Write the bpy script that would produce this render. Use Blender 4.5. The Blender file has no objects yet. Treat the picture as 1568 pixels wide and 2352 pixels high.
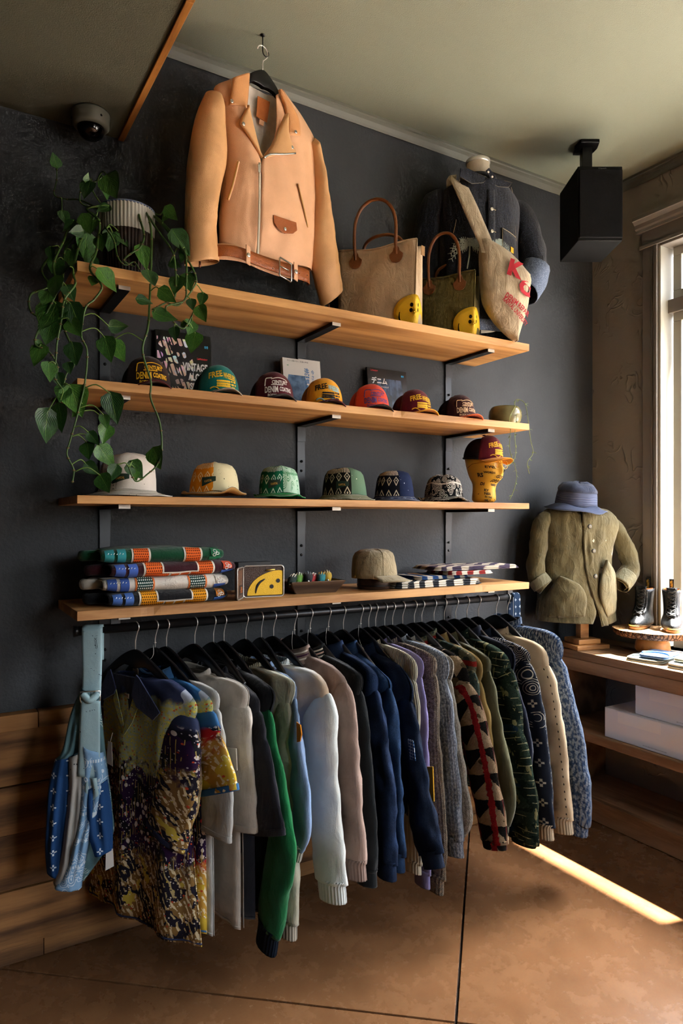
import bpy, bmesh, math, random
from mathutils import Vector, Matrix, noise
R = random.Random(7)
S = bpy.context.scene
COL = S.collection
sin, cos, pi, rad = math.sin, math.cos, math.pi, math.radians

# ---------------------------------------------------------------- camera (24 mm lens, level, standing in the shop)
YAW = math.atan(1568/2616.)
CAMP = Vector((0, -2.61, 1.523))
cam = bpy.data.cameras.new('camera'); cam_o = bpy.data.objects.new('camera', cam); COL.objects.link(cam_o)
cam_o.location = CAMP; cam_o.rotation_euler = (pi/2, 0, -YAW)
cam.sensor_fit = 'VERTICAL'; cam.sensor_height = 36; cam.sensor_width = 24; cam.lens = 24
cam.shift_y = 19/2352.; cam.clip_start = .05
S.camera = cam_o

# ---------------------------------------------------------------- daylight
W = bpy.data.worlds.new('daylight'); S.world = W; W.use_nodes = True
_n = W.node_tree.nodes; _bg = _n['Background']
_sky = _n.new('ShaderNodeTexSky'); _sky.sky_type = 'NISHITA'; _sky.sun_disc = False
_sky.sun_elevation = rad(62); _sky.sun_rotation = rad(80); _sky.air_density = 1.2; _sky.dust_density = 3.5; _sky.ozone_density = 1
_hs = _n.new('ShaderNodeHueSaturation'); _hs.inputs['Saturation'].default_value = .28      # hazy bright day
W.node_tree.links.new(_sky.outputs[0], _hs.inputs['Color']); W.node_tree.links.new(_hs.outputs[0], _bg.inputs[0]); _bg.inputs[1].default_value = .6
sun = bpy.data.lights.new('sun', 'SUN'); sun_o = bpy.data.objects.new('sun', sun); COL.objects.link(sun_o)
sun.energy = 14; sun.angle = rad(.8); sun.color = (1, .94, .84)
sun_o.rotation_euler = Vector((-.407, .1, -1)).to_track_quat('-Z', 'Y').to_euler()
sun_o.location = (6, -1, 8)
S.view_settings.view_transform = 'Standard'; S.view_settings.look = 'None'
S.view_settings.exposure = 2.95; S.view_settings.gamma = 1; S.view_settings.use_curve_mapping = False
try:
    S.cycles.use_denoising = True; S.cycles.max_bounces = 6; S.cycles.diffuse_bounces = 4; S.cycles.glossy_bounces = 2; S.cycles.use_adaptive_sampling = True; S.cycles.adaptive_threshold = .02; S.cycles.adaptive_min_samples = 16
    S.cycles.caustics_reflective = False; S.cycles.caustics_refractive = False
    S.cycles.sample_clamp_indirect = 6
except Exception: pass
def portal(y0, y1, z0, z1, x):
    l = bpy.data.lights.new('window_portal', 'AREA'); l.shape = 'RECTANGLE'; l.size = z1-z0; l.size_y = abs(y1-y0)
    o = bpy.data.objects.new('window_portal', l); COL.objects.link(o)
    o.location = (x, (y0+y1)/2, (z0+z1)/2); o.rotation_euler = (0, pi/2, 0)
    l.cycles.is_portal = True
def portal_front(x0, x1, z0, z1, y):
    l = bpy.data.lights.new('window_portal', 'AREA'); l.shape = 'RECTANGLE'; l.size = x1-x0; l.size_y = z1-z0
    o = bpy.data.objects.new('window_portal', l); COL.objects.link(o); o.location = ((x0+x1)/2, y, (z0+z1)/2); o.rotation_euler = (pi/2, 0, 0); l.cycles.is_portal = True
portal_front(1.7, 2.9, .9, 2.95, -5.74)  # portal for the window added behind the camera
portal(-.42, -2.25, .95, 2.95, 3.38); portal(-2.75, -4.6, .95, 2.95, 3.38)

# ---------------------------------------------------------------- measuring: where a line of sight of the photograph meets a plane of the room
_AX = (sin(YAW), cos(YAW)); _RT = (cos(YAW), -sin(YAW))
def ray(px, py):
    l = (px-784)/1568.; v = (1195-py)/1568.
    return Vector((_AX[0]+l*_RT[0], _AX[1]+l*_RT[1], v))
def onY(px, py, y): r = ray(px, py); return CAMP + r*((y-CAMP.y)/r.y)
def onX(px, py, x): r = ray(px, py); return CAMP + r*((x-CAMP.x)/r.x)
def onZ(px, py, z): r = ray(px, py); return CAMP + r*((z-CAMP.z)/r.z)
def onP(px, py, o, n): r = ray(px, py); return CAMP + r*((Vector(o)-CAMP).dot(n)/r.dot(n))
def pix(p):
    d = Vector(p)-CAMP; w = d.x*_AX[0]+d.y*_AX[1]
    return 784+1568*(d.x*_RT[0]+d.y*_RT[1])/w, 1195-1568*d.z/w

# ---------------------------------------------------------------- materials
def lin(h):
    if isinstance(h, (tuple, list)): return tuple(h[:3])+(1,)
    h = h.lstrip('#'); c = [int(h[i:i+2], 16)/255 for i in (0, 2, 4)]
    return tuple((x/12.92 if x <= .04045 else ((x+.055)/1.055)**2.4) for x in c)+(1,)
class X:                                            # a value in a node tree, with arithmetic
    def __init__(s, g, k): s.g = g; s.k = k
    def _m(s, op, b=None, c=None, clamp=False):
        n = s.g.nt.nodes.new('ShaderNodeMath'); n.operation = op; n.use_clamp = clamp
        for i, v in enumerate((s, b, c)):
            if v is None: continue
            if isinstance(v, X): s.g.nt.links.new(v.k, n.inputs[i])
            else: n.inputs[i].default_value = v
        return X(s.g, n.outputs[0])
    def __add__(s, b): return s._m('ADD', b)
    def __sub__(s, b): return s._m('SUBTRACT', b)
    def __mul__(s, b): return s._m('MULTIPLY', b)
    def __truediv__(s, b): return s._m('DIVIDE', b)
    def __lt__(s, b): return s._m('LESS_THAN', b)
    def __gt__(s, b): return s._m('GREATER_THAN', b)
    def fr(s): return s._m('FRACT')
    def fl(s): return s._m('FLOOR')
    def ab(s): return s._m('ABSOLUTE')
    def sn(s): return s._m('SINE')
    def mx(s, b): return s._m('MAXIMUM', b)
    def mn(s, b): return s._m('MINIMUM', b)
    def mod(s, b): return s._m('FLOORED_MODULO', b)
    def pw(s, b): return s._m('POWER', b)
    def inv(s): return s*-1+1
    def ss(s, a, b):
        n = s.g.nt.nodes.new('ShaderNodeMapRange'); n.interpolation_type = 'SMOOTHSTEP'
        s.g.nt.links.new(s.k, n.inputs[0]); n.inputs[1].default_value = a; n.inputs[2].default_value = b
        return X(s.g, n.outputs[0])
class G:
    def __init__(s, name, rough=.8, spec=.3, metal=0):
        s.m = bpy.data.materials.new(name); s.m.use_nodes = True; s.nt = s.m.node_tree
        s.b = s.nt.nodes['Principled BSDF']; s.set('Roughness', rough); s.set('Specular IOR Level', spec); s.set('Metallic', metal)
    def set(s, n, v):
        i = s.b.inputs[n]
        if isinstance(v, X): s.nt.links.new(v.k, i)
        elif hasattr(v, 'links') or hasattr(v, 'is_linked'): s.nt.links.new(v, i)
        else: i.default_value = v
        return s
    def col(s, c):
        if isinstance(c, (str, tuple, list)): s.b.inputs['Base Color'].default_value = lin(c)
        else: s.nt.links.new(c.k, s.b.inputs['Base Color'])
        return s
    def node(s, t, **kw):
        n = s.nt.nodes.new(t)
        for k, v in kw.items(): setattr(n, k, v)
        return n
    def uv(s):
        n = s.node('ShaderNodeUVMap'); q = s.node('ShaderNodeSeparateXYZ'); s.nt.links.new(n.outputs[0], q.inputs[0])
        return X(s, q.outputs[0]), X(s, q.outputs[1])
    def obj(s):
        n = s.node('ShaderNodeTexCoord'); return X(s, n.outputs['Object'])
    def uvv(s): return X(s, s.node('ShaderNodeUVMap').outputs[0])
    def xyz(s, v):
        q = s.node('ShaderNodeSeparateXYZ'); s.nt.links.new(v.k, q.inputs[0]); return [X(s, q.outputs[i]) for i in range(3)]
    def vec(s, x, y, z=0):
        n = s.node('ShaderNodeCombineXYZ')
        for i, v in enumerate((x, y, z)):
            if isinstance(v, X): s.nt.links.new(v.k, n.inputs[i])
            else: n.inputs[i].default_value = v
        return X(s, n.outputs[0])
    def scale(s, v, sc, loc=(0, 0, 0), rot=(0, 0, 0)):
        n = s.node('ShaderNodeMapping'); s.nt.links.new(v.k, n.inputs[0]); n.inputs[3].default_value = sc if hasattr(sc, '__len__') else (sc,)*3
        n.inputs[1].default_value = loc; n.inputs[2].default_value = rot; return X(s, n.outputs[0])
    def noise(s, v, sc=5, det=3, rough=.55, dist=0, color=False):
        n = s.node('ShaderNodeTexNoise'); s.nt.links.new(v.k, n.inputs['Vector'])
        n.inputs['Scale'].default_value = sc; n.inputs['Detail'].default_value = det; n.inputs['Roughness'].default_value = rough; n.inputs['Distortion'].default_value = dist
        return X(s, n.outputs[1 if color else 0])
    def vor(s, v, sc=5, feat='F1', out=0, rnd=1):
        n = s.node('ShaderNodeTexVoronoi', feature=feat); s.nt.links.new(v.k, n.inputs['Vector']); n.inputs['Scale'].default_value = sc
        n.inputs['Randomness'].default_value = rnd; return X(s, n.outputs[out])
    def wave(s, v, sc=5, dist=0, det=2, dirn='X', typ='BANDS'):
        n = s.node('ShaderNodeTexWave', wave_type=typ); n.bands_direction = dirn
        s.nt.links.new(v.k, n.inputs['Vector']); n.inputs['Scale'].default_value = sc; n.inputs['Distortion'].default_value = dist; n.inputs['Detail'].default_value = det
        return X(s, n.outputs[1])
    def mix(s, f, a, b):
        n = s.node('ShaderNodeMix', data_type='RGBA'); n.clamp_factor = True
        for i, v in ((0, f), (6, a), (7, b)):
            if isinstance(v, X): s.nt.links.new(v.k, n.inputs[i])
            elif i == 0: n.inputs[0].default_value = v
            else: n.inputs[i].default_value = lin(v)
        return X(s, n.outputs[2])
    def ramp(s, f, stops, const=False):
        n = s.node('ShaderNodeValToRGB'); s.nt.links.new(f.k, n.inputs[0]); cr = n.color_ramp
        if const: cr.interpolation = 'CONSTANT'
        while len(cr.elements) < len(stops): cr.elements.new(.5)
        for e, (p, c) in zip(cr.elements, stops): e.position = p; e.color = lin(c)
        return X(s, n.outputs[0])
    def bump(s, h, st=.3, d=.01):
        n = s.node('ShaderNodeBump'); n.inputs['Strength'].default_value = st; n.inputs['Distance'].default_value = d
        s.nt.links.new(h.k, n.inputs['Height']); s.nt.links.new(n.outputs[0], s.b.inputs['Normal']); return s
MATS = {}
def once(f):
    def w(*a):
        k = (f.__name__,)+a
        if k not in MATS: MATS[k] = f(*a)
        return MATS[k]
    return w
@once
def plain(c, rough=.6, metal=0, spec=.35):
    return G('plain', rough, spec, metal).col(c).m
@once
def cloth(c, c2=None, sc=700, rough=.9, bump=.25, mott=.12):
    g = G('cloth', rough, .15); o = g.obj()
    n = g.noise(o, 9, 4, .6); w = g.noise(o, sc, 2)
    h = lin(c); d = tuple(x*(1-mott*1.6) for x in h[:3]); l = tuple(min(1, x*(1+mott)) for x in h[:3])
    base = g.mix(n.ss(.3, .7), d, l)
    if c2: base = g.mix(g.noise(o, 260, 2).ss(.5, .62), base, c2)
    g.col(base); g.bump(w*.3+g.noise(g.scale(o, (1, 1, .45)), 30, 4, .6, 1.2)*1.5, min(1, bump*1.7), .007)
    try: g.set('Sheen Weight', .15); g.set('Sheen Roughness', .5)
    except Exception: pass
    return g.m
@once
def knit(c, c2, sc=90, bump=.7, spk=.5):
    g = G('knit', .95, .1); u, v = g.uv()
    st = (u*sc*2*pi).sn()*.5+.5; vz = ((v*sc*1.3+(u*sc*2*pi).sn()*.25)*2*pi).sn()*.5+.5
    n = g.noise(g.vec(u*sc*2, v*sc*.7), 1, 2)
    g.col(g.mix((n+spk-.5).ss(.42, .6), c, c2)); g.bump(st*.7+vz*.5, bump, .004); return g.m
@once
def rib(c, sc=140, bump=.6):
    g = G('rib', .92, .12); u, v = g.uv(); h = lin(c)
    st = (u*sc*2*pi).sn()*.5+.5; g.col(g.mix(st, tuple(x*.78 for x in h[:3]), c)); g.bump(st, bump, .003); return g.m
@once
def leather(c, rough=.42, sc=160, mott=.12):
    g = G('leather', rough, .4); o = g.obj(); h = lin(c)
    n = g.noise(o, 7, 4, .6)
    g.col(g.mix(n.ss(.3, .7), tuple(x*(1-mott*1.5) for x in h[:3]), tuple(min(1, x*(1+mott*.6)) for x in h[:3])))
    g.bump(g.vor(o, sc, 'DISTANCE_TO_EDGE').ss(0, .35)*.8+g.noise(o, 30, 3)*.6, .28, .004); return g.m
@once
def wood(c1, c2, axis='X', sc=1., rough=.45, knots=.3, saw=0):
    g = G('wood', rough, .35); o = g.obj()
    rnd = X(g, g.node('ShaderNodeObjectInfo').outputs['Random'])
    st = {'X': (.09, 1, 1), 'Y': (1, .09, 1), 'Z': (1, 1, .09)}[axis]
    x, y, z = g.xyz(g.scale(o, tuple(s*sc for s in st)))
    v = g.vec(x+rnd*7, y+rnd*3, z+rnd*5)
    n = g.noise(v, 9, 5, .62, .7); f = g.noise(g.scale(v, 1), 90, 3, .7)
    gr = g.wave(g.scale(v, (1, 1, .5) if axis != 'Z' else (.5, 1, 1)), 4, 14, 3, 'Z' if axis != 'Z' else 'X')
    k = g.noise(g.scale(o, (2.2*sc, 2.2*sc, 2.2*sc)), 2, 2)
    t = n*.55+gr*.22+f*.25
    h = lin(c1); dk = tuple(q*.3 for q in h[:3])
    base = g.mix(t.ss(.28, .72), c1, c2)
    if knots: base = g.mix((n.ss(.62, .8)*k.ss(.45, .75))*knots, base, dk)
    g.col(base)
    hgt = t*.6
    if saw: hgt = hgt+g.noise(g.scale(o, (60, 60, 3) if axis == 'X' else (3, 60, 60)), 1, 2)*saw
    g.bump(hgt, .35, .004); return g.m
@once
def print_dots(c, d, sc=180, r=.28):
    g = G('dots', .9, .1); u, v = g.uv()
    a = (u*sc).fr()-.5; row = (v*sc*.9).fl(); b = (v*sc*.9).fr()-.5
    a = (u*sc+row*.5).fr()-.5
    g.col(g.mix((a*a+b*b) < r*r, c, d)); return g.m
def glass_mat():
    g = G('window_glass', .02); t = g.node('ShaderNodeBsdfTransparent'); gl = g.node('ShaderNodeBsdfGlossy'); gl.inputs['Roughness'].default_value = .02
    m = g.node('ShaderNodeMixShader'); m.inputs[0].default_value = .05
    g.nt.links.new(t.outputs[0], m.inputs[1]); g.nt.links.new(gl.outputs[0], m.inputs[2])
    g.nt.links.new(m.outputs[0], g.nt.nodes['Material Output'].inputs[0]); return g.m

# ---------------------------------------------------------------- mesh helpers
class MB:
    def __init__(s): s.v = []; s.f = []; s.uv = {}; s.mi = []; s.cur = 0
    def add(s, vs, fs, uvs=None):
        o = len(s.v); s.v += [tuple(p) for p in vs]
        for f in fs: s.f.append(tuple(i+o for i in f)); s.mi.append(s.cur)
        if uvs:
            for i, q in enumerate(uvs): s.uv[o+i] = q
        return s
    def box(s, x0, x1, y0, y1, z0, z1, M=None):
        v = [Vector((x, y, z)) for z in (z0, z1) for y in (y0, y1) for x in (x0, x1)]
        if M is not None: v = [M @ p for p in v]
        return s.add(v, [(0, 2, 3, 1), (4, 5, 7, 6), (0, 1, 5, 4), (2, 6, 7, 3), (0, 4, 6, 2), (1, 3, 7, 5)], [(p.x+p.y, p.z) for p in v])
    def grid(s, fn, nu, nv, cu=False, cv=False, uvf=None):          # fn(u,v) with u,v in 0..1
        vs = []; uvs = []
        mu = nu if cu else nu+1; mv = nv if cv else nv+1
        for j in range(mv):
            for i in range(mu):
                u, v = i/nu, j/nv; vs.append(fn(u, v)); uvs.append(uvf(u, v) if uvf else (u, v))
        fs = []
        for j in range(nv):
            for i in range(nu):
                a, b = i, (i+1) % mu; c, d = j, (j+1) % mv
                fs.append((c*mu+a, c*mu+b, d*mu+b, d*mu+a))
        return s.add(vs, fs, uvs)
    def fan(s, pts):                                    # a closed flat cap over an outline
        return s.add(pts, [tuple(range(len(pts)))])
    def prism(s, pts, off):                             # outline pts pushed by vector off, closed
        n = len(pts); off = Vector(off); a = [Vector(p) for p in pts]; b = [p+off for p in a]
        return s.add(a+b, [tuple(range(n))[::-1], tuple(range(n, 2*n))]+[(i, (i+1) % n, n+(i+1) % n, n+i) for i in range(n)])
    def tube(s, path, r, n=8, cap=True, flat=None, up=None, closed=False):
        P = [Vector(p) for p in path]; m = len(P)
        rr = r if hasattr(r, '__len__') else [r]*m
        t0 = None; rings = []; acc = 0; uvs = []
        for i, p in enumerate(P):
            if closed: t = (P[(i+1) % m]-P[i-1])
            else: t = (P[min(i+1, m-1)]-P[max(i-1, 0)])
            t = t.normalized() if t.length > 1e-9 else Vector((0, 0, 1))
            if i == 0:
                a = Vector(up) if up else (Vector((0, 0, 1)) if abs(t.z) < .9 else Vector((1, 0, 0)))
            else: a = nrm
            nrm = (a-t*a.dot(t)).normalized(); bi = t.cross(nrm)
            if i: acc += (P[i]-P[i-1]).length
            fl = flat if flat else 1
            for k in range(n):
                th = 2*pi*k/n; rings.append(p+nrm*(cos(th)*rr[i])+bi*(sin(th)*rr[i]*fl)); uvs.append((k/n*6.3*rr[i], acc))
        fs = []
        for i in range(m if closed else m-1):
            for k in range(n):
                a, b = i*n+k, i*n+(k+1) % n; c = ((i+1) % m)*n
                fs.append((a, b, c+(k+1) % n, c+k))
        if cap and not closed: fs += [tuple(range(n))[::-1], tuple(range((m-1)*n, m*n))]
        return s.add(rings, fs, uvs)
    def lathe(s, prof, n=24, cap=True, sx=1, sy=1, M=None, uvs=True):     # prof: (r,z)
        vs = []; uv = []
        for j, (r, z) in enumerate(prof):
            for k in range(n):
                p = Vector((r*cos(2*pi*k/n)*sx, r*sin(2*pi*k/n)*sy, z)); vs.append(M @ p if M is not None else p); uv.append((k/n*.6, j*.02+z))
        fs = [(j*n+k, j*n+(k+1) % n, (j+1)*n+(k+1) % n, (j+1)*n+k) for j in range(len(prof)-1) for k in range(n)]
        if cap: fs += [tuple(range(n))[::-1], tuple(range((len(prof)-1)*n, len(prof)*n))]
        return s.add(vs, fs, uv)
    def build(s, name, mat=None, parent=None, smooth=True, loc=None, bevel=0, solid=0, sub=0, **tags):
        me = bpy.data.meshes.new(name); me.from_pydata(s.v, [], s.f)
        if s.uv:
            l = me.uv_layers.new(name='UVMap'); buf = []
            for lp in me.loops: buf += s.uv.get(lp.vertex_index, (0, 0))
            l.data.foreach_set('uv', buf)
        for m in (mat if isinstance(mat, (list, tuple)) else [mat]):
            if m: me.materials.append(m)
        if isinstance(mat, (list, tuple)): me.polygons.foreach_set('material_index', s.mi)
        me.polygons.foreach_set('use_smooth', [bool(smooth)]*len(me.polygons))
        me.update()
        return link(name, me, parent, loc, bevel, solid, sub, smooth, **tags)
def link(name, me, parent=None, loc=None, bevel=0, solid=0, sub=0, smooth=False, **tags):
    o = bpy.data.objects.new(name, me); COL.objects.link(o)
    if parent is not None: o.parent = parent
    if loc is not None: o.location = loc
    if bevel:
        m = o.modifiers.new('bevel', 'BEVEL'); m.width = bevel; m.segments = 2; m.limit_method = 'ANGLE'; m.angle_limit = rad(40)
        if not smooth: me.polygons.foreach_set('use_smooth', [False]*len(me.polygons))
    if sub: m = o.modifiers.new('sub', 'SUBSURF'); m.levels = sub; m.render_levels = sub
    if solid: m = o.modifiers.new('solid', 'SOLIDIFY'); m.thickness = solid; m.offset = 0
    for k, v in tags.items(): o[k] = v
    return o
def thing(name, label, cat, loc=(0, 0, 0), rz=0, group=None):
    o = bpy.data.objects.new(name, None); COL.objects.link(o); o.location = loc; o.rotation_euler = (0, 0, rz); o.empty_display_size = .05
    o['label'] = label; o['category'] = cat
    if group: o['group'] = group
    return o
def tag(o, label, cat, group=None):
    o['label'] = label; o['category'] = cat
    if group: o['group'] = group
    return o
def boxo(name, x0, x1, y0, y1, z0, z1, mat, parent=None, bevel=0, M=None, **t):
    return MB().box(x0, x1, y0, y1, z0, z1, M).build(name, mat, parent, False, bevel=bevel, **t)
def spline(pts, n=24):                                  # Catmull-Rom through the points
    P = [Vector(p) for p in pts]; m = len(P)-1; out = []
    for k in range(n+1):
        t = k/n*m; i = min(int(t), m-1); f = t-i
        a, b, c, d = P[max(i-1, 0)], P[i], P[i+1], P[min(i+2, m)]
        out.append(.5*((2*b)+(c-a)*f+(2*a-5*b+4*c-d)*f*f+(3*b-a-3*c+d)*f**3))
    return out
def lerp(tab, t):                                       # piecewise linear table [(t,v),...]
    if t <= tab[0][0]: return tab[0][1]
    for (a, x), (b, y) in zip(tab, tab[1:]):
        if t <= b: return x+(y-x)*(t-a)/(b-a) if b > a else y
    return tab[-1][1]
def nz(x, y, z=0): return noise.noise(Vector((x, y, z)))
_TX = {}
def text2d(body, bold=0, res=2, width=None, height=None, sp=1.):   # flat glyph mesh centred on 0,0
    k = (body, bold, res, sp)
    if k not in _TX:
        cu = bpy.data.curves.new('t', 'FONT'); cu.body = body; cu.offset = bold; cu.resolution_u = res; cu.space_character = sp; cu.align_x = 'CENTER'
        o = bpy.data.objects.new('t', cu); COL.objects.link(o)
        dg = bpy.context.evaluated_depsgraph_get(); dg.update()
        me = bpy.data.meshes.new_from_object(o.evaluated_get(dg))
        vs = [(v.co.x, v.co.y) for v in me.vertices]; fs = [tuple(p.vertices) for p in me.polygons]
        COL.objects.unlink(o); bpy.data.objects.remove(o); bpy.data.curves.remove(cu); bpy.data.meshes.remove(me)
        if vs:
            x0 = min(v[0] for v in vs); x1 = max(v[0] for v in vs); y0 = min(v[1] for v in vs); y1 = max(v[1] for v in vs)
            vs = [(x-(x0+x1)/2, y-(y0+y1)/2) for x, y in vs]; d = (x1-x0, y1-y0)
        else: d = (1, 1)
        _TX[k] = (vs, fs, d)
    vs, fs, d = _TX[k]
    sx = width/d[0] if width else None; sy = height/d[1] if height else None
    sx = sx or sy or 1; sy = sy or sx
    return [(x*sx, y*sy) for x, y in vs], fs
def put_text(mb, body, fn, x=0, y=0, rot=0, **kw):      # fn(x,y)->3D
    vs, fs = text2d(body, **kw); c, s_ = cos(rot), sin(rot)
    return mb.add([fn(x+a*c-b*s_, y+a*s_+b*c) for a, b in vs], fs)
def copy_tree(o, parent=None):
    c = o.copy(); COL.objects.link(c); c.parent = parent
    for ch in o.children: copy_tree(ch, c)
    return c
# ================================================================ THE ROOM
WX = 3.236; CZ = 3.365; SZ = 2.945; SX = .593
def plaster(name, c, st=.25, sc=60, big=0, c2=None):
    g = G(name, .62, .3); o = g.obj(); h = g.noise(o, sc, 4, .6)
    if big:
        w = g.noise(o, 2.2, 2, color=True); q = g.node('ShaderNodeVectorMath', operation='MULTIPLY_ADD')
        g.nt.links.new(w.k, q.inputs[0]); q.inputs[1].default_value = (1.3,)*3; g.nt.links.new(o.k, q.inputs[2])
        v = X(g, q.outputs[0]); n = g.noise(g.scale(v, (1, 1.7, .8)), 2.4, 3, .5)
        r = (n*9).fr(); ridge = ((r-.5).ab()*2).pw(7)*g.noise(o, 5, 2).ss(.5, .66)
        h = h*.12+ridge*big+g.noise(o, 16, 3)*.3
    if c2: g.col(g.mix(g.noise(o, 3, 4).ss(.3, .7), c, c2))
    else: g.col(c)
    g.bump(h, st, .012); return g.m
m_wall = plaster('slate_wall_paint', '#323538', .22, 70, c2='#393c3f')
m_rwall = plaster('taupe_plaster', '#857d73', .55, 60, 1.3, '#8d857a')
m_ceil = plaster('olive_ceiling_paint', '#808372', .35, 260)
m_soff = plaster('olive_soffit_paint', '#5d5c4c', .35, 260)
m_trimp = plain('#63645a', .45); m_taupe_trim = plain('#77716a', .5); m_jamb = plain('#a3a297', .45)
m_steel = plain('#3a3b3d', .38, .85); m_black = plain('#0c0c0d', .35); m_chrome = plain('#e6e4de', .28, .75)
m_oak = wood('#97662f', '#d3a063', 'X', 1., .5, .35)
m_reclaim = wood('#4a301b', '#9a6d40', 'X', 1.2, .7, .75, .3)
m_reclaimY = wood('#5d4127', '#a37a4c', 'Y', 1.2, .7, .75, .3)
m_bench = wood('#6d4f31', '#a88460', 'Y', 1.1, .6, .6, .2)
def st(o): o['kind'] = 'structure'; return o
RX0, RY0 = -2.6, -5.6
wall_back = st(boxo('wall_back', RX0, WX+.14, 0, .12, -.02, 3.5, m_wall))
st(boxo('wall_left', RX0-.12, RX0, RY0, .12, -.02, 3.5, m_wall))
mb = MB(); FX0, FX1, FZ0, FZ1 = 1.7, 2.9, .9, 2.95  # opening for the added front window
for a, b, c, d in ((RX0-.12, FX0, -.02, 3.5), (FX1, WX+.14, -.02, 3.5), (FX0, FX1, -.02, FZ0), (FX0, FX1, FZ1, 3.5)): mb.box(a, b, RY0-.12, RY0, c, d)
st(mb.build('wall_front', m_wall, None, False))
# right wall with two window openings
WINS = [(-.42, -2.25), (-2.75, -4.6)]; WZ0, WZ1 = .862, 2.955
mb = MB(); ys = [0]+[y for w in WINS for y in w]+[RY0]
for a, b in zip(ys[::2], ys[1::2]): mb.box(WX, WX+.14, b, a, -.02, 3.5)
for a, b in WINS: mb.box(WX, WX+.14, b, a, -.02, WZ0); mb.box(WX, WX+.14, b, a, WZ1, 3.5)
st(mb.build('wall_right', m_rwall, None, False))
st(boxo('ceiling', SX+.02, WX+.14, RY0, .12, CZ, CZ+.1, m_ceil))
soff = st(boxo('ceiling_soffit', RX0, SX, RY0, 0, SZ, CZ+.1, m_soff))
m_rough = wood('#6b3f18', '#b97a37', 'Y', 1.6, .6, .8, .4)
g_ = MB()
for i in range(7):
    y1 = -.0-i*.8; g_ = MB(); g_.box(SX, SX+.022, y1-.797, y1, SZ-.008+.003*R.random(), CZ)
    g_.build('edge_board', m_rough, soff, False, bevel=.002)
# crown strips
def crown(name, along, p0, p1, mat):
    prof = [(0, 0), (0, -.052), (.008, -.056), (.012, -.046), (.02, -.03), (.024, -.016), (.03, -.012), (.03, 0)]
    mb = MB(); n = len(prof); A = []
    for t in (p0, p1):
        for d, z in prof:
            A.append((t, -d, CZ+z) if along == 'x' else (WX-d, t, CZ+z))
    mb.add(A, [(i, (i+1) % n, n+(i+1) % n, n+i) for i in range(n)]+[tuple(range(n)), tuple(range(n, 2*n))[::-1]])
    return st(mb.build(name, mat, None, False))
crown('trim_1', 'x', SX+.023, WX, m_trimp); crown('trim_2', 'y', -.031, RY0, m_trimp)
# floor: scored concrete slabs
g = G('stained_concrete', .3, .5); o = g.obj()
n1 = g.noise(o, 1.7, 5, .65, .4); n2 = g.noise(o, 9, 5, .7, .3); n3 = g.noise(o, 70, 3)
c = g.mix(n1.ss(.25, .75), '#5e3f27', '#744f32'); c = g.mix((n2*.55+n3*.45).ss(.3, .8)*.55, c, '#8a6644'); c = g.mix(n3.ss(.55, .8)*.45, c, '#452a17')
c = g.mix(g.vor(o, 23, out=0).ss(.06, 0)*.35, c, '#c2a67e')
g.col(c); g.set('Roughness', n2*.16+.19); g.bump(n2*.5+n3*.25, .06, .01); m_floor = g.m
floor = st(boxo('floor', RX0, WX, RY0, 0, -.06, -.009, plain('#1a1310', .8)))
def clip(poly, nx, ny, d):
    out = []
    for i in range(len(poly)):
        a, b = poly[i], poly[(i+1) % len(poly)]; da = nx*a[0]+ny*a[1]-d; db = nx*b[0]+ny*b[1]-d
        if da >= 0: out.append(a)
        if da*db < 0: t = da/(da-db); out.append((a[0]+(b[0]-a[0])*t, a[1]+(b[1]-a[1])*t))
    return out
JX, JY = 1.362, -1.012
d1 = Vector((.686, .728)); d2 = Vector((.762, -.647)); n1_ = Vector((-d1.y, d1.x)); n2_ = Vector((-d2.y, d2.x))
rect = [(RX0, RY0), (WX, RY0), (WX, 0), (RX0, 0)]
def strips(polys, n, base, offs, w=.004):
    out = []
    cuts = [-99]+offs+[99]
    for p in polys:
        for a, b in zip(cuts, cuts[1:]):
            q = clip(p, n.x, n.y, base+a+w)
            if len(q) > 2: q = clip(q, -n.x, -n.y, -(base+b-w))
            if len(q) > 2: out.append(q)
    return out
P_ = strips([rect], n1_, n1_.x*JX+n1_.y*JY, [-1.8, 0, 1.8, 3.6]); P_ = strips(P_, n2_, n2_.x*JX+n2_.y*JY, [-1.8, 0, 1.8, 3.6])
for q in P_:
    MB().prism([(x, y, -.009) for x, y in q], (0, 0, .009)).build('concrete_slab', m_floor, floor, False, bevel=.0015)
# reclaimed wood wainscot on the back wall
zb = [0, .061, .255, .447, .613, .804]
for r in range(5):
    x = RX0+.01; th = .022+.006*(r % 2)
    while x < 2.83:
        L = R.uniform(.7, 1.5); x2 = min(x+L, 2.83)
        MB().box(x+.001, x2-.001, -th-R.uniform(0, .004), 0, zb[r]+.0015, zb[r+1]-.0015).build('plank', m_reclaim, wall_back, False, bevel=.002)
        x = x2
x = RX0+.01
while x < 2.83:
    x2 = min(x+R.uniform(1.1, 1.7), 2.83)
    MB().box(x+.001, x2-.001, -.05, 0, .806, .862).build('plank', m_reclaim, wall_back, False, bevel=.003); x = x2

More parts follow.
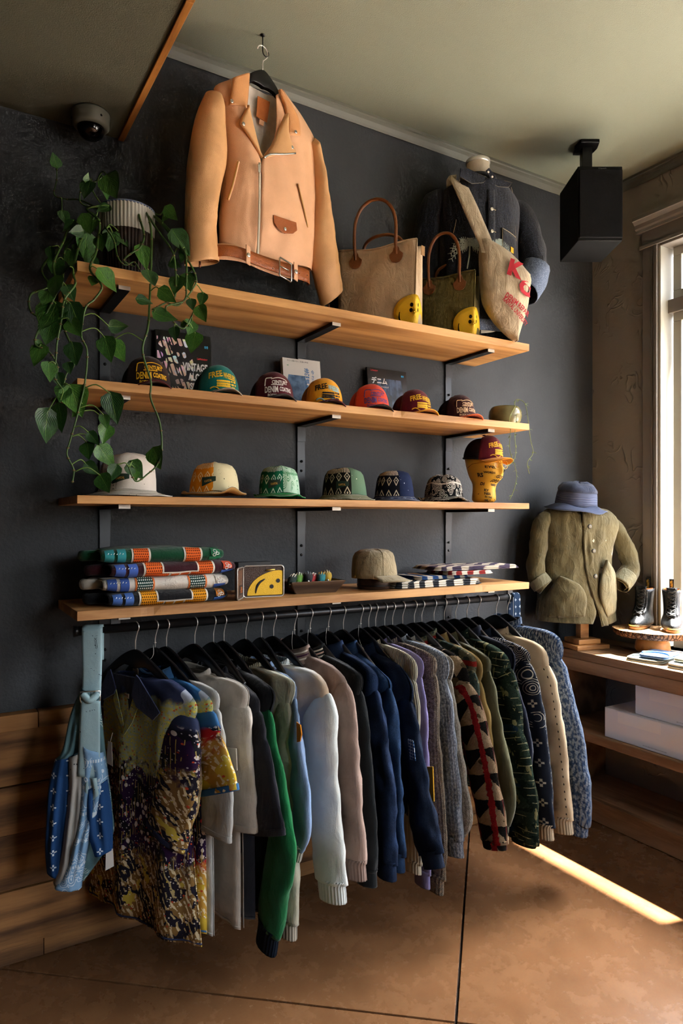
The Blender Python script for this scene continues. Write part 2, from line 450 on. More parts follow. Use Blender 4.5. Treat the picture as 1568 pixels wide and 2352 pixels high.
# windows on the right wall
m_glass = glass_mat()
def window(n, y0, y1):
    w = bpy.data.objects.new('window_%d' % n, None); COL.objects.link(w); w['kind'] = 'structure'; w.location = (WX, (y0+y1)/2, WZ0)
    B = lambda nm, a, b, c, d, e, f, m=m_taupe_trim, bv=.003: boxo(nm, a-WX, b-WX, c-w.location.y, d-w.location.y, e-WZ0, f-WZ0, m, w, bv)
    for s, y in ((1, y0), (-1, y1)):
        ya, yb = sorted((y, y+s*.088))
        B('casing', WX-.018, WX, ya, yb, WZ0-.08, WZ1)
        ya, yb = sorted((y-s*.0, y+s*.018)); B('casing_bead', WX-.027, WX-.018, ya, yb, WZ0-.08, WZ1)
        ya, yb = sorted((y+s*.026, y+s*.034)); B('casing_bead', WX-.023, WX-.018, ya, yb, WZ0-.08, WZ1)
        ya, yb = sorted((y, y-s*.014)); B('jamb', WX-.012, WX+.15, ya, yb, WZ0, WZ1, m_jamb)
    B('head_jamb', WX-.012, WX+.15, y1, y0, WZ1-.014, WZ1)
    B('head_casing', WX-.02, WX, y1-.09, y0+.09, WZ1, WZ1+.12)
    # crown of the header, moulded
    prof = [(-.0, 0), (-.034, 0), (-.034, .014), (-.042, .022), (-.046, .04), (-.06, .055), (-.066, .058), (-.066, .075), (0, .075)]
    mb = MB(); k = len(prof)
    A = [(d, t-w.location.y, z+WZ1+.085-WZ0) for t in (y0+.115, y1-.115) for d, z in prof]
    mb.add(A, [(i, (i+1) % k, k+(i+1) % k, k+i) for i in range(k)]+[tuple(range(k)), tuple(range(k, 2*k))[::-1]]); mb.build('header_crown', m_taupe_trim, w, False)
    B('header_bead', WX-.03, WX-.02, y1-.1, y0+.1, WZ1-.004, WZ1+.014)
    B('window_sill', WX-.03, WX+.16, y1-.02, y0+.02, WZ0-.03, WZ0)
    mid = [y0]+[y0+(y1-y0)*t for t in (.5,)]+[y1]; TZ = 2.6
    B('transom_bar', WX+.05, WX+.13, y1, y0, TZ, TZ+.07)
    for y in mid[1:-1]: B('mullion', WX+.05, WX+.13, y-.035, y+.035, WZ0, WZ1)
    for a, b in zip(mid, mid[1:]):
        a2, b2 = a-.03, b+.03
        for z0, z1 in ((WZ0+.0, TZ), (TZ+.07, WZ1-.014)):
            f = .045
            for (c0, c1, e0, e1) in ((b2, a2, z0, z0+f), (b2, a2, z1-f, z1), (a2-f, a2, z0+f, z1-f), (b2, b2+f, z0+f, z1-f)):
                B('sash', WX+.07, WX+.115, c0, c1, e0, e1, m_jamb)
            B('pane', WX+.09, WX+.094, b2+f, a2-f, z0+f, z1-f, m_glass, 0)
    return w
for i, (a, b) in enumerate(WINS): window(i+1, a, b)
w3 = bpy.data.objects.new('window_3', None); COL.objects.link(w3); w3['kind'] = 'structure'; w3.location = (0, RY0-.06, 0)  # unseen window, added behind the camera for frontal light on jacket and shirts
for x in (FX0, (FX0+FX1)/2-.03, FX1-.06): boxo('frame_post', x, x+.06, -.03, .03, FZ0, FZ1, m_jamb, w3, .003)
for z in (FZ0, FZ1-.06): boxo('frame_rail', FX0, FX1, -.028, .028, z, z+.06, m_jamb, w3, .003)
for a, b in ((FX0+.06, (FX0+FX1)/2-.03), ((FX0+FX1)/2+.03, FX1-.06)): boxo('pane', a, b, -.002, .002, FZ0+.06, FZ1-.06, m_glass, w3)
# outside: pavement, an unseen awning board added to narrow the sun patch, and the brick building across the street
g = G('pavement', .8); o = g.obj(); g.col(g.mix(g.noise(o, 2, 4), '#8f8b86', '#aaa59f')); st(boxo('ground_outside', WX+.16, 14, -14, 8, -.2, -.02, g.m)); st(boxo('ground_outside', -8, WX+.16, -14, RY0-.14, -.2, -.02, g.m))
st(boxo('added_awning', WX+.16, WX+.84, RY0, 3, 4.18, 4.25, plain('#5a5a58', .7)))
g = G('far_brick', .9); o = g.obj(); bt = g.node('ShaderNodeTexBrick'); g.nt.links.new(g.scale(o, 3, rot=(0, pi/2, pi/2)).k, bt.inputs[0])
bt.inputs[1].default_value = lin('#a9887e'); bt.inputs[2].default_value = lin('#b79a90'); bt.inputs[3].default_value = lin('#cfc8c0'); g.nt.links.new(bt.outputs[0], g.b.inputs[0])
bld = tag(boxo('building', 12, 14, -14, 8, 0, 4.6, g.m), 'pale brick building across the street beyond the window', 'building')
for k in range(5): boxo('window', 11.96, 12.0, -12+k*3.6, -10.2+k*3.6, 1.2, 3.4, plain('#7f8790', .1), bld)

# ================================================================ SHELVES
SH = [2.33, 1.965, 1.601, 1.239]; STH = [.032, .029, .026, .03]; SX0, SX1, SD = .386, 2.345, .37
UPX = [.545, 1.358, 2.171]
names = ['thick honey oak top shelf board under the leather jacket and totes', 'honey oak shelf board carrying the row of trucker caps',
         'pale oak shelf board carrying the row of bucket hats', 'live-edged wooden shelf board above the clothes rail']
m_live = wood('#875c31', '#cc9c64', 'X', .9, .55, .6)
for i in range(4):
    z1 = SH[i]; z0 = z1-STH[i]; nn = 90; mb = MB()
    top = []; bot = []
    for k in range(nn+1):
        x = SX0+(SX1-SX0)*k/nn; e = 0
        if i == 3: e = .006*nz(x*5, 1)+.010*max(0, nz(x*9, 4)-.25)*2
        if i == 1 and abs(x-1.62) < .04: e = .008*(1-abs(x-1.62)/.04)
        top.append((x, -SD+e, z1)); bot.append((x, -SD+e*.3+.001*(i == 3), z0))
    A = top+bot+[(x, -.002, z1) for x, _, _ in top]+[(x, -.002, z0) for x, _, _ in top]; N = nn+1; fs = []
    for k in range(nn):
        fs += [(k, k+1, N+k+1, N+k)[::-1], (k, k+1, 2*N+k+1, 2*N+k), (N+k, N+k+1, 3*N+k+1, 3*N+k)[::-1], (2*N+k, 2*N+k+1, 3*N+k+1, 3*N+k)]
    fs += [(0, N, 3*N, 2*N)[::-1], (nn, N+nn, 3*N+nn, 2*N+nn)]
    mb.add(A, fs); tag(mb.build('wall_shelf', m_live if i == 3 else m_oak, None, False, bevel=.0015), names[i], 'shelf')
ulab = ['black steel shelf upright with brackets behind the trailing pothos vines', 'black steel shelf upright with brackets at the middle of the shelves', 'black steel shelf upright with brackets nearest the window']
m_tip = plain('#b9b4aa', .4, .6)
for x, lab in zip(UPX, ulab):
    t = thing('shelf_upright', lab, 'shelf bracket', (x, 0, .9), 0, 'steel shelf uprights')
    boxo('strip', -.019, .019, -.009, 0, -.02, 1.41, m_steel, t, .001)
    for z1, th in zip(SH, STH):
        z = z1-th-.9-.0005
        b = MB().box(-.019, .019, -.305, -.009, z-.013, z); b.build('bracket', m_black, t, False, bevel=.001)
        boxo('bracket_tip', -.019, .019, -.3075, -.305, z-.013, z, m_tip, t)
        boxo('bracket_leg', -.0195, .0195, -.012, -.0092, z-.075, z-.013, m_steel, t)
        MB().lathe([(.0005, .004), (.005, .003), (.006, 0)], 10, M=Matrix.Translation((0, -.0122, z-.16)) @ Matrix.Rotation(pi/2, 4, 'X')).build('screw', m_black, t)
        MB().lathe([(.0005, .004), (.005, .003), (.006, 0)], 10, M=Matrix.Translation((0, -.0092, z-.2)) @ Matrix.Rotation(pi/2, 4, 'X')).build('screw', m_black, t)
# ================================================================ helpers for soft goods drawn in an upright plane
class Frame:
    def __init__(s, o, yaw):
        s.o = Vector(o); s.e = Vector((cos(yaw), sin(yaw), 0)); s.n = Vector((sin(yaw), -cos(yaw), 0)); s.yaw = yaw; s.off = 0
    def at(s, px, py):                                  # line of sight -> (across, height) in this plane, from its origin
        q = onP(px, py, s.o+s.n*s.off, s.n)-s.o; return (q.dot(s.e), q.z)
    def atd(s, px, py, d):
        q = onP(px, py, s.o+s.n*d, s.n)-s.o; return (q.dot(s.e), q.z, d)
    def ats(s, pts): return [s.at(*p) for p in pts]
    def pt(s, a, z, d=0): return s.e*a+Vector((0, 0, z))+s.n*d
def pl(pts, n):                                         # resample a 2-D polyline smoothly
    return [(p.x, p.y) for p in spline([(a, b, 0) for a, b in pts], n)]
def panel(mb, F, L, Rr, bulge, nu=16, nv=24, d0=0, fold=.004, fs=14, seed=0, prof=.45, sway=None, back=False):
    l = pl(L, nv); r = pl(Rr, nv); sg = -1 if back else 1
    ln = [0]
    for i in range(nv): ln.append(ln[-1]+math.hypot(l[i+1][0]-l[i][0], l[i+1][1]-l[i][1]))
    def fn(u, v):
        j = int(round(v*nv)); a = l[j][0]+(r[j][0]-l[j][0])*u; z = l[j][1]+(r[j][1]-l[j][1])*u
        e = max(0, 1-abs(2*u-1)**2.2)**prof
        b = bulge(v) if callable(bulge) else bulge
        d = b*e+fold*(nz(a*fs+seed, z*fs*.33, seed)+.5*nz(a*fs*2.3, z*fs*.9, seed+5))*min(1, e*1.5)
        if sway: d += sway(u, v)
        return F.pt(a, z, d0+sg*d)
    def uvf(u, v):
        j = int(round(v*nv)); return (l[j][0]+(r[j][0]-l[j][0])*u, l[j][1]+(r[j][1]-l[j][1])*u)
    return mb.grid(fn, nu, nv, uvf=uvf)
def limb(mb, F, pts, w, th, d0=0, n=14, m=26, fold=.004, fs=22, seed=0, cap=False):
    """a sleeve: centre line pts (across,height,depth) in the frame, half width w, half thickness th (tables over 0..1)"""
    P = spline([F.pt(a, z, d0+d) for a, z, d in pts], m)
    acc = 0; vs = []; uv = []
    for i, p in enumerate(P):
        v = i/m; t = (P[min(i+1, m)]-P[max(i-1, 0)]).normalized(); s1 = (F.n.cross(t)).normalized(); n1 = t.cross(s1)
        W_ = lerp(w, v) if not isinstance(w, (int, float)) else w; T_ = lerp(th, v) if not isinstance(th, (int, float)) else th
        if i: acc += (P[i]-P[i-1]).length
        for k in range(n):
            q = 2*pi*k/n; c, s_ = cos(q), sin(q)
            f = fold*(nz(c*1.2+seed, s_*1.2, acc*fs*.5+seed)+.6*nz(c*2+seed, s_*2+acc*fs*.2, acc*fs))*(.4+.6*min(1, v*4))
            vs.append(p+s1*(c*(W_+f))+n1*(s_*(T_+f*.8))); uv.append((k/n*2*(W_+T_), acc))
    fs_ = [(i*n+k, i*n+(k+1) % n, (i+1)*n+(k+1) % n, (i+1)*n+k) for i in range(m) for k in range(n)]
    if cap: fs_ += [tuple(range(n)), tuple(range(m*n, (m+1)*n))[::-1]]
    return mb.add(vs, fs_, uv)
def disc(F, a, z, d, r, h=.003, n=14, mb=None):         # a stud, snap or button facing the viewer
    mb = mb or MB(); vs = []
    for rr, hh in ((r, 0), (r, h*.6), (r*.8, h), (r*.3, h)):
        for k in range(n): q = 2*pi*k/n; vs.append(F.pt(a+rr*cos(q), z+rr*sin(q), d+hh))
    fs = [(j*n+k, j*n+(k+1) % n, (j+1)*n+(k+1) % n, (j+1)*n+k) for j in range(3) for k in range(n)]+[tuple(range(3*n, 4*n))]
    return mb.add(vs, fs)
def patch(mb, F, pts, d, th=.003, curve=None):          # flat-cut piece lying on a garment: outline (a,z), with thickness
    n = len(pts); dd = [curve(a, z) if curve else 0 for a, z in pts]
    A = [F.pt(a, z, d+x) for (a, z), x in zip(pts, dd)]; B = [F.pt(a, z, d+th+x) for (a, z), x in zip(pts, dd)]
    return mb.add(A+B, [tuple(range(n))[::-1], tuple(range(n, 2*n))]+[(i, (i+1) % n, n+(i+1) % n, n+i) for i in range(n)], list(pts)*2)

# ================================================================ BENCH under the window
BZ, BX, BY1 = .86, 2.80, -2.5
bench = thing('display_bench', 'weathered wooden display bench along the window wall with open lower shelf', 'bench', (BX, -.3, 0))
def bpart(nm, x0, x1, y0, y1, z0, z1, m=m_bench, bv=.003): return boxo(nm, x0-BX, x1-BX, y0+.3, y1+.3, z0, z1, m, bench, bv)
for k, (a, b) in enumerate(((BX, 2.935), (2.937, 3.09), (3.092, WX-.001))):
    bpart('top_plank', a, b, BY1, -.054, BZ-.04, BZ)
bpart('front_apron', BX, BX+.035, BY1, -.054, .757, BZ-.0405)
for a, b in ((BX+.015, 2.97), (2.972, WX-.002)): bpart('shelf_plank', a, b, BY1, -.054, .425, .462)
bpart('shelf_lip', BX+.0, BX+.014, BY1, -.054, .42, .463)
bpart('kick_board', 2.87, 2.90, BY1, -.054, .001, .11)
for a, b in ((2.905, 3.06), (3.062, WX-.002)): bpart('floor_plank', a, b, BY1, -.054, .08, .105)
for y in (-.057, -1.3, BY1+.04): bpart('side_panel', BX+.04, WX-.002, y-.035, y, .463, .8195); bpart('side_panel', 2.905, WX-.002, y-.035, y, .1055, .4245)
# white boxes
m_card = G('white_card', .6, .25).col('#dadada').m; m_tape = plain('#e3e1dc', .3); m_ink = plain('#3a3a3a', .8)
def wbox(label, x0, x1, y0, y1, z0, z1):
    t = thing('storage_box', label, 'box', ((x0+x1)/2, (y0+y1)/2, z0)); hx, hy = (x1-x0)/2, (y1-y0)/2; h = z1-z0
    boxo('carton', -hx, hx, -hy, hy, 0, h, m_card, t, .003)
    boxo('lid_flap', -hx, hx, -hy, hy, h, h+.002, m_card, t, .001)
    boxo('tape', -hx-.0008, -hx, hy-.3, hy-.075, h-.055, h-.002, m_tape, t)
    mb = MB(); put_text(mb, 'RECYCLABLE BOX MADE IN ENGLAND', lambda a, b: (-hx-.0006, -a+hy-.27, b+.014), width=.12, height=.004); mb.build('print', m_ink, t)
wbox('long white cardboard box lying directly on the lower bench shelf', 2.83, 3.13, -.99, -.40, .4635, .605)
wbox('white cardboard box stacked on top of the longer box', 2.85, 3.12, -1.1, -.555, .6085, .745)

# ================================================================ folded T-shirts on the bench
def tee_fold(label, x, y, z, w, d, h, rz, c, seed=0, grp='folded T-shirts on the bench', layers=2, cat='T-shirt'):
    t = thing('folded_tshirt', label, cat, (x, y, z), rz, grp)
    for k in range(layers):
        mb = MB(); z0 = h*k/layers; hh = h/layers*.92
        def fn(u, v, z0=z0, hh=hh, k=k):
            th = 2*pi*u; e = 6
            cx = math.copysign(abs(cos(th))**(2/e), cos(th)); cy = math.copysign(abs(sin(th))**(2/e), sin(th))
            s = [.0, .93, 1, 1, .94, .5, 0][int(round(v*6))]; zz = [0, 0, .25, .75, 1, 1.04, 1.04][int(round(v*6))]
            px, py = cx*w*s*(1-.02*k), cy*d*s*(1-.02*k)
            return (px, py, z0+hh*zz+.0025*nz(px*20+seed, py*20, k)*(zz))
        mb.grid(fn, 32, 6, cu=True, uvf=lambda u, v: (u*.5, v*.2)); mb.build('fold', cloth(c), t)
    mb = MB(); P = []
    for k in range(13):
        a = -pi*.5+pi*k/12; P.append((-w*.62+.045*cos(a), .06*sin(a), h+.003))
    mb.tube(P, .0045, 6, flat=.6); mb.build('neckband', cloth(c), t)
    return t
tee_fold('grey-green folded T-shirt at the corner end of the bench row', 2.925, -.585, BZ, .1, .085, .02, rad(12), '#7b8584', 1)
tee_fold('blue folded T-shirt between the grey and the cream ones', 2.935, -.625, BZ+.0255, .09, .07, .014, rad(14), '#5b7fb5', 2)
tee_fold('cream folded T-shirt on the bench at the picture edge', 2.97, -.80, BZ+.0295, .1, .085, .016, rad(10), '#c9c3a8', 3)
tee_fold('grey folded T-shirt under the cream one on the bench', 2.96, -.81, BZ, .12, .11, .024, rad(10), '#8b9393', 4)

# ================================================================ cake stand of a wood slice, with boots
g = G('slice_top', .55, .3); o = g.obj(); x, y, z = g.xyz(o); r = (x*x+y*y).pw(.5); rr = g.noise(o, 3, 2)
ring = ((r+rr*.05)*420).sn()*.5+.5; g.col(g.mix(ring, '#b98a58', '#cfa775')); g.bump(ring, .15, .002); m_slice = g.m
g = G('bark', .95, .1); o = g.obj(); n = g.vor(g.scale(o, (1, 1, .45)), 60, 'DISTANCE_TO_EDGE'); g.col(g.mix(n.ss(0, .2), '#2a1a10', '#6d4a30')); g.bump(n+g.noise(o, 90, 3)*.5, 1, .012); m_bark = g.m
m_stump = wood('#5b3417', '#b57a3e', 'X', 2.2, .45, .2)
CSX, CSY = 3.105, -.47
cs = thing('wood_slice_stand', 'round live-edge wood slice stand on a turned stump base', 'display stand', (CSX, CSY, BZ))
MB().lathe([(.075, 0), (.083, .02), (.08, .05), (.066, .075), (.062, .083)], 28).build('stump_base', m_stump, cs)
def slr(th): return .185*(1+.03*sin(3*th+1)+.02*sin(7*th))
mb = MB(); n = 56
mb.fan([(slr(2*pi*k/n)*.985*cos(2*pi*k/n), slr(2*pi*k/n)*.985*sin(2*pi*k/n), .117) for k in range(n)]); mb.build('slice_top', m_slice, cs, False)
mb = MB()
def bk(u, v):
    th = 2*pi*u; b = slr(th)+.004*nz(th*9, v*3); rr_ = b*[.9, .97, 1, .985][int(round(v*3))]; return (rr_*cos(th), rr_*sin(th), .084+.033*v)
mb.grid(bk, 112, 3, cu=True); mb.fan([bk(k/56., 0) for k in range(56)][::-1]); mb.build('bark_edge', m_bark, cs)

m_boot = leather('#16181a', .22, 240, .1); m_lace = plain('#0b0b0b', .8); m_sole = plain('#5b4028', .4); m_tan = leather('#b3703a', .5)
def boot(label, x, y, rz, mir):
    t = thing('lace_up_boot', label, 'boot', (x, y, BZ+.1175), rz, 'black lace-up boots on the wood slice')
    def outline(k, n, g=1.):                             # sole outline, toe at -x
        th = 2*pi*k/n; px = -.125*cos(th); w = .045+.009*cos(th)-.006*abs(sin(2*th)); return (px*g+.005, w*sin(th)*g+mir*.006*sin(th)**2)
    n = 28; mb = MB()
    prof = [(.96, 0), (1, .004), (1.02, .014), (1.0, .019)]
    A = [(outline(k, n, g_)[0], outline(k, n, g_)[1], z) for g_, z in prof for k in range(n)]
    mb.add(A, [(j*n+k, j*n+(k+1) % n, (j+1)*n+(k+1) % n, (j+1)*n+k) for j in range(3) for k in range(n)]+[tuple(range(n))[::-1], tuple(range(3*n, 4*n))]); mb.build('sole', m_sole, t)
    mb = MB(); ring = [(outline(k, n, 1.0)[0], outline(k, n, 1.0)[1], .0205) for k in range(n)]; mb.tube(ring, .0018, 5, closed=True); mb.build('welt_stitch', plain('#d8b13c', .6), t)
    # upper: rings rising from the sole to the ankle shaft
    secs = [(.0, .120, .047, .019), (.0, .121, .049, .03), (.004, .116, .047, .048), (.014, .104, .043, .06), (.028, .088, .038, .075), (.043, .070, .037, .095), (.052, .060, .038, .12), (.056, .057, .04, .15), (.058, .058, .043, .18), (.059, .059, .044, .196)]
    mb = MB(); A = []
    for i, (cx, a, b, z) in enumerate(secs):
        for k in range(n):
            th = 2*pi*k/n; c, s_ = -cos(th), sin(th)
            q = 1-.12*max(0, -c)*(i > 5)
            A.append((cx+a*c*q, b*s_*(1 if c > 0 else (1-.12*c*c)), z-(.012*max(0, -c) if i < 4 and i > 0 else 0)+(.004*c if i > 7 else 0)))
    m_ = len(secs); mb.add(A, [(j*n+k, j*n+(k+1) % n, (j+1)*n+(k+1) % n, (j+1)*n+k) for j in range(m_-1) for k in range(n)]); mb.build('upper', m_boot, t, solid=.003)
    mb = MB(); mb.lathe([(.9, .1), (1, .16), (.985, .1985)], 24, False, .054, .038, Matrix.Translation((.058, 0, 0))); mb.build('lining', m_tan, t)
    # tongue + laces + eyelet facings
    fx = lambda z: lerp([(.06, -.086), (.075, -.057), (.095, -.024), (.12, -.006), (.15, .001), (.18, .003), (.2, .003)], z)
    mb = MB(); mb.grid(lambda u, v: (fx(.07+.14*v)-.003, (u-.5)*(.03+.02*v), .07+.14*v), 4, 10); mb.build('tongue', m_boot, t, solid=.003)
    la = MB()
    for i in range(7):
        z = .075+.018*i; a, b = fx(z)-.006, fx(z+.016)-.006
        for s_ in (-1, 1): la.tube([(a+.004, s_*.02, z), (a-.003, 0, z+.006), (b+.004, -s_*.02, z+.016)], .0022, 5)
    la.build('laces', m_lace, t)
    for s_ in (-1, 1):
        mb = MB(); mb.grid(lambda u, v: (fx(.075+.118*v)+.002+.012*u, s_*(.019+.014*u), .075+.118*v), 2, 10); mb.build('facing', m_boot, t, solid=.002)
    lp = boxo('pull_loop', .106, .109, -.011, .011, .17, .245, plain('#131313', .7), t)
    mb = MB(); put_text(mb, 'AirWair', lambda a, b: (.1055, -b, .213+a), width=.05, height=.014, bold=.02); mb.build('lettering', plain('#c79a2b', .5), lp)
for (lab, dx, dy, mir, rz) in (('black lace-up boot on the wood slice, nearer the corner', -.005, .06, 1, 18), ('black lace-up boot on the wood slice, nearer the picture edge', .045, -.075, -1, 34)):
    boot(lab, CSX+dx, CSY+dy, rad(rz), mir)

# ================================================================ loudspeaker hung from the ceiling
sp0 = CAMP+ray(1378, 553)*3.17; DW = 3.17/1568.
spk = thing('loudspeaker', 'black box loudspeaker hung from the ceiling near the window', 'speaker', sp0, -YAW)
w_, h_ = 51*DW, 171*DW
boxo('cabinet', -w_, w_, 0, .265, 0, h_, plain('#070707', .65, 0, .2), spk, .003)
g = G('grille_cloth', .85, .2); o = g.obj(); g.col('#08080a'); g.bump(g.noise(o, 900, 1), .4, .002)
boxo('grille', -w_+.004, w_-.004, -.012, -.0005, .012, h_-.02, g.m, spk, .002)
mb = MB(); put_text(mb, 'Klipsch', lambda a, b: (a+.01, -.0008, h_-.01+b), width=.036, height=.007); mb.build('nameplate', plain('#8d8d8d', .4, .5), spk)
mt = MB(); mz = CZ-sp0.z-.0005
mt.box(-.024, .024, .165, .205, h_, mz-.018); mt.build('mount_arm', m_black, spk, False, bevel=.002)
MB().prism([(-.045, .125, mz), (.045, .125, mz), (.055, .185, mz), (.045, .245, mz), (-.045, .245, mz), (-.055, .185, mz)], (0, 0, -.018)).build('mount_plate', m_black, spk, False, bevel=.003)
boxo('mount_clamp', -.03, .03, .15, .22, h_, h_+.02, m_black, spk, .003)
MB().tube([(-.04, .185, h_+.05), (.04, .185, h_+.05)], .009, 10).build('mount_knob', m_steel, spk)

# ================================================================ dome camera on the soffit
dc = onZ(208, 262, SZ); dc = Vector((dc.x, -.115, SZ))
dome = thing('dome_camera', 'grey dome security camera under the lowered ceiling', 'camera', dc)
MB().lathe([(.062, -.0005), (.064, -.008), (.062, -.045), (.056, -.052), (.047, -.053)], 32).build('housing', plain('#5d5d52', .5), dome)
MB().lathe([(.046, -.053)]+[(.046*cos(a), -.053-.042*sin(a)) for a in [i*pi/16 for i in range(1, 8)]]+[(.0005, -.095)], 28).build('dome_lens', plain('#050506', .06, 0, .6), dome)
for k in range(3):
    a = k*2*pi/3-1.2; MB().lathe([(.0005, .0022), (.004, .002), (.004, 0)], 8, M=Matrix.Translation((.063*cos(a), .063*sin(a), -.03)) @ Matrix.Rotation(a, 4, 'Z') @ Matrix.Rotation(pi/2, 4, 'Y')).build('screw', m_black, dome)
# ================================================================ wooden coat hangers
m_hang = plain('#08080a', .28, 0, .5)
def hanger(t, F, z0, half=.215, drop=.085, hookz=.075, thick=.011, hr=.022):
    """black wooden hanger in frame F; z0 = height of its top under the hook; local to t"""
    n = 26; mb = MB(); vs = []
    for i in range(n+1):
        a = -1+2*i/n; s_ = abs(a)
        zc = -drop*(s_**1.45)*(1.0-.06*s_)
        wv = .026*(1-.35*s_)+.017*max(0, 1-s_*3.2)
        top = z0+zc-.0; bot = top-wv*1.55
        dd = -.012*s_*s_
        for (z, d) in ((top, -thick/2), (top, thick/2), (bot, thick/2), (bot, -thick/2)): vs.append(F.pt(a*half, z, d+dd))
    fs = [(i*4+k, i*4+(k+1) % 4, i*4+4+(k+1) % 4, i*4+4+k) for i in range(n) for k in range(4)]+[(3, 2, 1, 0), tuple(n*4+k for k in range(4))]
    mb.add(vs, fs); mb.build('wooden_arms', m_hang, t, True, bevel=.003)
    P = [F.pt(0, z0-.01, 0), F.pt(0, z0+hookz*.30, 0), F.pt(.003, z0+hookz*.42, 0)]
    c = z0+hookz-hr*.95
    for k in range(13):
        a = rad(-50+k*18.5); P.append(F.pt(hr*.92*cos(a), c+hr*.92*sin(a), 0))
    mb = MB().tube(P, .0021, 7); mb.build('hook', m_chrome, t)
    return c+hr*.92

# ================================================================ tan leather biker jacket
HK = onZ(603, 80, CZ)
hk = thing('ceiling_hook', 'small black screw hook in the ceiling holding the tan jacket', 'hook', HK)
FJ = Frame((HK.x, HK.y, 2.95), rad(11.7)); FJ.off = .0
mb = MB(); mb.tube([(0, 0, -.0005), (0, 0, -.062)]+[(FJ.e.x*.014*(1-cos(a)), FJ.e.y*.014*(1-cos(a)), -.062-.014*sin(a)) for a in [k*pi/6 for k in range(1, 8)]], .0023, 6); mb.build('shank', m_black, hk)
MB().lathe([(.009, -.0005), (.009, -.003), (.004, -.005)], 12).build('collar', m_black, hk)
J = FJ.at
def JD(pts, d): return [FJ.atd(px, py, d)[:2] for px, py in pts]
hz = J(603, 122)[1]
jh = thing('coat_hanger', 'black wooden coat hanger inside the tan leather jacket', 'hanger', FJ.o)
hanger(jh, FJ, J(603, 163)[1], .155, .15, J(603, 105)[1]-J(603, 163)[1], .02, .026)
m_lea = leather('#dcab84', .45, 330, .06); m_lea2 = leather('#cf9f6c', .42, 420, .08); m_belt = leather('#9c5526', .35, 200, .1)
m_lin = cloth('#cfc8be', None, 500, .7, .2); m_silver = plain('#c9c7c0', .25, .9)
jk = thing('leather_biker_jacket', 'tan leather biker jacket with brown belt hanging from the ceiling', 'jacket', FJ.o)
# body front: left and right halves up to the zip line
Lb = FJ.ats([(534, 182), (492, 202), (502, 250), (514, 318), (516, 372), (508, 440), (505, 505), (504, 560)])
Rb = FJ.ats([(644, 212), (690, 270), (722, 330), (720, 400), (723, 470), (722, 540), (719, 590), (716, 622)])
Zr = JD([(640, 214), (634, 310), (602, 366), (599, 420), (598, 470), (597, 520), (596.5, 560), (596, 590)], .07)
Zl = JD([(566, 186), (574, 290), (597, 372), (595, 420), (594, 470), (593, 520), (592.5, 560), (592, 590)], .07)
bul = lambda v: .055+.02*sin(pi*v)
def jsway(u, v): return .012*sin(u*9+v*2)*sin(pi*u)*v+.005*sin(u*21+v*5)*v*(1-v)*2
mb = MB()
def half(L, Rr, side, sd):
    l = pl(L, 40); r = pl(Rr, 40)
    def fn(u, v):
        j = int(round(v*40)); a = l[j][0]+(r[j][0]-l[j][0])*u; z = l[j][1]+(r[j][1]-l[j][1])*u
        uu = u*.5 if side < 0 else .5+u*.5
        e = max(0, 1-abs(2*uu-1)**2.4)**.55
        d = bul(v)*e+.006*nz(a*22+sd, z*6, sd)*(.3+v)+.006*nz(a*9, z*9, sd+3)+.004*nz(a*50, z*26, 7)*v
        return FJ.pt(a, z, d)
    return MB().grid(fn, 20, 40, uvf=lambda u, v: (u, v))
half(Lb, Zl, -1, 1).build('front_panel', m_lea, jk, solid=.003); half(Zr, Rb, 1, 4).build('front_panel', m_lea, jk, solid=.003)
# back panel with grey lining inside the neck
BL = [(a, z) for a, z in Lb]; BR = [(a, z) for a, z in Rb]
BL[0] = J(566, 192); BR[0] = J(648, 215); BL[1] = J(520, 215); BR[1] = J(690, 275)
mb = MB(); panel(mb, FJ, BL, BR, .045, 16, 30, back=True, seed=3); mb.build('back_panel', m_lea, jk, solid=.003)
mb = MB(); panel(mb, FJ, JD([(560, 190), (555, 260), (565, 320), (590, 380)], 0), JD([(652, 228), (660, 262), (645, 320), (610, 384)], 0), .03, 14, 16, d0=.02, back=True, fold=.006); mb.build('lining', m_lin, jk)
mb = MB(); panel(mb, FJ, FJ.ats([(572, 188), (580, 200)]), FJ.ats([(652, 220), (650, 234)]), .03, 10, 4, d0=-.006, back=True); mb.build('neck_facing', m_lea, jk, solid=.002)
mb = MB().tube(spline([FJ.pt(*J(590, 207), -.025), FJ.pt(*J(603, 216), -.018), FJ.pt(*J(616, 217), -.025)], 10), .0025, 6); mb.build('hanger_loop', m_lea2, jk)
mb = MB(); patch(mb, FJ, JD([(591, 221), (619, 235), (612, 282), (588, 268)], .008), .008, .003); mb.build('label_patch', leather('#b9692f', .5), jk, False)
mb = MB(); patch(mb, FJ, JD([(596, 274), (606, 279), (604, 290), (594, 285)], .007), .007, .002); mb.build('size_tab', m_lea, jk, False)
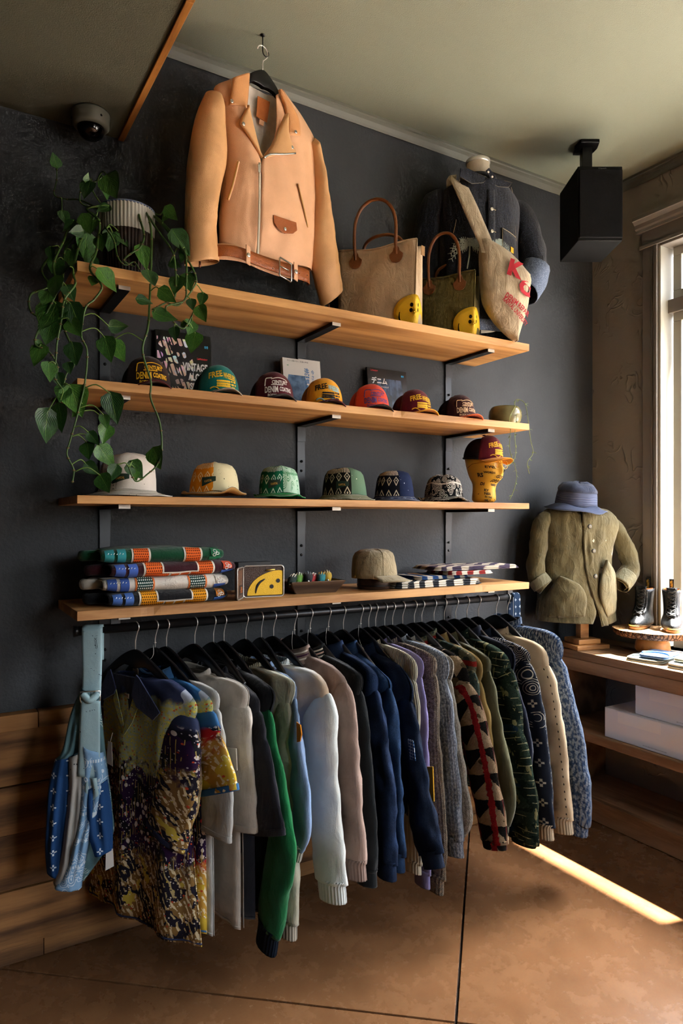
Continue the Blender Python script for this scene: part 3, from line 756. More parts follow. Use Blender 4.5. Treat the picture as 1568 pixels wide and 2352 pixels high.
# sleeves
def sleeve_j(L, Rr, th, sd, d0, nv=40):
    l = pl(JD(L, d0), nv); r = pl(JD(Rr, d0), nv); mb = MB(); n = 22
    def fn(u, v):
        j = int(round(v*nv)); q = 2*pi*u; c = (l[j][0]+r[j][0])/2; w = (r[j][0]-l[j][0])/2; cz = (l[j][1]+r[j][1])/2; wz = (r[j][1]-l[j][1])/2
        a = c+w*cos(q); z = cz+wz*cos(q)
        f = .010*nz(a*14+sd, z*9, sin(q)+sd)+.006*nz(a*34, z*26, sd)*(.4+v)+.004*nz(a*20, z*70, sd)*v
        tt = lerp(th, v)
        return FJ.pt(a, z, d0+(tt+f)*sin(q)-.012*v)
    mb.grid(fn, n, nv, cu=True, uvf=lambda u, v: (u*.4, v*.6)); return mb
sl = sleeve_j([(474, 212), (455, 262), (443, 321), (434, 420), (431, 534), (431, 603)], [(506, 226), (513, 290), (517, 372), (504, 440), (496, 510), (503, 602)], [(0, .03), (.12, .05), (.5, .055), (.8, .05), (1, .045)], 3, .03)
s1 = sl.build('sleeve', m_lea2, jk, solid=.003)
sl = sleeve_j([(706, 335), (714, 362), (721, 430), (720, 520), (720, 600), (746, 702)], [(720, 318), (728, 348), (743, 420), (761, 520), (775, 592), (786, 664)], [(0, .02), (.12, .045), (.5, .052), (.8, .048), (1, .042)], 9, .02)
s2 = sl.build('sleeve', m_lea2, jk, solid=.003)
for sl_, p, q in ((s1, (452, 604), (452, 618)), (s2, (747, 700), (748, 712))):
    mb = MB(); a, z = J(*p); b, y = J(*q); mb.tube([FJ.pt(a, z, .02), FJ.pt(b, y, .02)], .004, 6, flat=.5); mb.build('cuff_zip_pull', plain('#6b3a22', .4, .5), sl_)
# collar wings and lapels
def wing(nm, quadL, quadR, d, lift, m=m_lea, cv=.01):
    mb = MB(); panel(mb, FJ, JD(quadL, d+.008), JD(quadR, d+.008), cv, 8, 10, d0=d, fold=.002, sway=lift); return mb.build(nm, m, jk, solid=.0045, bevel=.0)
m_col = leather('#c68c58', .5, 300, .1)
wing('collar', [(533, 181), (530, 210), (527, 239)], [(571, 169), (571, 205), (569, 247)], .052, lambda u, v: .012*(1-v), m_col)
wing('collar', [(637, 208), (654, 250), (663, 311)], [(643, 210), (684, 268), (692, 311)], .052, lambda u, v: .012*(1-v), m_col)
wing('lapel', [(568, 249), (551, 281), (563, 300), (600, 361)], [(571, 240), (586, 292), (594, 325), (602, 362)], .068, lambda u, v: .006*(1-u), m_lea2)
wing('lapel', [(657, 262), (640, 300), (618, 345), (606, 362)], [(660, 262), (664, 312), (679, 347), (679, 351)], .07, lambda u, v: .006*u, m_lea2)
mb = MB().tube(spline([FJ.pt(*FJ.atd(607, 362, .088)), FJ.pt(*FJ.atd(622, 354, .088)), FJ.pt(*FJ.atd(650, 353.5, .086)), FJ.pt(*FJ.atd(679, 352, .084))], 12), .0035, 6, flat=.5); mb.build('lapel_zip', m_silver, jk)
# surface depth of the front at (a,z): used for studs, zips and pockets
def jd(px, py):
    a, z = J(px, py); l = J(508, py)[0]; r = J(720, py)[0]; uu = min(1, max(0, (a-l)/(r-l))); return bul(.5)*max(0, 1-abs(2*uu-1)**2.4)**.55+.009
mb = MB().tube(spline([FJ.pt(*FJ.atd(px, py, .086)) for px, py in ((596, 374), (596, 430), (595, 500), (593, 550), (592, 590))], 20), .0055, 6, flat=.45, up=FJ.e); mb.build('front_zip', plain('#d6d2c4', .35, .6), jk)
mb = MB(); a, z, _ = FJ.atd(594.5, 384, .09); patch(mb, FJ, [(a-.006, z+.008), (a+.006, z+.008), (a+.004, z-.02), (a-.004, z-.02)], .09, .003); mb.build('zip_pull', m_silver, jk, False)
for pts in ([(547, 370), (540, 400), (532, 432), (523, 459)], [(684, 422), (692, 455), (700, 490), (707, 522)]):
    mb = MB().tube(spline([FJ.pt(*FJ.atd(*p, jd(*p)-.001)) for p in pts], 14), .0058, 6, flat=.5); z_ = mb.build('pocket_welt', m_lea, jk)
    mb = MB().tube(spline([FJ.pt(*FJ.atd(*p, jd(*p)+.003)) for p in pts], 14), .0028, 6, flat=.5); mb.build('pocket_zip', plain('#b98f52', .3, .8), z_)
mb = MB(); patch(mb, FJ, JD([(626.5, 494.4), (653, 503), (679, 511.5), (681, 530), (672, 537), (653, 537), (636, 524), (628, 511)], .078), .078, .004); fl = mb.build('pocket_flap', m_belt, jk, False, bevel=.001)
for nm, px, py, par in (('snap', 535, 230, jk), ('snap', 558, 285, jk), ('snap', 682, 301, jk), ('snap', 670, 339, jk), ('snap', 653.5, 526, fl)):
    a, z, _ = FJ.atd(px, py, .08); disc(FJ, a, z, .082 if py > 500 or py == 339 else (.082 if py == 285 else .072), .0068, .003).build(nm, m_silver, par)
# waistband, belt, loops and buckle
bt = [(503, 558), (540, 567), (590, 588), (640, 604), (690, 616), (721, 623)]; bb = [(503, 584), (540, 592), (590, 615), (640, 632), (690, 645), (722, 650)]
def band(top, bot, off, nu=40):
    a = pl(JD(top, .075), nu); b = pl(JD(bot, .075), nu)
    def fn(u, v):
        i = int(round(u*nu)); s_ = a[i][0]+(b[i][0]-a[i][0])*v; z = a[i][1]+(b[i][1]-a[i][1])*v
        return FJ.pt(s_, z, .062*max(0, 1-abs(2*u-1)**2.4)**.55+off)
    return MB().grid(fn, nu, 3)
band([(503, 552), (540, 560), (590, 583), (640, 600), (690, 612), (718, 618)], [(503, 588), (540, 596), (570, 606), (600, 620), (650, 634), (720, 640)], .012).build('waistband', m_lea, jk, solid=.004)
belt = band(bt, bb, .03).build('belt', m_belt, jk, solid=.005)
for px, py in ((566, 588), (675, 626)):
    a, z, _ = FJ.atd(px, py, .09); mb = MB(); patch(mb, FJ, [(a-.009, z+.036), (a+.009, z+.03), (a+.009, z-.036), (a-.009, z-.03)], .098, .004); lo = mb.build('belt_loop', m_lea, jk, False, bevel=.001)
    disc(FJ, a, z, .102, .008).build('snap', m_silver, lo)
a, z, _ = FJ.atd(652, 621, .094); P = [FJ.pt(a+x_, z+y_-x_*.22, .103) for x_, y_ in ((-.026, -.034), (-.028, -.03), (-.028, .03), (-.026, .034), (.026, .034), (.028, .03), (.028, -.03), (.026, -.034))]
mb = MB().tube(P, .0032, 6, closed=True); mb.tube([FJ.pt(a-.028, z+.006, .105), FJ.pt(a+.012, z, .106)], .0025, 6); mb.build('buckle', m_silver, belt)
for px, py in ((622, 619), (701, 634), (683, 630)):
    a, z, _ = FJ.atd(px, py, .083); disc(FJ, a, z, .094, .0024, .0012, 8).build('belt_hole', m_black, belt)

# ================================================================ canvas tote bags
m_hnd = leather('#7c4a24', .3, 300, .1); m_yel = leather('#e6b81f', .5, 260, .06)
def tote(label, corner, yaw, w, h, d, c, handle, hlen, tagd):
    """corner = nearest bottom corner on the shelf; the wide face runs away to the left, the gusset to the right"""
    t = thing('canvas_tote_bag', label, 'tote bag', corner); m = cloth(c, None, 420, .9, .35, .1)
    ex = Vector((-cos(yaw), sin(yaw), 0)); ey = Vector((sin(yaw), cos(yaw), 0))   # along the face (leftwards), along the gusset (backwards)
    def P(a, b, z):                                       # a along face 0..w, b along gusset 0..d
        tp = z/h; ca, cb = a-w/2, b-d/2
        ka = 1+.04*tp; kb = 1-.28*tp
        return ex*(w/2+ca*ka)+ey*(d/2+cb*kb)+Vector((0, 0, z))
    def topz(a): return h*(1-.035*sin(pi*a/w)**2+.008*sin(a*23))
    def face(b0, sg, sd):
        mb = MB()
        def fn(u, v):
            a = u*w; z = topz(a)*v; p = P(a, b0, z)
            bul_ = .02*sin(pi*u)*sin(pi*min(1, v*1.1))+.006*nz(a*14+sd, z*10, sd)*(1 if 0 < u < 1 else .2)
            return p-ey*sg*bul_
        mb.grid(fn, 18, 18, uvf=lambda u, v: (u*w, v*h)); return mb
    face(0, 1, corner[0]).build('front_panel', m, t, solid=.003); face(d, -1, 3).build('back_panel', m, t, solid=.003)
    for a0, sg in ((0, 1), (w, -1)):
        mb = MB()
        def fn(u, v, a0=a0, sg=sg):
            b = u*d; z = h*v*(1-.0); p = P(a0, b, z); fold = .045*sin(pi*u)**2*v**1.5
            return p+ex*sg*(fold-.012*sin(pi*u)*(1-v))+Vector((0, 0, -.012*sin(pi*u)*v))
        mb.grid(fn, 10, 14, uvf=lambda u, v: (u*d, v*h)); mb.build('gusset', m, t, solid=.003)
    mb = MB(); mb.grid(lambda u, v: P(u*w, v*d, .002), 4, 4); mb.build('bag_base', leather('#8a5a35', .5), t)
    # rolled top hem and corner seam
    mb = MB(); mb.tube([P(w*k/20, 0, topz(w*k/20))-ey*(.002+.0*k) for k in range(21)], .004, 6); mb.build('top_hem', m, t)
    mb = MB(); mb.tube([P(0, 0, h*k/12)+(-ex-ey)*.001 for k in range(13)], .0028, 6); mb.build('corner_seam', m, t)
    # handles: an upright one in front, a fallen one behind
    for b0, sg, up, ln_ in ((0, 1, 1, hlen), (d, -1, .55, hlen*.75)):
        s_ = .26*w
        p0, p1 = P(w/2-s_, b0, h*.9)-ey*sg*.012, P(w/2+s_, b0, h*.9)-ey*sg*.012
        Q = []
        for k in range(25):
            q = pi*k/24; Q.append((p0+p1)/2+(p0-p1)/2*cos(q)*(1+.22*sin(q))+Vector((0, 0, h*.06+ln_*up*sin(q)**.8))+ey*sg*(.03*sin(q) if up < 1 else -.01))
        Q = [p0-Vector((0, 0, .02))]+[p0]+Q+[p1]+[p1-Vector((0, 0, .02))]
        hd = MB().tube(Q, .0072, 8).build('handle', m_hnd, t)
        for pp in (p0, p1):
            mb = MB(); o_ = pp-Vector((0, 0, .02)); out = []
            for k in range(16):
                q = 2*pi*k/16; rx = .026*(abs(sin(q))**.8)*(1 if sin(q) > 0 else -1); rz = .036*cos(q)
                out.append(o_+ex*rx*(1.15 if cos(q) < .2 else .6)+Vector((0, 0, rz))+ey*sg*(.004-.004))
            mb.prism(out, -ey*sg*.004); mb.build('handle_patch', m_hnd, hd, False, bevel=.001)
    # smiling corner patch wrapped round the near corner
    r = .092
    mb = MB(); sm = MB()
    def wrapc(x, z):                                       # x>0 along the front face, x<0 along the gusset
        return (P(max(0, x), max(0, -x)*1.0, z)-ey*(.0055+.022*sin(pi*x/w)*sin(pi*min(1, z/h*1.1)) if x > 0 else 0)-ex*(.0055 if x <= 0 else 0)+(-ey-ex)*(.002))
    cz_ = .052
    ring_ = [[wrapc(.03*0+r*.95*rr*cos(q), max(.003, cz_+r*.8*rr*sin(q))) for q in [2*pi*k/40 for k in range(40)]] for rr in (0.02, .25, .5, .75, 1)]
    vs = [p for rg in ring_ for p in rg]; n = 40
    mb.add(vs, [(j*n+k, j*n+(k+1) % n, (j+1)*n+(k+1) % n, (j+1)*n+k) for j in range(4) for k in range(n)]+[tuple(range(n))]); pa = mb.build('corner_patch', m_yel, t, solid=.002)
    def dot(cx, cz, rx, rz):
        vs = [wrapc(cx+rx*cos(2*pi*k/12), cz+rz*sin(2*pi*k/12))+(-ey-ex)*.0018 for k in range(12)]; MB().fan(vs).build('eye', m_black, pa, False)
    dot(.014, .082, .007, .009); dot(.016, .060, .007, .009); dot(-.022, .086, .006, .008); dot(-.02, .064, .006, .008)
    mo = MB(); n2 = 14
    pts = [(.05+.012*cos(q)*1.1, .042+.03*sin(q)) for q in [-1.9+2.4*k/n2 for k in range(n2+1)]]
    ins = [(x_+.007*(1-abs(2*k/n2-1)*.6), z_) for k, (x_, z_) in enumerate(pts)]
    mo.add([wrapc(x_, max(.006, z_))+(-ey-ex)*.0018 for x_, z_ in pts+ins], [(k, k+1, n2+2+k, n2+1+k) for k in range(n2)]); mo.build('mouth', m_black, pa, False)
    return t, P, ex, ey
c1 = onZ(950, 751, SH[0]+.0); c1 = Vector((c1.x, c1.y, SH[0]+.001))
c1 = onY(951, 744, -.345); c1.z = SH[0]+.001
t1, P1, ex1, ey1 = tote('large cream canvas tote with brown leather handles beside the tan jacket', c1, rad(54), .34, .36, .11, '#c3ad8f', None, .2, 0)
mb = MB(); mb.prism([P1(.0, .03, .30)-ex1*.012, P1(0, .06, .30)-ex1*.02, P1(0, .06, .34)-ex1*.02, P1(0, .03, .34)-ex1*.012], -ex1*.002); mb.build('woven_label', plain('#8a6a45', .8), t1, False)
c2 = onY(1086, 770, -.345); c2.z = SH[0]+.001
tote('olive green canvas tote with brown leather handles beside the cream one', c2, rad(56), .26, .29, .11, '#62592f', None, .19, 0)
# ================================================================ dress form, dark denim jacket and printed sling bag on the top shelf
DF = Vector((2.193, -.195, SH[0]+.0005)); FD = Frame(DF, rad(-15)); D = FD.at; FD.off = .19
m_linen = cloth('#b9ad98', None, 500, .9, .3)
df = thing('dress_form', 'linen tailor dress form with metal neck cap at the top shelf end', 'mannequin', DF)
MB().lathe([(.125, 0), (.125, .012), (.118, .016), (.02, .017)], 36).build('base', plain('#d8d5cf', .4), df)
MB().tube([(0, 0, .016), (0, 0, .12)], .014, 10).build('pole', m_steel, df)
mb = MB()
tor = [(.09, .105, .075), (.12, .15, .1), (.25, .15, .1), (.38, .14, .095), (.5, .165, .11), (.6, .175, .105), (.66, .165, .09), (.70, .12, .075), (.725, .07, .06), (.74, .058, .055), (.80, .054, .052), (.86, .054, .052)]
vs = [FD.pt(a*cos(2*pi*k/24), z, b*sin(2*pi*k/24)) for z, a, b in tor for k in range(24)]
mb.add(vs, [(j*24+k, j*24+(k+1) % 24, (j+1)*24+(k+1) % 24, (j+1)*24+k) for j in range(len(tor)-1) for k in range(24)]+[tuple(range(24))[::-1]]); mb.build('torso', m_linen, df)
MB().lathe([(.055, .858), (.056, .861), (.056, .874), (.05, .878), (.0005, .879)], 28).build('neck_cap', m_chrome, df)
mb = MB(); put_text(mb, 'ROSS PRO INC.', lambda a, b: (a-.0, -.1253+abs(a)*abs(a)*4.1, .0065+b), width=.05, height=.006); mb.build('base_print', m_ink, df)
m_denim = cloth('#13171f', '#2a3140', 900, .8, .4, .25); m_denim_in = cloth('#55647c', '#7b8aa3', 900, .85, .4, .2); m_thr = plain('#a89a7c', .8)
dj = thing('denim_jacket', 'dark denim jacket with palm tree embroidery on the dress form', 'jacket', DF)
def dbul(v): return lerp([(0, .085), (.12, .108), (.5, .11), (1, .115)], v)
Ld = [(-.075, .76), (-.16, .725), (-.205, .66), (-.195, .5), (-.19, .35), (-.195, .2), (-.2, .05)]
Rd = [(.075, .76), (.16, .725), (.205, .66), (.195, .5), (.19, .35), (.195, .2), (.2, .05)]
mb = MB(); panel(mb, FD, Ld, Rd, dbul, 26, 30, fold=.006, seed=2); mb.build('front_panel', m_denim, dj, solid=.003)
mb = MB(); panel(mb, FD, Ld, Rd, dbul, 20, 24, fold=.006, seed=6, back=True); mb.build('back_panel', m_denim, dj, solid=.003)
def ddep(a, z):
    v = min(1, max(0, (.76-z)/.71)); w = .195; return dbul(v)*max(0, 1-min(1, abs(a)/w)**2.2)**.5
# placket, hem band and seams
mb = MB(); mb.grid(lambda u, v: FD.pt(.0+.036*u-.01, .72-.62*v, ddep(.02, .72-.62*v)+.007), 3, 20); mb.build('placket', m_denim, dj, solid=.003)
mb = MB(); mb.grid(lambda u, v: FD.pt(-.197+.394*u, .05+.05*v, ddep(-.197+.394*u, .1)+.006), 24, 2); mb.build('hem_band', m_denim_in, dj, solid=.003)
for s_ in (-1, 1):
    mb = MB().tube(spline([FD.pt(s_*a, z, ddep(a, z)+.006) for a, z in ((.13, .735), (.15, .66), (.148, .56), (.16, .49))], 16), .0012, 4); mb.build('topstitch', m_thr, dj)
for z in (.6, .5, .4, .3, .2):
    disc(FD, .008, z, ddep(0, z)+.010, .008, .003).build('button', plain('#c9c5ba', .3, .5), dj)
    mb = MB(); mb.tube([FD.pt(.01, z+.001, ddep(0, z)+.012), FD.pt(.027, z-.004, ddep(0, z)+.012)], .0016, 5); mb.build('buttonhole', m_thr, dj)
# chest pocket with yellow tab
pp = [(.062, .53), (.15, .51), (.15, .41), (.062, .42)]
mb = MB(); mb.grid(lambda u, v: FD.pt(.062+.088*u, .525-.02*u-.115*v, ddep(.062+.088*u, .5)+.008), 8, 5); po = mb.build('chest_pocket', m_denim, dj, solid=.002)
mb = MB().tube([FD.pt(.064+.084*k/8, .522-.02*k/8, ddep(.064+.084*k/8, .5)+.0105) for k in range(9)], .0012, 4); mb.tube([FD.pt(.064, .52-.1*k/4, ddep(.064, .5)+.0105) for k in range(5)], .0012, 4); mb.build('topstitch', m_thr, po)
mb = MB(); mb.add([FD.pt(a, z, ddep(a, z)+.012) for a, z in ((.112, .447), (.13, .444), (.13, .42), (.112, .423))], [(0, 1, 2, 3)]); mb.build('yellow_tab', plain('#d69a1e', .6), po, False, solid=.002)
# palm trees stitched on the front
def palm(a0, z0, sc, nm='palm_embroidery', c='#98a49c'):
    mb = MB()
    def ribbon(P, w):
        m = len(P); A = []
        for i, (a, z) in enumerate(P):
            b = P[min(i+1, m-1)]; p = P[max(i-1, 0)]; dx, dz = b[0]-p[0], b[1]-p[1]; l = math.hypot(dx, dz) or 1
            ww = w*(1-i/m*.7); off = ddep(a, z)+.0085
            A += [FD.pt(a-dz/l*ww, z+dx/l*ww, off), FD.pt(a+dz/l*ww, z-dx/l*ww, off)]
        mb.add(A, [(2*i, 2*i+1, 2*i+3, 2*i+2) for i in range(m-1)])
    for q in range(11):
        th = -.5+q*(pi+1.0)/10; ln_ = sc*R.uniform(.75, 1.05); P = []
        for k in range(8):
            t = k/7; P.append((a0+ln_*t*cos(th), z0+ln_*t*sin(th)*.7-.45*ln_*t*t+.12*ln_*t))
        ribbon(P, .0024*sc/.07)
        for k in range(1, 8):
            for s_ in (-1, 1):
                a, z = P[k]; b = P[k-1]; dx, dz = a-b[0], z-b[1]; l = math.hypot(dx, dz) or 1; L2 = sc*.22*(1-.5*k/8)
                ribbon([(a, z), (a+(dx*.6/l-s_*dz/l)*L2, z+(dz*.6/l+s_*dx/l)*L2-.004)], .0017*sc/.07)
    ribbon([(a0, z0), (a0-.003, z0-sc*.6), (a0-.012, z0-sc*1.25)], .0035*sc/.07)
    mb.build(nm, plain(c, .9), dj)
palm(-.095, .43, .085); palm(.055, .44, .08); palm(.15, .36, .06)
# collar
m_edge = plain('#6f6a5c', .8)
for pp_, dd in (([(1057, 387), (1074, 388), (1098, 400), (1119, 410), (1108, 421), (1082, 423), (1055, 407)], .105), ([(1131, 399), (1137, 411), (1156, 416), (1175, 421), (1166, 431), (1142, 430), (1124, 420)], .105)):
    pts_ = [FD.atd(px, py, dd)[:2] for px, py in pp_]
    mb = MB(); patch(mb, FD, pts_, dd, .005); cl_ = mb.build('collar', m_denim, dj, False, bevel=.001)
    mb = MB().tube([FD.pt(a, z, dd+.0055) for a, z in pts_[2:]], .0011, 4); mb.build('topstitch', m_edge, cl_)
mb = MB(); mb.grid(lambda u, v: FD.pt(.085*cos(2*pi*u), .735+.055*v+.02*max(0, -sin(2*pi*u)), .075*sin(2*pi*u)), 28, 3, cu=True); mb.build('collar_stand', m_denim, dj, solid=.003)
mb = MB(); mb.prism([FD.pt(*FD.atd(*p, .12)) for p in ((1115, 392), (1122, 386), (1138, 408), (1128, 414))], FD.n*.003); mb.build('collar_tab', m_denim, dj, False)
for a, z, _d in (FD.atd(1121, 395, .124), FD.atd(1130, 406, .124)): disc(FD, a, z, .124, .005, .002, 8).build('button', plain('#d5d2c8', .4), dj)
# sleeves: far one hangs, near-window one bends at the elbow with turned-up cuff
mb = MB(); limb(mb, FD, [(-.165, .70, -.02), (-.225, .62, -.03), (-.24, .48, -.05), (-.235, .33, -.06), (-.225, .2, -.05)], [(0, .035), (.15, .06), (.6, .06), (1, .05)], [(0, .04), (.2, .06), (1, .045)], fold=.008, seed=2); mb.build('sleeve', m_denim, dj, solid=.003)
mb = MB(); limb(mb, FD, [(.165, .70, -.02), (.225, .645, -.01), (.262, .55, 0), (.285, .44, .01), (.265, .34, .03), (.215, .27, .06)], [(0, .035), (.15, .062), (.5, .068), (1, .062)], [(0, .04), (.2, .06), (1, .05)], fold=.01, seed=5); s_ = mb.build('sleeve', m_denim, dj, solid=.003)
mb = MB(); limb(mb, FD, [(.29, .40, .012), (.262, .33, .032), (.205, .26, .062)], [(0, .076), (1, .072)], [(0, .066), (1, .060)], fold=.004, m=12, seed=5); mb.build('turned_cuff', m_denim_in, s_, solid=.003)
# sling bag
m_canv = cloth('#b6a68c', None, 420, .9, .45, .14); m_redp = plain('#a3202c', .85)
sb = thing('canvas_sling_bag', 'cream canvas sling bag with red lettering across the denim jacket', 'bag', DF)
mb = MB(); PT = [FD.atd(1046, 416, .0), FD.atd(1052, 420, .07), FD.atd(1072, 462, .125), FD.atd(1092, 508, .15), FD.atd(1113, 556, .17), FD.atd(1119, 582, .185)]
Q = spline([FD.pt(a, z, d) for a, z, d in PT], 24); A = []
for i, p in enumerate(Q):
    t = (Q[min(i+1, 24)]-Q[max(i-1, 0)]).normalized(); s1 = t.cross(FD.n).normalized(); w = .036-.01*max(0, i/24-.5)
    for k in range(5): A.append(p+s1*(w*(k/2-1))+FD.n*(.002*nz(i*.6, k)+.003))
mb.add(A, [(i*5+k, i*5+k+1, i*5+6+k, i*5+5+k) for i in range(24) for k in range(4)]); mb.build('strap', m_canv, sb, solid=.004)
mb = MB().tube(spline([FD.pt(*FD.atd(1046, 416, .0)), FD.pt(-.13, .76, -.06), FD.pt(0, .6, -.145), FD.pt(.14, .45, -.135), FD.pt(.215, .37, -.02)], 20), .03, 6, flat=.12); mb.build('back_strap', m_canv, sb)
Lg = FD.ats([(1110, 545), (1109, 600), (1112, 660), (1120, 700), (1150, 745), (1188, 780)])
Rg = FD.ats([(1128, 548), (1175, 578), (1222, 628), (1222, 665), (1215, 712), (1192, 781)])
def sbd(v): return .03+.035*sin(pi*min(1, v*1.05))
mb = MB(); panel(mb, FD, Lg, Rg, sbd, 20, 26, d0=.155, fold=.008, fs=26, seed=3); mb.build('pouch', m_canv, sb, solid=.003)
mb = MB(); panel(mb, FD, Lg, Rg, .012, 14, 20, d0=.152, back=True); mb.build('pouch_back', m_canv, sb, solid=.003)
mb = MB().tube(spline([FD.pt(*D(*p), .17) for p in ((1128, 548), (1175, 578), (1222, 630))], 14), .006, 6); mb.build('mouth_hem', m_canv, sb)
def onbag(px, py):
    a, z = D(px, py); return a, z
def bagtext(body, px0, py0, px1, py1, hgt, bold=.03, m=m_redp, nm='lettering', dd=.212):
    a0 = D(px0, py0); a1 = D(px1, py1); w = math.hypot(a1[0]-a0[0], a1[1]-a0[1]); rot = math.atan2(a1[1]-a0[1], a1[0]-a0[0]); mb = MB()
    cx, cz = (a0[0]+a1[0])/2, (a0[1]+a1[1])/2
    def fn(x, y):
        uu = (x-D(1112, 680)[0])/(D(1222, 680)[0]-D(1112, 680)[0]); e = max(0, 1-abs(2*min(1, max(0, uu))-1)**2.2)**.5
        return FD.pt(x, y, .155+.062*e+.012)
    put_text(mb, body, fn, cx, cz, rot, width=w, height=hgt, bold=bold); return mb.build(nm, m, sb, False)
bagtext('K', 1158, 618, 1192, 632, .075, .06); bagtext('O', 1182, 660, 1222, 675, .07, .06)
bagtext('DENIM REPAIR', 1152, 682, 1208, 727, .026, .03); bagtext('KAPITAL UNIVERSITY', 1148, 690, 1202, 750, .024, .03)

# ================================================================ bust with olive hunting jacket and blue hat on the bench
BU = Vector((2.915, -.195, BZ)); FB = Frame(BU, rad(-26)); B_ = FB.at; FB.off = .07
m_pine = wood('#7d5027', '#b9824a', 'X', 1.5, .5, .3)
bu = thing('bust_stand', 'wooden post stand with square base carrying the olive jacket', 'mannequin', BU)
Mz = Matrix.Rotation(rad(-12), 4, 'Z')
boxo('base', -.1, .1, -.09, .09, .0005, .024, m_pine, bu, .004, Mz); boxo('base_step', -.068, .068, -.06, .06, .0245, .05, m_pine, bu, .004, Mz)
boxo('post', -.026, .026, -.02, .02, .0505, .3, m_pine, bu, .002, Mz)
tor = [(.26, .13, .09), (.32, .15, .1), (.45, .15, .105), (.56, .165, .11), (.64, .17, .1), (.68, .14, .08), (.7, .08, .06), (.74, .055, .05), (.79, .052, .05)]
mb = MB(); vs = [FB.pt(a*cos(2*pi*k/24), z, b*sin(2*pi*k/24)) for z, a, b in tor for k in range(24)]
mb.add(vs, [(j*24+k, j*24+(k+1) % 24, (j+1)*24+(k+1) % 24, (j+1)*24+k) for j in range(len(tor)-1) for k in range(24)]+[tuple(range(24))[::-1], tuple(range((len(tor)-1)*24, len(tor)*24))]); mb.build('torso', m_linen, bu)
m_oliv = cloth('#5d5539', None, 600, .85, .5, .16); m_oliv2 = cloth('#787358', None, 600, .6, .5, .14)
oj = thing('hunting_jacket', 'olive cotton hunting jacket with three buttons on the bench bust', 'jacket', BU)
def obul(v): return lerp([(0, .085), (.12, .105), (.5, .11), (1, .125)], v)
Lo = FB.ats([(1300, 1166), (1262, 1172), (1247, 1210), (1252, 1270), (1250, 1330), (1243, 1400), (1242, 1428)])
Ro = FB.ats([(1366, 1166), (1408, 1172), (1432, 1205), (1414, 1270), (1416, 1330), (1421, 1390), (1424, 1425)])
Mo = FB.ats([(1330, 1172), (1330, 1195), (1333, 1240), (1337, 1300), (1344, 1350), (1358, 1400), (1350, 1430)])
Mr = FB.ats([(1328, 1172), (1328, 1195), (1330, 1240), (1334, 1300), (1345, 1350), (1362, 1400), (1370, 1436)])
l_all, r_all = pl(Lo, 36), pl(Ro, 36)
def ojhalf(L, Rr, u0, u1, sd, off):
    l = pl(L, 36); r = pl(Rr, 36)
    def fn(u, v):
        j = int(round(v*36)); a = l[j][0]+(r[j][0]-l[j][0])*u; z = l[j][1]+(r[j][1]-l[j][1])*u
        uu = (a-l_all[j][0])/(r_all[j][0]-l_all[j][0]); uu = min(1, max(0, uu)); e = max(0, 1-abs(2*uu-1)**2.2)**.5
        return FB.pt(a, z, obul(v)*e+.010*nz(a*24+sd, z*8, sd)+.006*nz(a*50, z*26, sd)+off)
    return MB().grid(fn, 16, 36, uvf=lambda u, v: (u*.25, v*.5))
ojhalf(Lo, Mo, 0, .5, 1, 0).build('front_panel', m_oliv, oj, solid=.003); ojhalf(Mr, Ro, .5, 1, 5, .006).build('front_panel', m_oliv, oj, solid=.003)
mb = MB(); panel(mb, FB, Lo, Ro, obul, 16, 24, back=True, fold=.004); mb.build('back_panel', m_oliv, oj, solid=.003)
ojhalf(FB.ats([(1330, 1195), (1332, 1240), (1336, 1300), (1347, 1350), (1364, 1400), (1374, 1434)]), FB.ats([(1346, 1195), (1349, 1240), (1354, 1300), (1362, 1350), (1378, 1400), (1388, 1434)]), 0, 1, 5, .010).build('placket', m_oliv, oj, solid=.002)
m_btn = plain('#2b2d2c', .3, 0, .5)
for px, py in ((1339, 1209), (1348, 1264), (1352, 1321)):
    a, z = B_(px, py); b = disc(FB, a, z, .142, .0115, .004).build('button', m_btn, oj); disc(FB, a, z, .146, .0075, .0012).build('button_face', plain('#7a7566', .4), b)
def pocket(pts, d, sd):
    L, Rr = pts; l = pl(FB.ats(L), 16); r = pl(FB.ats(Rr), 16)
    def fn(u, v):
        j = int(round(v*16)); a = l[j][0]+(r[j][0]-l[j][0])*u; z = l[j][1]+(r[j][1]-l[j][1])*u
        uu = min(1, max(0, (a-B_(1247, 1380)[0])/(B_(1422, 1380)[0]-B_(1247, 1380)[0]))); e = max(0, 1-abs(2*uu-1)**2.2)**.5
        bb_ = sin(pi*u)**.6*sin(pi*min(1, .12+v*.88))**.6
        return FB.pt(a, z, .122*e+.012+d*bb_+.014*nz(a*26+sd, z*22, sd)*bb_)
    return MB().grid(fn, 14, 16)
pocket(([(1276, 1322), (1262, 1350), (1250, 1380), (1246, 1418)], [(1280, 1322), (1318, 1340), (1334, 1370), (1330, 1412)]), .014, 2).build('pocket', m_oliv, oj, solid=.003)
pocket(([(1381, 1285), (1367, 1325), (1366, 1370), (1385, 1415)], [(1384, 1285), (1412, 1318), (1422, 1360), (1418, 1402)]), .02, 8).build('pocket', m_oliv2, oj, solid=.003)
mb = MB(); limb(mb, FB, [(*B_(1262, 1180), .02), (*B_(1246, 1215), .035), (*B_(1238, 1280), .04), (*B_(1236, 1330), .05), (*B_(1252, 1350), .07)], [(0, .02), (.2, .042), (.7, .044), (1, .04)], [(0, .03), (.2, .05), (1, .042)], fold=.012, seed=4); s_ = mb.build('sleeve', m_oliv, oj, solid=.003)
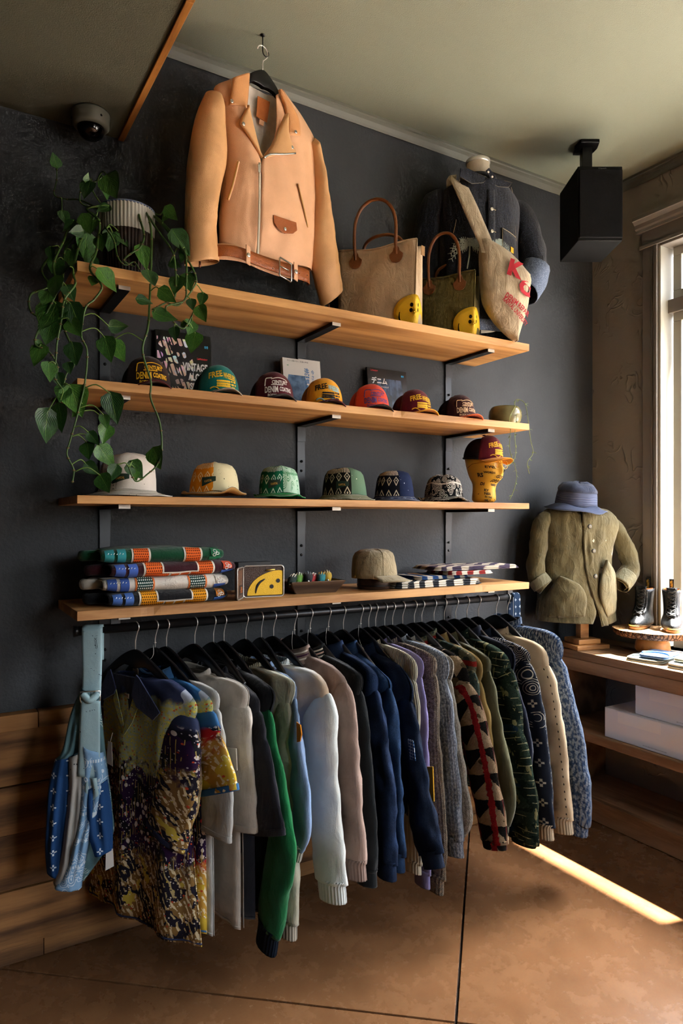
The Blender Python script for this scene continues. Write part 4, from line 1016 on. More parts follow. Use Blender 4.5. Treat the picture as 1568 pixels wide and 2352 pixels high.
mb = MB(); limb(mb, FB, [(*B_(1236, 1328), .05), (*B_(1248, 1346), .065)], [(0, .052), (1, .052)], [(0, .046), (1, .046)], m=8, seed=4); mb.build('rolled_cuff', m_oliv2, s_, solid=.004)
mb = MB(); limb(mb, FB, [(*B_(1404, 1180), -.0), (*B_(1436, 1225), -.01), (*B_(1452, 1270), .0), (*B_(1458, 1304), .02), (*B_(1436, 1332), .05), (*B_(1424, 1344), .06)], [(0, .02), (.22, .044), (.6, .045), (1, .04)], [(0, .02), (.2, .05), (1, .042)], fold=.012, seed=7); s_ = mb.build('sleeve', m_oliv, oj, solid=.003)
mb = MB(); limb(mb, FB, [(*B_(1447, 1322), .04), (*B_(1424, 1344), .065)], [(0, .05), (1, .05)], [(0, .05), (1, .05)], m=8, seed=4); mb.build('rolled_cuff', m_oliv2, s_, solid=.004)
# blue sashiko hat on the neck
g = G('blue_stitch_cotton', .9, .15); u, v = g.uv(); s1 = (v*900).sn()*.5+.5; g.col(g.mix(s1*.5, '#474f68', '#6b7388')); g.bump(s1+g.noise(g.obj(), 60, 3), .5, .003); m_hatb = g.m
hp = FB.pt(*B_(1331, 1172)); hat = thing('sun_hat', 'faded blue stitched cotton hat resting on the olive jacket bust', 'hat', BU+hp+Vector((0, 0, .018))+FB.n*.02, -YAW)
hat.rotation_euler = (rad(9), rad(4), -YAW)
def hatm(nm, prof, n=36, m=m_hatb, sd=0, wob=.006, **k):
    mb = MB(); mb.grid(lambda u, v: ((lambda r, z, q: ((r+wob*nz(2*cos(q)+sd, 2*sin(q), z*9))*1.06*cos(q), (r+wob*nz(2*cos(q)+sd+4, 2*sin(q), z*9))*.94*sin(q), z+wob*1.3*nz(1.6*cos(q), 1.6*sin(q)+sd, r*14)))(*prof[int(round(v*(len(prof)-1)))], 2*pi*u)), n, len(prof)-1, cu=True, uvf=lambda u, v: (u*.6, v*.12)); return mb.build(nm, m, hat, solid=.003, **k)
hatm('crown', [(.098, .01), (.096, .03), (.094, .06), (.091, .078), (.086, .092), (.07, .112), (.04, .124), (.002, .126)], sd=1)
hatm('brim', [(.097, .014), (.125, .0), (.14, -.006), (.152, -.010)], sd=3, wob=.01)
mb = MB().tube([(.104*cos(2*pi*k/36), .092*sin(2*pi*k/36), .014) for k in range(36)], .0025, 5, closed=True); mb.build('band', cloth('#3d4252'), hat)
hatm('crown_top', [(.0935, .079), (.09, .094), (.074, .1145), (.042, .127), (.002, .129)], sd=1, m=cloth('#3b4256', None, 500, .9, .4), wob=.009)
# ================================================================ caps, hats and books
def bandana(name, base, ink, sc=1., cross=False, patch2=None, dens=.5):
    """printed cotton: outlined paisley-like drops, dots and little crosses"""
    g = G(name, .9, .12); u, v = g.uv(); uv = g.uvv()
    def paisley(s, dn):
        wv = g.noise(uv, 24*s, 2, color=True); q = g.node('ShaderNodeVectorMath', operation='MULTIPLY_ADD'); g.nt.links.new(wv.k, q.inputs[0]); q.inputs[1].default_value = (.02/s,)*3; g.nt.links.new(uv.k, q.inputs[2])
        w = X(g, q.outputs[0]); d = g.vor(g.scale(w, (1, .72, 1)), 30*s, out=0)
        ring = (((d*7).fr()-.5).ab() < .16)*(d < .62)*(g.noise(uv, 6*s, 2) > 1-dn)
        d2 = g.vor(uv, 95*s, out=0) < .22; return ring.mx(d2*(g.noise(uv, 17*s, 2) > .68-.25*dn))
    ink_f = paisley(sc, dens)
    if dens > .45:
        row = ((v*11*sc).fr() < .12)*(((u*120*sc).fr()-.5).ab() < .3); ink_f = ink_f.mx(row)
    if cross:
        a = (u*16*sc).fr()-.5; b = (v*16*sc).fr()-.5
        ink_f = ((a.ab() < .045)*(b.ab() < .2)).mx((b.ab() < .045)*(a.ab() < .2))*((a*a+b*b) > .003)
    c = g.mix(ink_f, base, ink)
    if patch2:
        b2, i2, edge, sgn = patch2
        a = ((u*26*sc).fr()-.5).ab(); b = ((v*20*sc).fr()-.5).ab(); dia = ((a+b-.33).ab() < .055).mx((a+b) < .09); bnd = (v > .085)*(v < .12)
        f2 = (dia*(v < .085)).mx(paisley(sc*1.2, .62)*(v > .12)).mx(bnd*((u*130).fr() < .5))
        c = g.mix((u > edge) if sgn > 0 else (u < edge), c, g.mix(f2, b2, i2))
    g.col(c); o = g.obj(); g.bump(g.noise(o, 700, 1)*.4+g.noise(o, 45, 3), .35, .004); return g.m
def mesh_fabric(c):
    g = G('cap_mesh', .8, .2); u, v = g.uv(); a = (u*190).fr()-.5; b = (v*190).fr()-.5; h = lin(c)
    hole = (a*a+b*b) < .10; g.col(g.mix(hole, c, tuple(x*.25 for x in h[:3]))); g.bump(hole.inv(), .6, .002); return g.m
def cap_pt(th, t, a=.082, b=.094, h=.115):                # crown surface; th=0 is the front (+x)
    f = max(0, cos(th)); hh = h*(.88+.12*f); z = hh*sin(t*pi/2)**.9
    r = cos(t*pi/2)**(.55 if f > .3 else .75)
    return Vector((b*cos(th)*r+.006*f*t, a*sin(th)*r, z))
def trucker(label, px, py, c_front, c_mesh, c_brim, ink, words, turn, z, y=-.2, ink2=None, small=False, tilt=0, sq=1., par=None, loc=None):
    p = onY(px, py, y) if loc is None else loc
    t = thing('trucker_cap', label, 'cap', (p.x, p.y, z), turn, 'printed trucker caps') if True else None
    if tilt: t.rotation_euler = (0, tilt, turn)
    mf = cloth(c_front, None, 500, .85, .15, .05)
    mb = MB(); mb.grid(lambda u, v: cap_pt(-1.15+2.3*u, v*.985), 22, 12, uvf=lambda u, v: (u*.2, v*.12)); mb.build('front_panel', mf, t, solid=.003)
    mb = MB(); mb.grid(lambda u, v: cap_pt(1.15+(2*pi-2.3)*u, v*.985)*.995, 30, 10, uvf=lambda u, v: (u*.34, v*.13)); mb.build('mesh_back', mesh_fabric(c_mesh), t, solid=.0015)
    MB().lathe([(.008, .1125), (.008, .116), (.004, .1185), (.0005, .119)], 12).build('top_button', mf, t)
    mb = MB().tube([cap_pt(1.15+(2*pi-2.3)*k/24, .02)*1.003 for k in range(25)], .004, 6); mb.build('sweatband', plain(c_mesh, .9), t)
    # curved brim
    def br(u, v):
        th = -1.12+2.24*u; q = cap_pt(th, .02); L = .068*cos(th*.95)**.75; x = q.x+L*v; yy = q.y*(1+.06*v)
        return Vector((x, yy, .012-.30*yy*yy/.09-.010*v*v+.010*v*(1-abs(yy)/.09)))
    mb = MB(); mb.grid(br, 22, 8); mb.build('brim', cloth(c_brim, None, 500, .85, .15, .05), t, solid=.0035)
    # print on the front panel
    def onf(x, yv): tt = min(.93, max(.02, math.asin(min(1, max(0, yv)/.115)**(1/.9))*2/pi)); q = cap_pt(x/.088, tt); n_ = Vector((cos(x/.088), sin(x/.088), .25)).normalized(); return q+n_*.0035
    pr = MB(); pr2 = MB()
    if words == 'FREE':
        put_text(pr, 'FREE', lambda x, yv: onf(x, yv+.004*cos(x*20)), -.031, .068, .12, width=.055, height=.023, bold=.03)
        put_text(pr2 if ink2 else pr, 'WHEELERS', lambda x, yv: onf(x, yv), .03, .066, -.12, width=.062, height=.022, bold=.03)
        for r in range(3):
            for k in range(7): pr.add([onf(-.022+.0075*k+.0055*cos(q), .047-.009*r+.0038*sin(q)) for q in [2*pi*i/8 for i in range(8)]], [tuple(range(8))])
        for k in range(9): q0 = R.uniform(0, 6); pr.add([onf(.035+.006*(k % 4)+.0045*cos(q+q0), .026+.011*(k//3)+.004*sin(q+q0)) for q in [2*pi*i/6 for i in range(6)]], [tuple(range(6))])
        s2 = [(.0, .016)]+[( -.045+.09*k/14, .018+.008*sin(k*.8)) for k in range(15)]
        (pr2 if ink2 else pr).tube([onf(-.05+.1*k/16, .019+.006*sin(k*.7)) for k in range(17)], .0022, 5)
        put_text(pr, 'DRIVE-IN', lambda x, yv: onf(x, yv), 0, .033, 0, width=.05, height=.008, bold=.02)
    else:
        put_text(pr, 'CENTURY', onf, .008, .066, 0, width=.07, height=.015, bold=.03)
        put_text(pr, 'DENIM', onf, -.028, .038, .06, width=.052, height=.024, bold=.03); put_text(pr, 'COATING', onf, .032, .04, -.06, width=.056, height=.017, bold=.03)
        put_text(pr, 'BODY & PAINT', onf, -.002, .017, 0, width=.08, height=.009, bold=.03)
        pr.tube([onf(-.03+.07*k/10, .078+.006*sin(pi*k/10)) for k in range(11)]+[onf(.046, .07)], .0014, 4); pr.tube([onf(-.055, .052+.004*k) for k in range(8)]+[onf(-.05+.006*k, .083) for k in range(5)], .0018, 4)
        pr.tube([onf(-.03+.05*k/8, .056) for k in range(9)], .0016, 4)
    pr.build('print', plain(ink, .8), t, False)
    if pr2.v: pr2.build('print_accent', plain(ink2, .8), t, False)
    return t
zc = SH[1]+.001
TR = rad(-93)
trucker('dark brown trucker cap with yellow print, leftmost on the cap shelf', 335, 860, '#2a1712', '#17100e', '#4a1018', '#e0a91c', 'DENIM', TR, zc, -.24)
trucker('teal trucker cap with yellow print in front of the aloha magazine', 495, 880, '#0f6f69', '#0b4f4c', '#8b8378', '#e3b62a', 'FREE', TR, zc, -.24)
trucker('maroon trucker cap with white print beside the white book', 623, 895, '#4f0f1b', '#3a0c14', '#3b3435', '#dcd3cc', 'DENIM', TR-.1, zc, -.24)
trucker('mustard yellow trucker cap with black and blue print', 738, 905, '#e09a1c', '#b97a18', '#4f1020', '#231a12', 'FREE', TR-.16, zc, -.24, '#8fc6cc')
trucker('orange trucker cap with purple print before the denim magazine', 846, 915, '#d8452a', '#c33a24', '#2b1d1c', '#5a4478', 'DENIM', TR-.16, zc, -.24)
trucker('maroon trucker cap with mustard brim and yellow print', 944, 930, '#5a0f1e', '#3d0c16', '#d8901a', '#e3b02a', 'FREE', TR-.05, zc, -.24)
trucker('brown trucker cap with bright orange brim beside the small pot', 1046, 940, '#3a1716', '#1b1718', '#d05a26', '#d8b58f', 'DENIM', TR-.05, zc, -.24)

# magazines and books leaning on the wall
def book(name, label, px0, px1, py, y, z, h, th, cov, lean=7):
    a = onY(px0, py, y); b = onY(px1, py, y); w = (b.x-a.x)
    t = thing(name, label, 'magazine' if th < .015 else 'book', ((a.x+b.x)/2, y, z)); t.rotation_euler = (rad(-lean), 0, 0)
    boxo('pages', -w/2+.002, w/2-.002, .0015, th-.0015, .003, h-.003, plain('#d8d2c4', .8), t)
    c = boxo('front_cover', -w/2, w/2, 0, .0014, 0, h, cov, t); boxo('back_cover', -w/2, w/2, th-.0014, th, 0, h, cov, t); boxo('spine', -w/2, -w/2+.0018, 0, th, 0, h, cov, t)
    return t, c, w
def covtext(c, body, x, z, w, h, col, bold=.02, nm='lettering', rot=0, d=-.0007):
    mb = MB(); put_text(mb, body, lambda a, b: (a, d, b), x, z, rot, width=w, height=h, bold=bold); return mb.build(nm, plain(col, .5), c, False)
g = G('aloha_cover', .3, .4); o = g.obj(); x, y, z = g.xyz(o)
fl_ = g.vor(o, 26, out=1); n_ = g.noise(o, 30, 2); hs = g.node('ShaderNodeHueSaturation'); hs.inputs['Saturation'].default_value = .55; hs.inputs['Value'].default_value = 1.1; g.nt.links.new(fl_.k, hs.inputs['Color'])
wc_ = g.noise(o, 14, 2, color=True); q_ = g.node('ShaderNodeVectorMath', operation='MULTIPLY_ADD'); g.nt.links.new(wc_.k, q_.inputs[0]); q_.inputs[1].default_value = (.05,)*3; g.nt.links.new(o.k, q_.inputs[2]); ow_ = X(g, q_.outputs[0])
shirt = ((x+.035).ab() < .07)*(z < .26); flow = (g.vor(ow_, 34) < .5)*shirt*(((x+.03)*300+z*90).sn() > -.55)
g.col(g.mix(flow, g.mix(shirt, '#0d1712', '#10121b'), g.mix(n_.ss(.4, .6), X(g, hs.outputs[0]), '#d9b9a6')))
t, c, w = book('magazine', 'dark magazine titled vintage aloha with a floral shirt cover', 362, 490, 830, -.06, SH[1]+.001, .285, .012, g.m)
covtext(c, 'VINTAGE', .042, .152, .1, .032, '#dcdcda', .035); covtext(c, 'ALOHA', .053, .113, .08, .03, '#dcdcda', .035); covtext(c, 'SHIRT', .053, .075, .07, .028, '#dcdcda', .035)
covtext(c, 'Lightning', .072, .187, .042, .011, '#c0262a', .03)
for dx in (0, .008):
    mb = MB(); mb.add([(.086+dx+.0035*cos(q), -.0007, .238+.006*sin(q)) for q in [2*pi*i/12 for i in range(12)]], [tuple(range(12))]); mb.build('emblem', plain('#2e8fc0', .5), c, False)
g = G('laundry_cover', .35, .35); o = g.obj(); x, y, z = g.xyz(o); nn = g.noise(o, 25, 4)
sh_ = ((x+.02).ab() < (z*-.22+.075))*(z < .165+0*1.)
g.col(g.mix(sh_, '#cfcdc6', g.mix(nn.ss(.35, .65), '#33506f', '#5e7fa3')))
t, c, w = book('book', 'white laundry book with a blue shirt photo and blue writing', 655, 736, 850, -.085, SH[1]+.001, .235, .02, g.m)
covtext(c, '洗\n濯\nの', .028, .15, .024, .1, '#2d6ca3', .015); covtext(c, '今\nさ\nら\n聞\nけ', .056, .14, .015, .11, '#2d6ca3', .01); covtext(c, '今さら聞けない 洗濯の基本', -.012, .225, .1, .007, '#4a4a48', .005); covtext(c, 'ei', -.06, .205, .008, .006, '#2f8d5a', .02)
t, c, w = book('book', 'second white book peeking up behind the laundry book', 692, 742, 850, -.061, SH[1]+.001, .245, .012, plain('#d2d0c9', .4))
covtext(c, '補足完全ガイド', 0, .237, .05, .006, '#555555', .005)
g = G('denim_cover', .25, .4); o = g.obj(); x, y, z = g.xyz(o); nn = g.noise(g.scale(o, (1, 1, .35)), 40, 4)
jean = ((x-.012).ab() < (z*-.10+.085))*(z < .205); gap = ((x-.012).ab() < .006)*(z < .13)
g.col(g.mix(jean*gap.inv(), '#101318', g.mix(nn.ss(.35, .7), '#16202f', '#4a6284')))
t, c, w = book('magazine', 'dark denim magazine with a photo of faded jeans', 850, 941, 880, -.06, SH[1]+.001, .25, .01, g.m)
covtext(c, 'デニム', -.045, .193, .085, .032, '#e4e4e2', .03); covtext(c, 'バイヤーズカタログ', -.035, .165, .08, .008, '#d2d2d0', .01); covtext(c, 'Lightning', -.07, .238, .04, .011, '#c0262a', .03)
for dx in (0, .008):
    mb = MB(); mb.add([(.082+dx+.0032*cos(q), -.0007, .226+.0055*sin(q)) for q in [2*pi*i/12 for i in range(12)]], [tuple(range(12))]); mb.build('emblem', plain('#2e8fc0', .5), c, False)

# ---------------------------------------------------------------- bucket hats
m_pen = plain('#1d3427', .8)
def bucket(label, px, y, mats, rc=.086, hc=.098, rb=.13, up=0, sd=0, turn=0, flop=.008, pennant=True):
    p = onY(px, 1150, y); t = thing('bucket_hat', label, 'hat', (p.x, p.y, SH[2]+.001), turn, 'bandana bucket hats on the pale shelf')
    pc = [(1.08, 0), (1.08, .015), (1.05, .3), (.99, .58), (.92, .77), (.79, .91), (.55, .985), (.25, 1.02), (.01, 1.02)]
    def W(r, z, q, k): return Vector(((r+flop*nz(1.6*cos(q)+sd, 1.6*sin(q), z*8))*cos(q), (r+flop*nz(1.6*cos(q)+sd+5, 1.6*sin(q), z*8))*sin(q)*.9, z+flop*.9*nz(1.5*cos(q)+sd, 1.5*sin(q)+k, 2)*(z > .02)))
    H0 = .022
    for (q0, q1), m in zip(((-pi*.5, pi*.5), (pi*.5, pi*1.5)), mats[:2]):
        mb = MB(); mb.grid(lambda u, v: W(rc*pc[int(round(v*8))][0], H0+hc*pc[int(round(v*8))][1], q0+(q1-q0)*u, 1), 20, 8, uvf=lambda u, v: ((u-.5)*.27, v*.16)); mb.build('crown_side', m, t, solid=.003)
    bp = [(rc*1.06, H0+.002), (rc*1.14, H0-.006), ((rc+rb)/2*1.04, H0-.014+.012*up), (rb, .003+.022*up)]
    mb = MB()
    def bf(u, v):
        q = 2*pi*u; r, z = bp[int(round(v*3))]; w_ = max(0, nz(1.3*cos(q)+sd*3, 1.3*sin(q), 4))*.03*v if up else 0
        p_ = W(r, z, q, 3); p_.z = max(.002, z+.004*nz(2*cos(q)+sd, 2*sin(q))*v+w_); return p_
    mb.grid(bf, 48, 3, cu=True, uvf=lambda u, v: (u*.75, v*.06)); b_ = mb.build('brim', mats[2], t, solid=.003)
    for k in range(3):
        mb = MB().tube([bf(i/48, (k+1)/3)+Vector((0, 0, .0018)) for i in range(48)], .0008, 4, closed=True); mb.build('brim_stitch', plain('#8d8a80', .9), b_)
    if pennant:
        mb = MB(); n_ = 6; q0 = -.55+pennant*.0
        top = [W(rc*1.055, H0+.052-.003*k/n_, q0+.62*k/n_-.2, 1)*1.02 for k in range(n_+1)]; bot = [W(rc*1.06, H0+.02+.013*k/n_, q0+.62*k/n_-.2, 1)*1.02 for k in range(n_+1)]
        mb.add(top+bot, [(k, k+1, n_+2+k, n_+1+k) for k in range(n_)]); pe = mb.build('pennant_label', m_pen, t)
        mb = MB(); put_text(mb, 'KAPITAL', lambda a, b: W(rc*1.055, H0+.036+b, q0-.2+.30+a/rc, 1)*1.03, width=.03, height=.008, bold=.02); mb.build('lettering', plain('#c79b4a', .7), pe)
    return t
Wt = '#c9c2b8'
bucket('white bandana bucket hat with black marks behind the pothos tip', 294, -.2, [bandana('white_band', '#cbc4ba', '#3c3834', 1.4, False, None, .43), bandana('white_band2', '#c7bfb4', '#6f6963', 1.2, False, None, .43), bandana('white_band3', '#c3bdb2', '#3d3a38', 1.6, False, None, .44)], .098, .125, .168, 0, 1, rad(-95), .012)
bucket('orange and cream patchwork bandana bucket hat', 492, -.2, [bandana('orange_b', '#c9c09a', '#4a4834', 1.3, False, ('#cf7d16', '#e6cf9f', -.02, -1), .44), bandana('orange_b2', '#cc7a17', '#e6cc98', 1), bandana('orange_b3', '#b58b52', '#d9c79b', 1.2)], .088, .105, .128, .7, 3, rad(-100), .01)
bucket('bright green patchwork bandana bucket hat beside the orange one', 641, -.2, [bandana('green_b', '#a8c7b0', '#2f7a4c', 1.3, False, ('#0e5a3c', '#cfe0d0', 0., -1), .6), bandana('green_b2', '#0e5a3c', '#cfe0d0', 1.2), bandana('green_b3', '#0f7a3c', '#4fae74', 1.2)], .082, .104, .115, .3, 5, rad(-105), .008)
bucket('sage and black paisley bandana bucket hat in the row middle', 791, -.2, [bandana('sage_b', '#567059', '#cfd2bd', 1.1, False, ('#191713', '#cbbfa3', 0, -1), .38), bandana('sage_b2', '#171512', '#c9bda0', .9), bandana('sage_b3', '#6c6d53', '#c9c7b4', 1.3)], .092, .108, .138, 0, 7, rad(-105), .01)
bucket('navy bandana bucket hat between the sage and black ones', 905, -.2, [bandana('navy_b', '#1a2440', '#d6d9e0', 1.2, False, ('#12131c', '#d8cdb8', -.0, -1), .42), bandana('navy_b2', '#11131c', '#cfc7b2', 1), bandana('navy_b3', '#27324f', '#6f7d97', 1.2, True)], .086, .108, .122, 0, 9, rad(-110), .008, False)
bucket('black and white ethnic print bandana bucket hat beside the head', 1018, -.2, [bandana('black_b', '#0e0e10', '#d8d2c4', 1.5, False, None, .75), bandana('black_b2', '#0e0e10', '#d8d2c4', 1.5, False, None, .75), bandana('black_b3', '#141416', '#d8d2c4', 1.8, False, None, .7)], .086, .098, .126, .2, 11, rad(-110), .008, False)

# ---------------------------------------------------------------- printed display head with cap and glasses
g = G('printed_head', .5, .3); u, v = g.uv(); g.col(g.mix((g.noise(g.obj(), 35, 3) > .68), '#d5a233', '#3a2a12')); m_head = g.m
hp = onY(1111, 1148, -.2); hd = thing('mannequin_head', 'yellow display head printed with black words on the hat shelf', 'mannequin', (hp.x, hp.y, SH[2]+.001), rad(-82))
hs_ = [(.0, .050, .062, 0), (.03, .049, .06, 0), (.07, .047, .054, .0), (.095, .05, .06, .004), (.11, .058, .078, .012), (.125, .064, .087, .012), (.15, .069, .092, .008), (.18, .074, .093, .002), (.21, .076, .094, -.004), (.24, .074, .09, -.008), (.265, .062, .076, -.01), (.282, .036, .045, -.01), (.287, .005, .006, -.01)]
def headpt(i, q):
    z, a, b, cx = hs_[i]; x = cx+b*cos(q); y_ = a*sin(q); f = max(0, cos(q))
    nose = max(0, 1-abs(sin(q))/.16)*f; chin = max(0, 1-abs(sin(q))/.45)*f
    if i in (6, 7): x += nose*(.03 if i == 6 else .014)
    if i == 4: x += chin*.006
    if i == 7 and abs(abs(sin(q))-.35) < .2 and f > 0: x -= .007
    if i == 5 and abs(sin(q)) < .3 and f > 0: x += .004
    return Vector((x, y_, z))
mb = MB(); n = 40; A = []; UVs = []
for i in range(len(hs_)):
    for k in range(n): A.append(headpt(i, 2*pi*k/n)); UVs.append((k/n*.5, hs_[i][0]))
mb.add(A, [(j*n+k, j*n+(k+1) % n, (j+1)*n+(k+1) % n, (j+1)*n+k) for j in range(len(hs_)-1) for k in range(n)]+[tuple(range(n))[::-1]], UVs); mb.build('head', m_head, hd, sub=1)
def headmap(x, z, off=.0025):
    for j in range(len(hs_)-1):
        if hs_[j][0] <= z <= hs_[j+1][0]: break
    f = (z-hs_[j][0])/(hs_[j+1][0]-hs_[j][0]); q = x/.075
    p = headpt(j, q)*(1-f)+headpt(j+1, q)*f; return p+Vector((cos(q), sin(q), 0))*off
mb = MB()
for wd, x, z, w_, h_ in (('GOOD', .0, .118, .06, .014), ('GRIN', -.015, .1, .06, .015), ('GENT', -.005, .086, .055, .015), ('KY', -.055, .06, .03, .012), ('NES', -.05, .044, .04, .012), ('IN THE', -.045, .028, .045, .009), ('MILY', -.05, .013, .04, .009), ('GC', .03, .055, .02, .012), ('ON', .035, .04, .02, .01), ('SO', .02, .145, .03, .012), ('DI', -.085, .09, .025, .014), ('EYES', -.05, .165, .05, .012), ('&', .05, .17, .02, .02), ('RS', -.1, .13, .025, .02), ('WORDS', -.06, .14, .05, .01)):
    put_text(mb, wd, headmap, x, z, R.uniform(-.15, .15), width=w_, height=h_, bold=.04)
mb.build('printed_words', plain('#2a1d0c', .7), hd)
gl = thing('eyeglasses', 'thin gold wire eyeglasses worn by the yellow display head', 'glasses', hd.location+Vector((0, 0, .178)), rad(-82))
mb = MB()
for s_ in (-1, 1):
    mb.tube([(.103-abs(.026*cos(q)+.03)*.12, s_*.03+.024*cos(q), .02*sin(q)) for q in [2*pi*k/20 for k in range(20)]], .0012, 5, closed=True)
    mb.tube([(.095, s_*.054, .008), (.07, s_*.08, .008), (.0, s_*.083, .004), (-.03, s_*.08, -.012)], .0011, 5)
mb.tube([(.1, -.007, .004), (.107, 0, .007), (.1, .007, .004)], .0012, 5); mb.build('wire_frame', plain('#c8a24a', .25, .9), gl)
for s_ in (-1, 1): MB().fan([(.101-abs(.026*cos(q)+.03)*.12, s_*.03+.023*cos(q), .019*sin(q)) for q in [2*pi*k/20 for k in range(20)]]).build('lens', m_glass, gl, False)
tc = trucker('maroon trucker cap with mustard brim worn by the yellow display head', 0, 0, '#5a1020', '#1a1214', '#d58d1c', '#e0a82c', 'FREE', rad(-82), SH[2]+.205, loc=hd.location+Vector((-.004, .006, 0)), tilt=rad(5))
# ---------------------------------------------------------------- small glazed pot with a trailing succulent
sp = onY(1156, 975, -.2); spt = thing('small_plant_pot', 'round olive glazed pot with trailing string succulent at the shelf end', 'potted plant', (sp.x+.01, sp.y, SH[1]+.001))
g = G('olive_glaze', .22, .5); o = g.obj(); g.col(g.mix(g.noise(o, 14, 3).ss(.3, .7), '#6d6742', '#857d55')); m_gl = g.m
MB().lathe([(.04, 0), (.055, .006), (.073, .03), (.079, .055), (.076, .08), (.066, .097), (.06, .101), (.056, .098), (.06, .085)], 32, False).build('pot', m_gl, spt)
MB().lathe([(.058, .085), (.03, .09), (.0005, .091)], 20, False).build('soil', plain('#2a1f16', .9), spt)
m_stem = plain('#8f9a55', .6); m_lf = plain('#7c8f4a', .5)
def trail(P, step, par, lsz, m=m_lf):
    Q = spline(P, 40); st_ = MB().tube(Q, .0013, 5).build('stem', m_stem, par); base = None
    for i in range(4, 40, step):
        p, d = Q[i], (Q[i]-Q[i-1]).normalized()
        for s_ in (-1, 1):
            if base is None:
                base = MB(); base.add([(0, 0, 0), (.35, .14, .03), (1, 0, 0), (.35, -.14, .03)], [(0, 1, 2, 3)]); me = base.build('leaf', m, st_, solid=0); base = me.data; o_ = me
            else: o_ = link('leaf', base, st_)
            o_.location = p; o_.scale = (lsz*R.uniform(.7, 1.2),)*3; o_.rotation_euler = (R.uniform(-.6, .6), R.uniform(-.2, .9), R.uniform(0, 6.28))
rt = Vector((_RT[0], _RT[1], 0))
def up(px, py, d=0): return onY(px, py, sp.y+d)-spt.location
trail([Vector((.04, -.02, .095)), up(1185, 918, -.03), up(1204, 925, -.06), up(1212, 960, -.12), up(1218, 1010, -.14), up(1224, 1040, -.14), up(1211, 1062, -.14), up(1215, 1088, -.14)], 4, spt, .018)
trail([Vector((.0, -.07, .099)), up(1170, 960, -.10), up(1172, 990, -.17), up(1170, 1030, -.18), up(1182, 1070, -.18), up(1186, 1095, -.18), up(1180, 1125, -.18), up(1170, 1148, -.18)], 3, spt, .02)
trail([Vector((.03, -.05, .097)), up(1185, 965, -.10), up(1182, 1000, -.17), up(1184, 1040, -.18), up(1176, 1062, -.18), up(1158, 1072, -.18)], 4, spt, .02)
# ================================================================ on the lowest shelf
ZS = SH[3]+.001
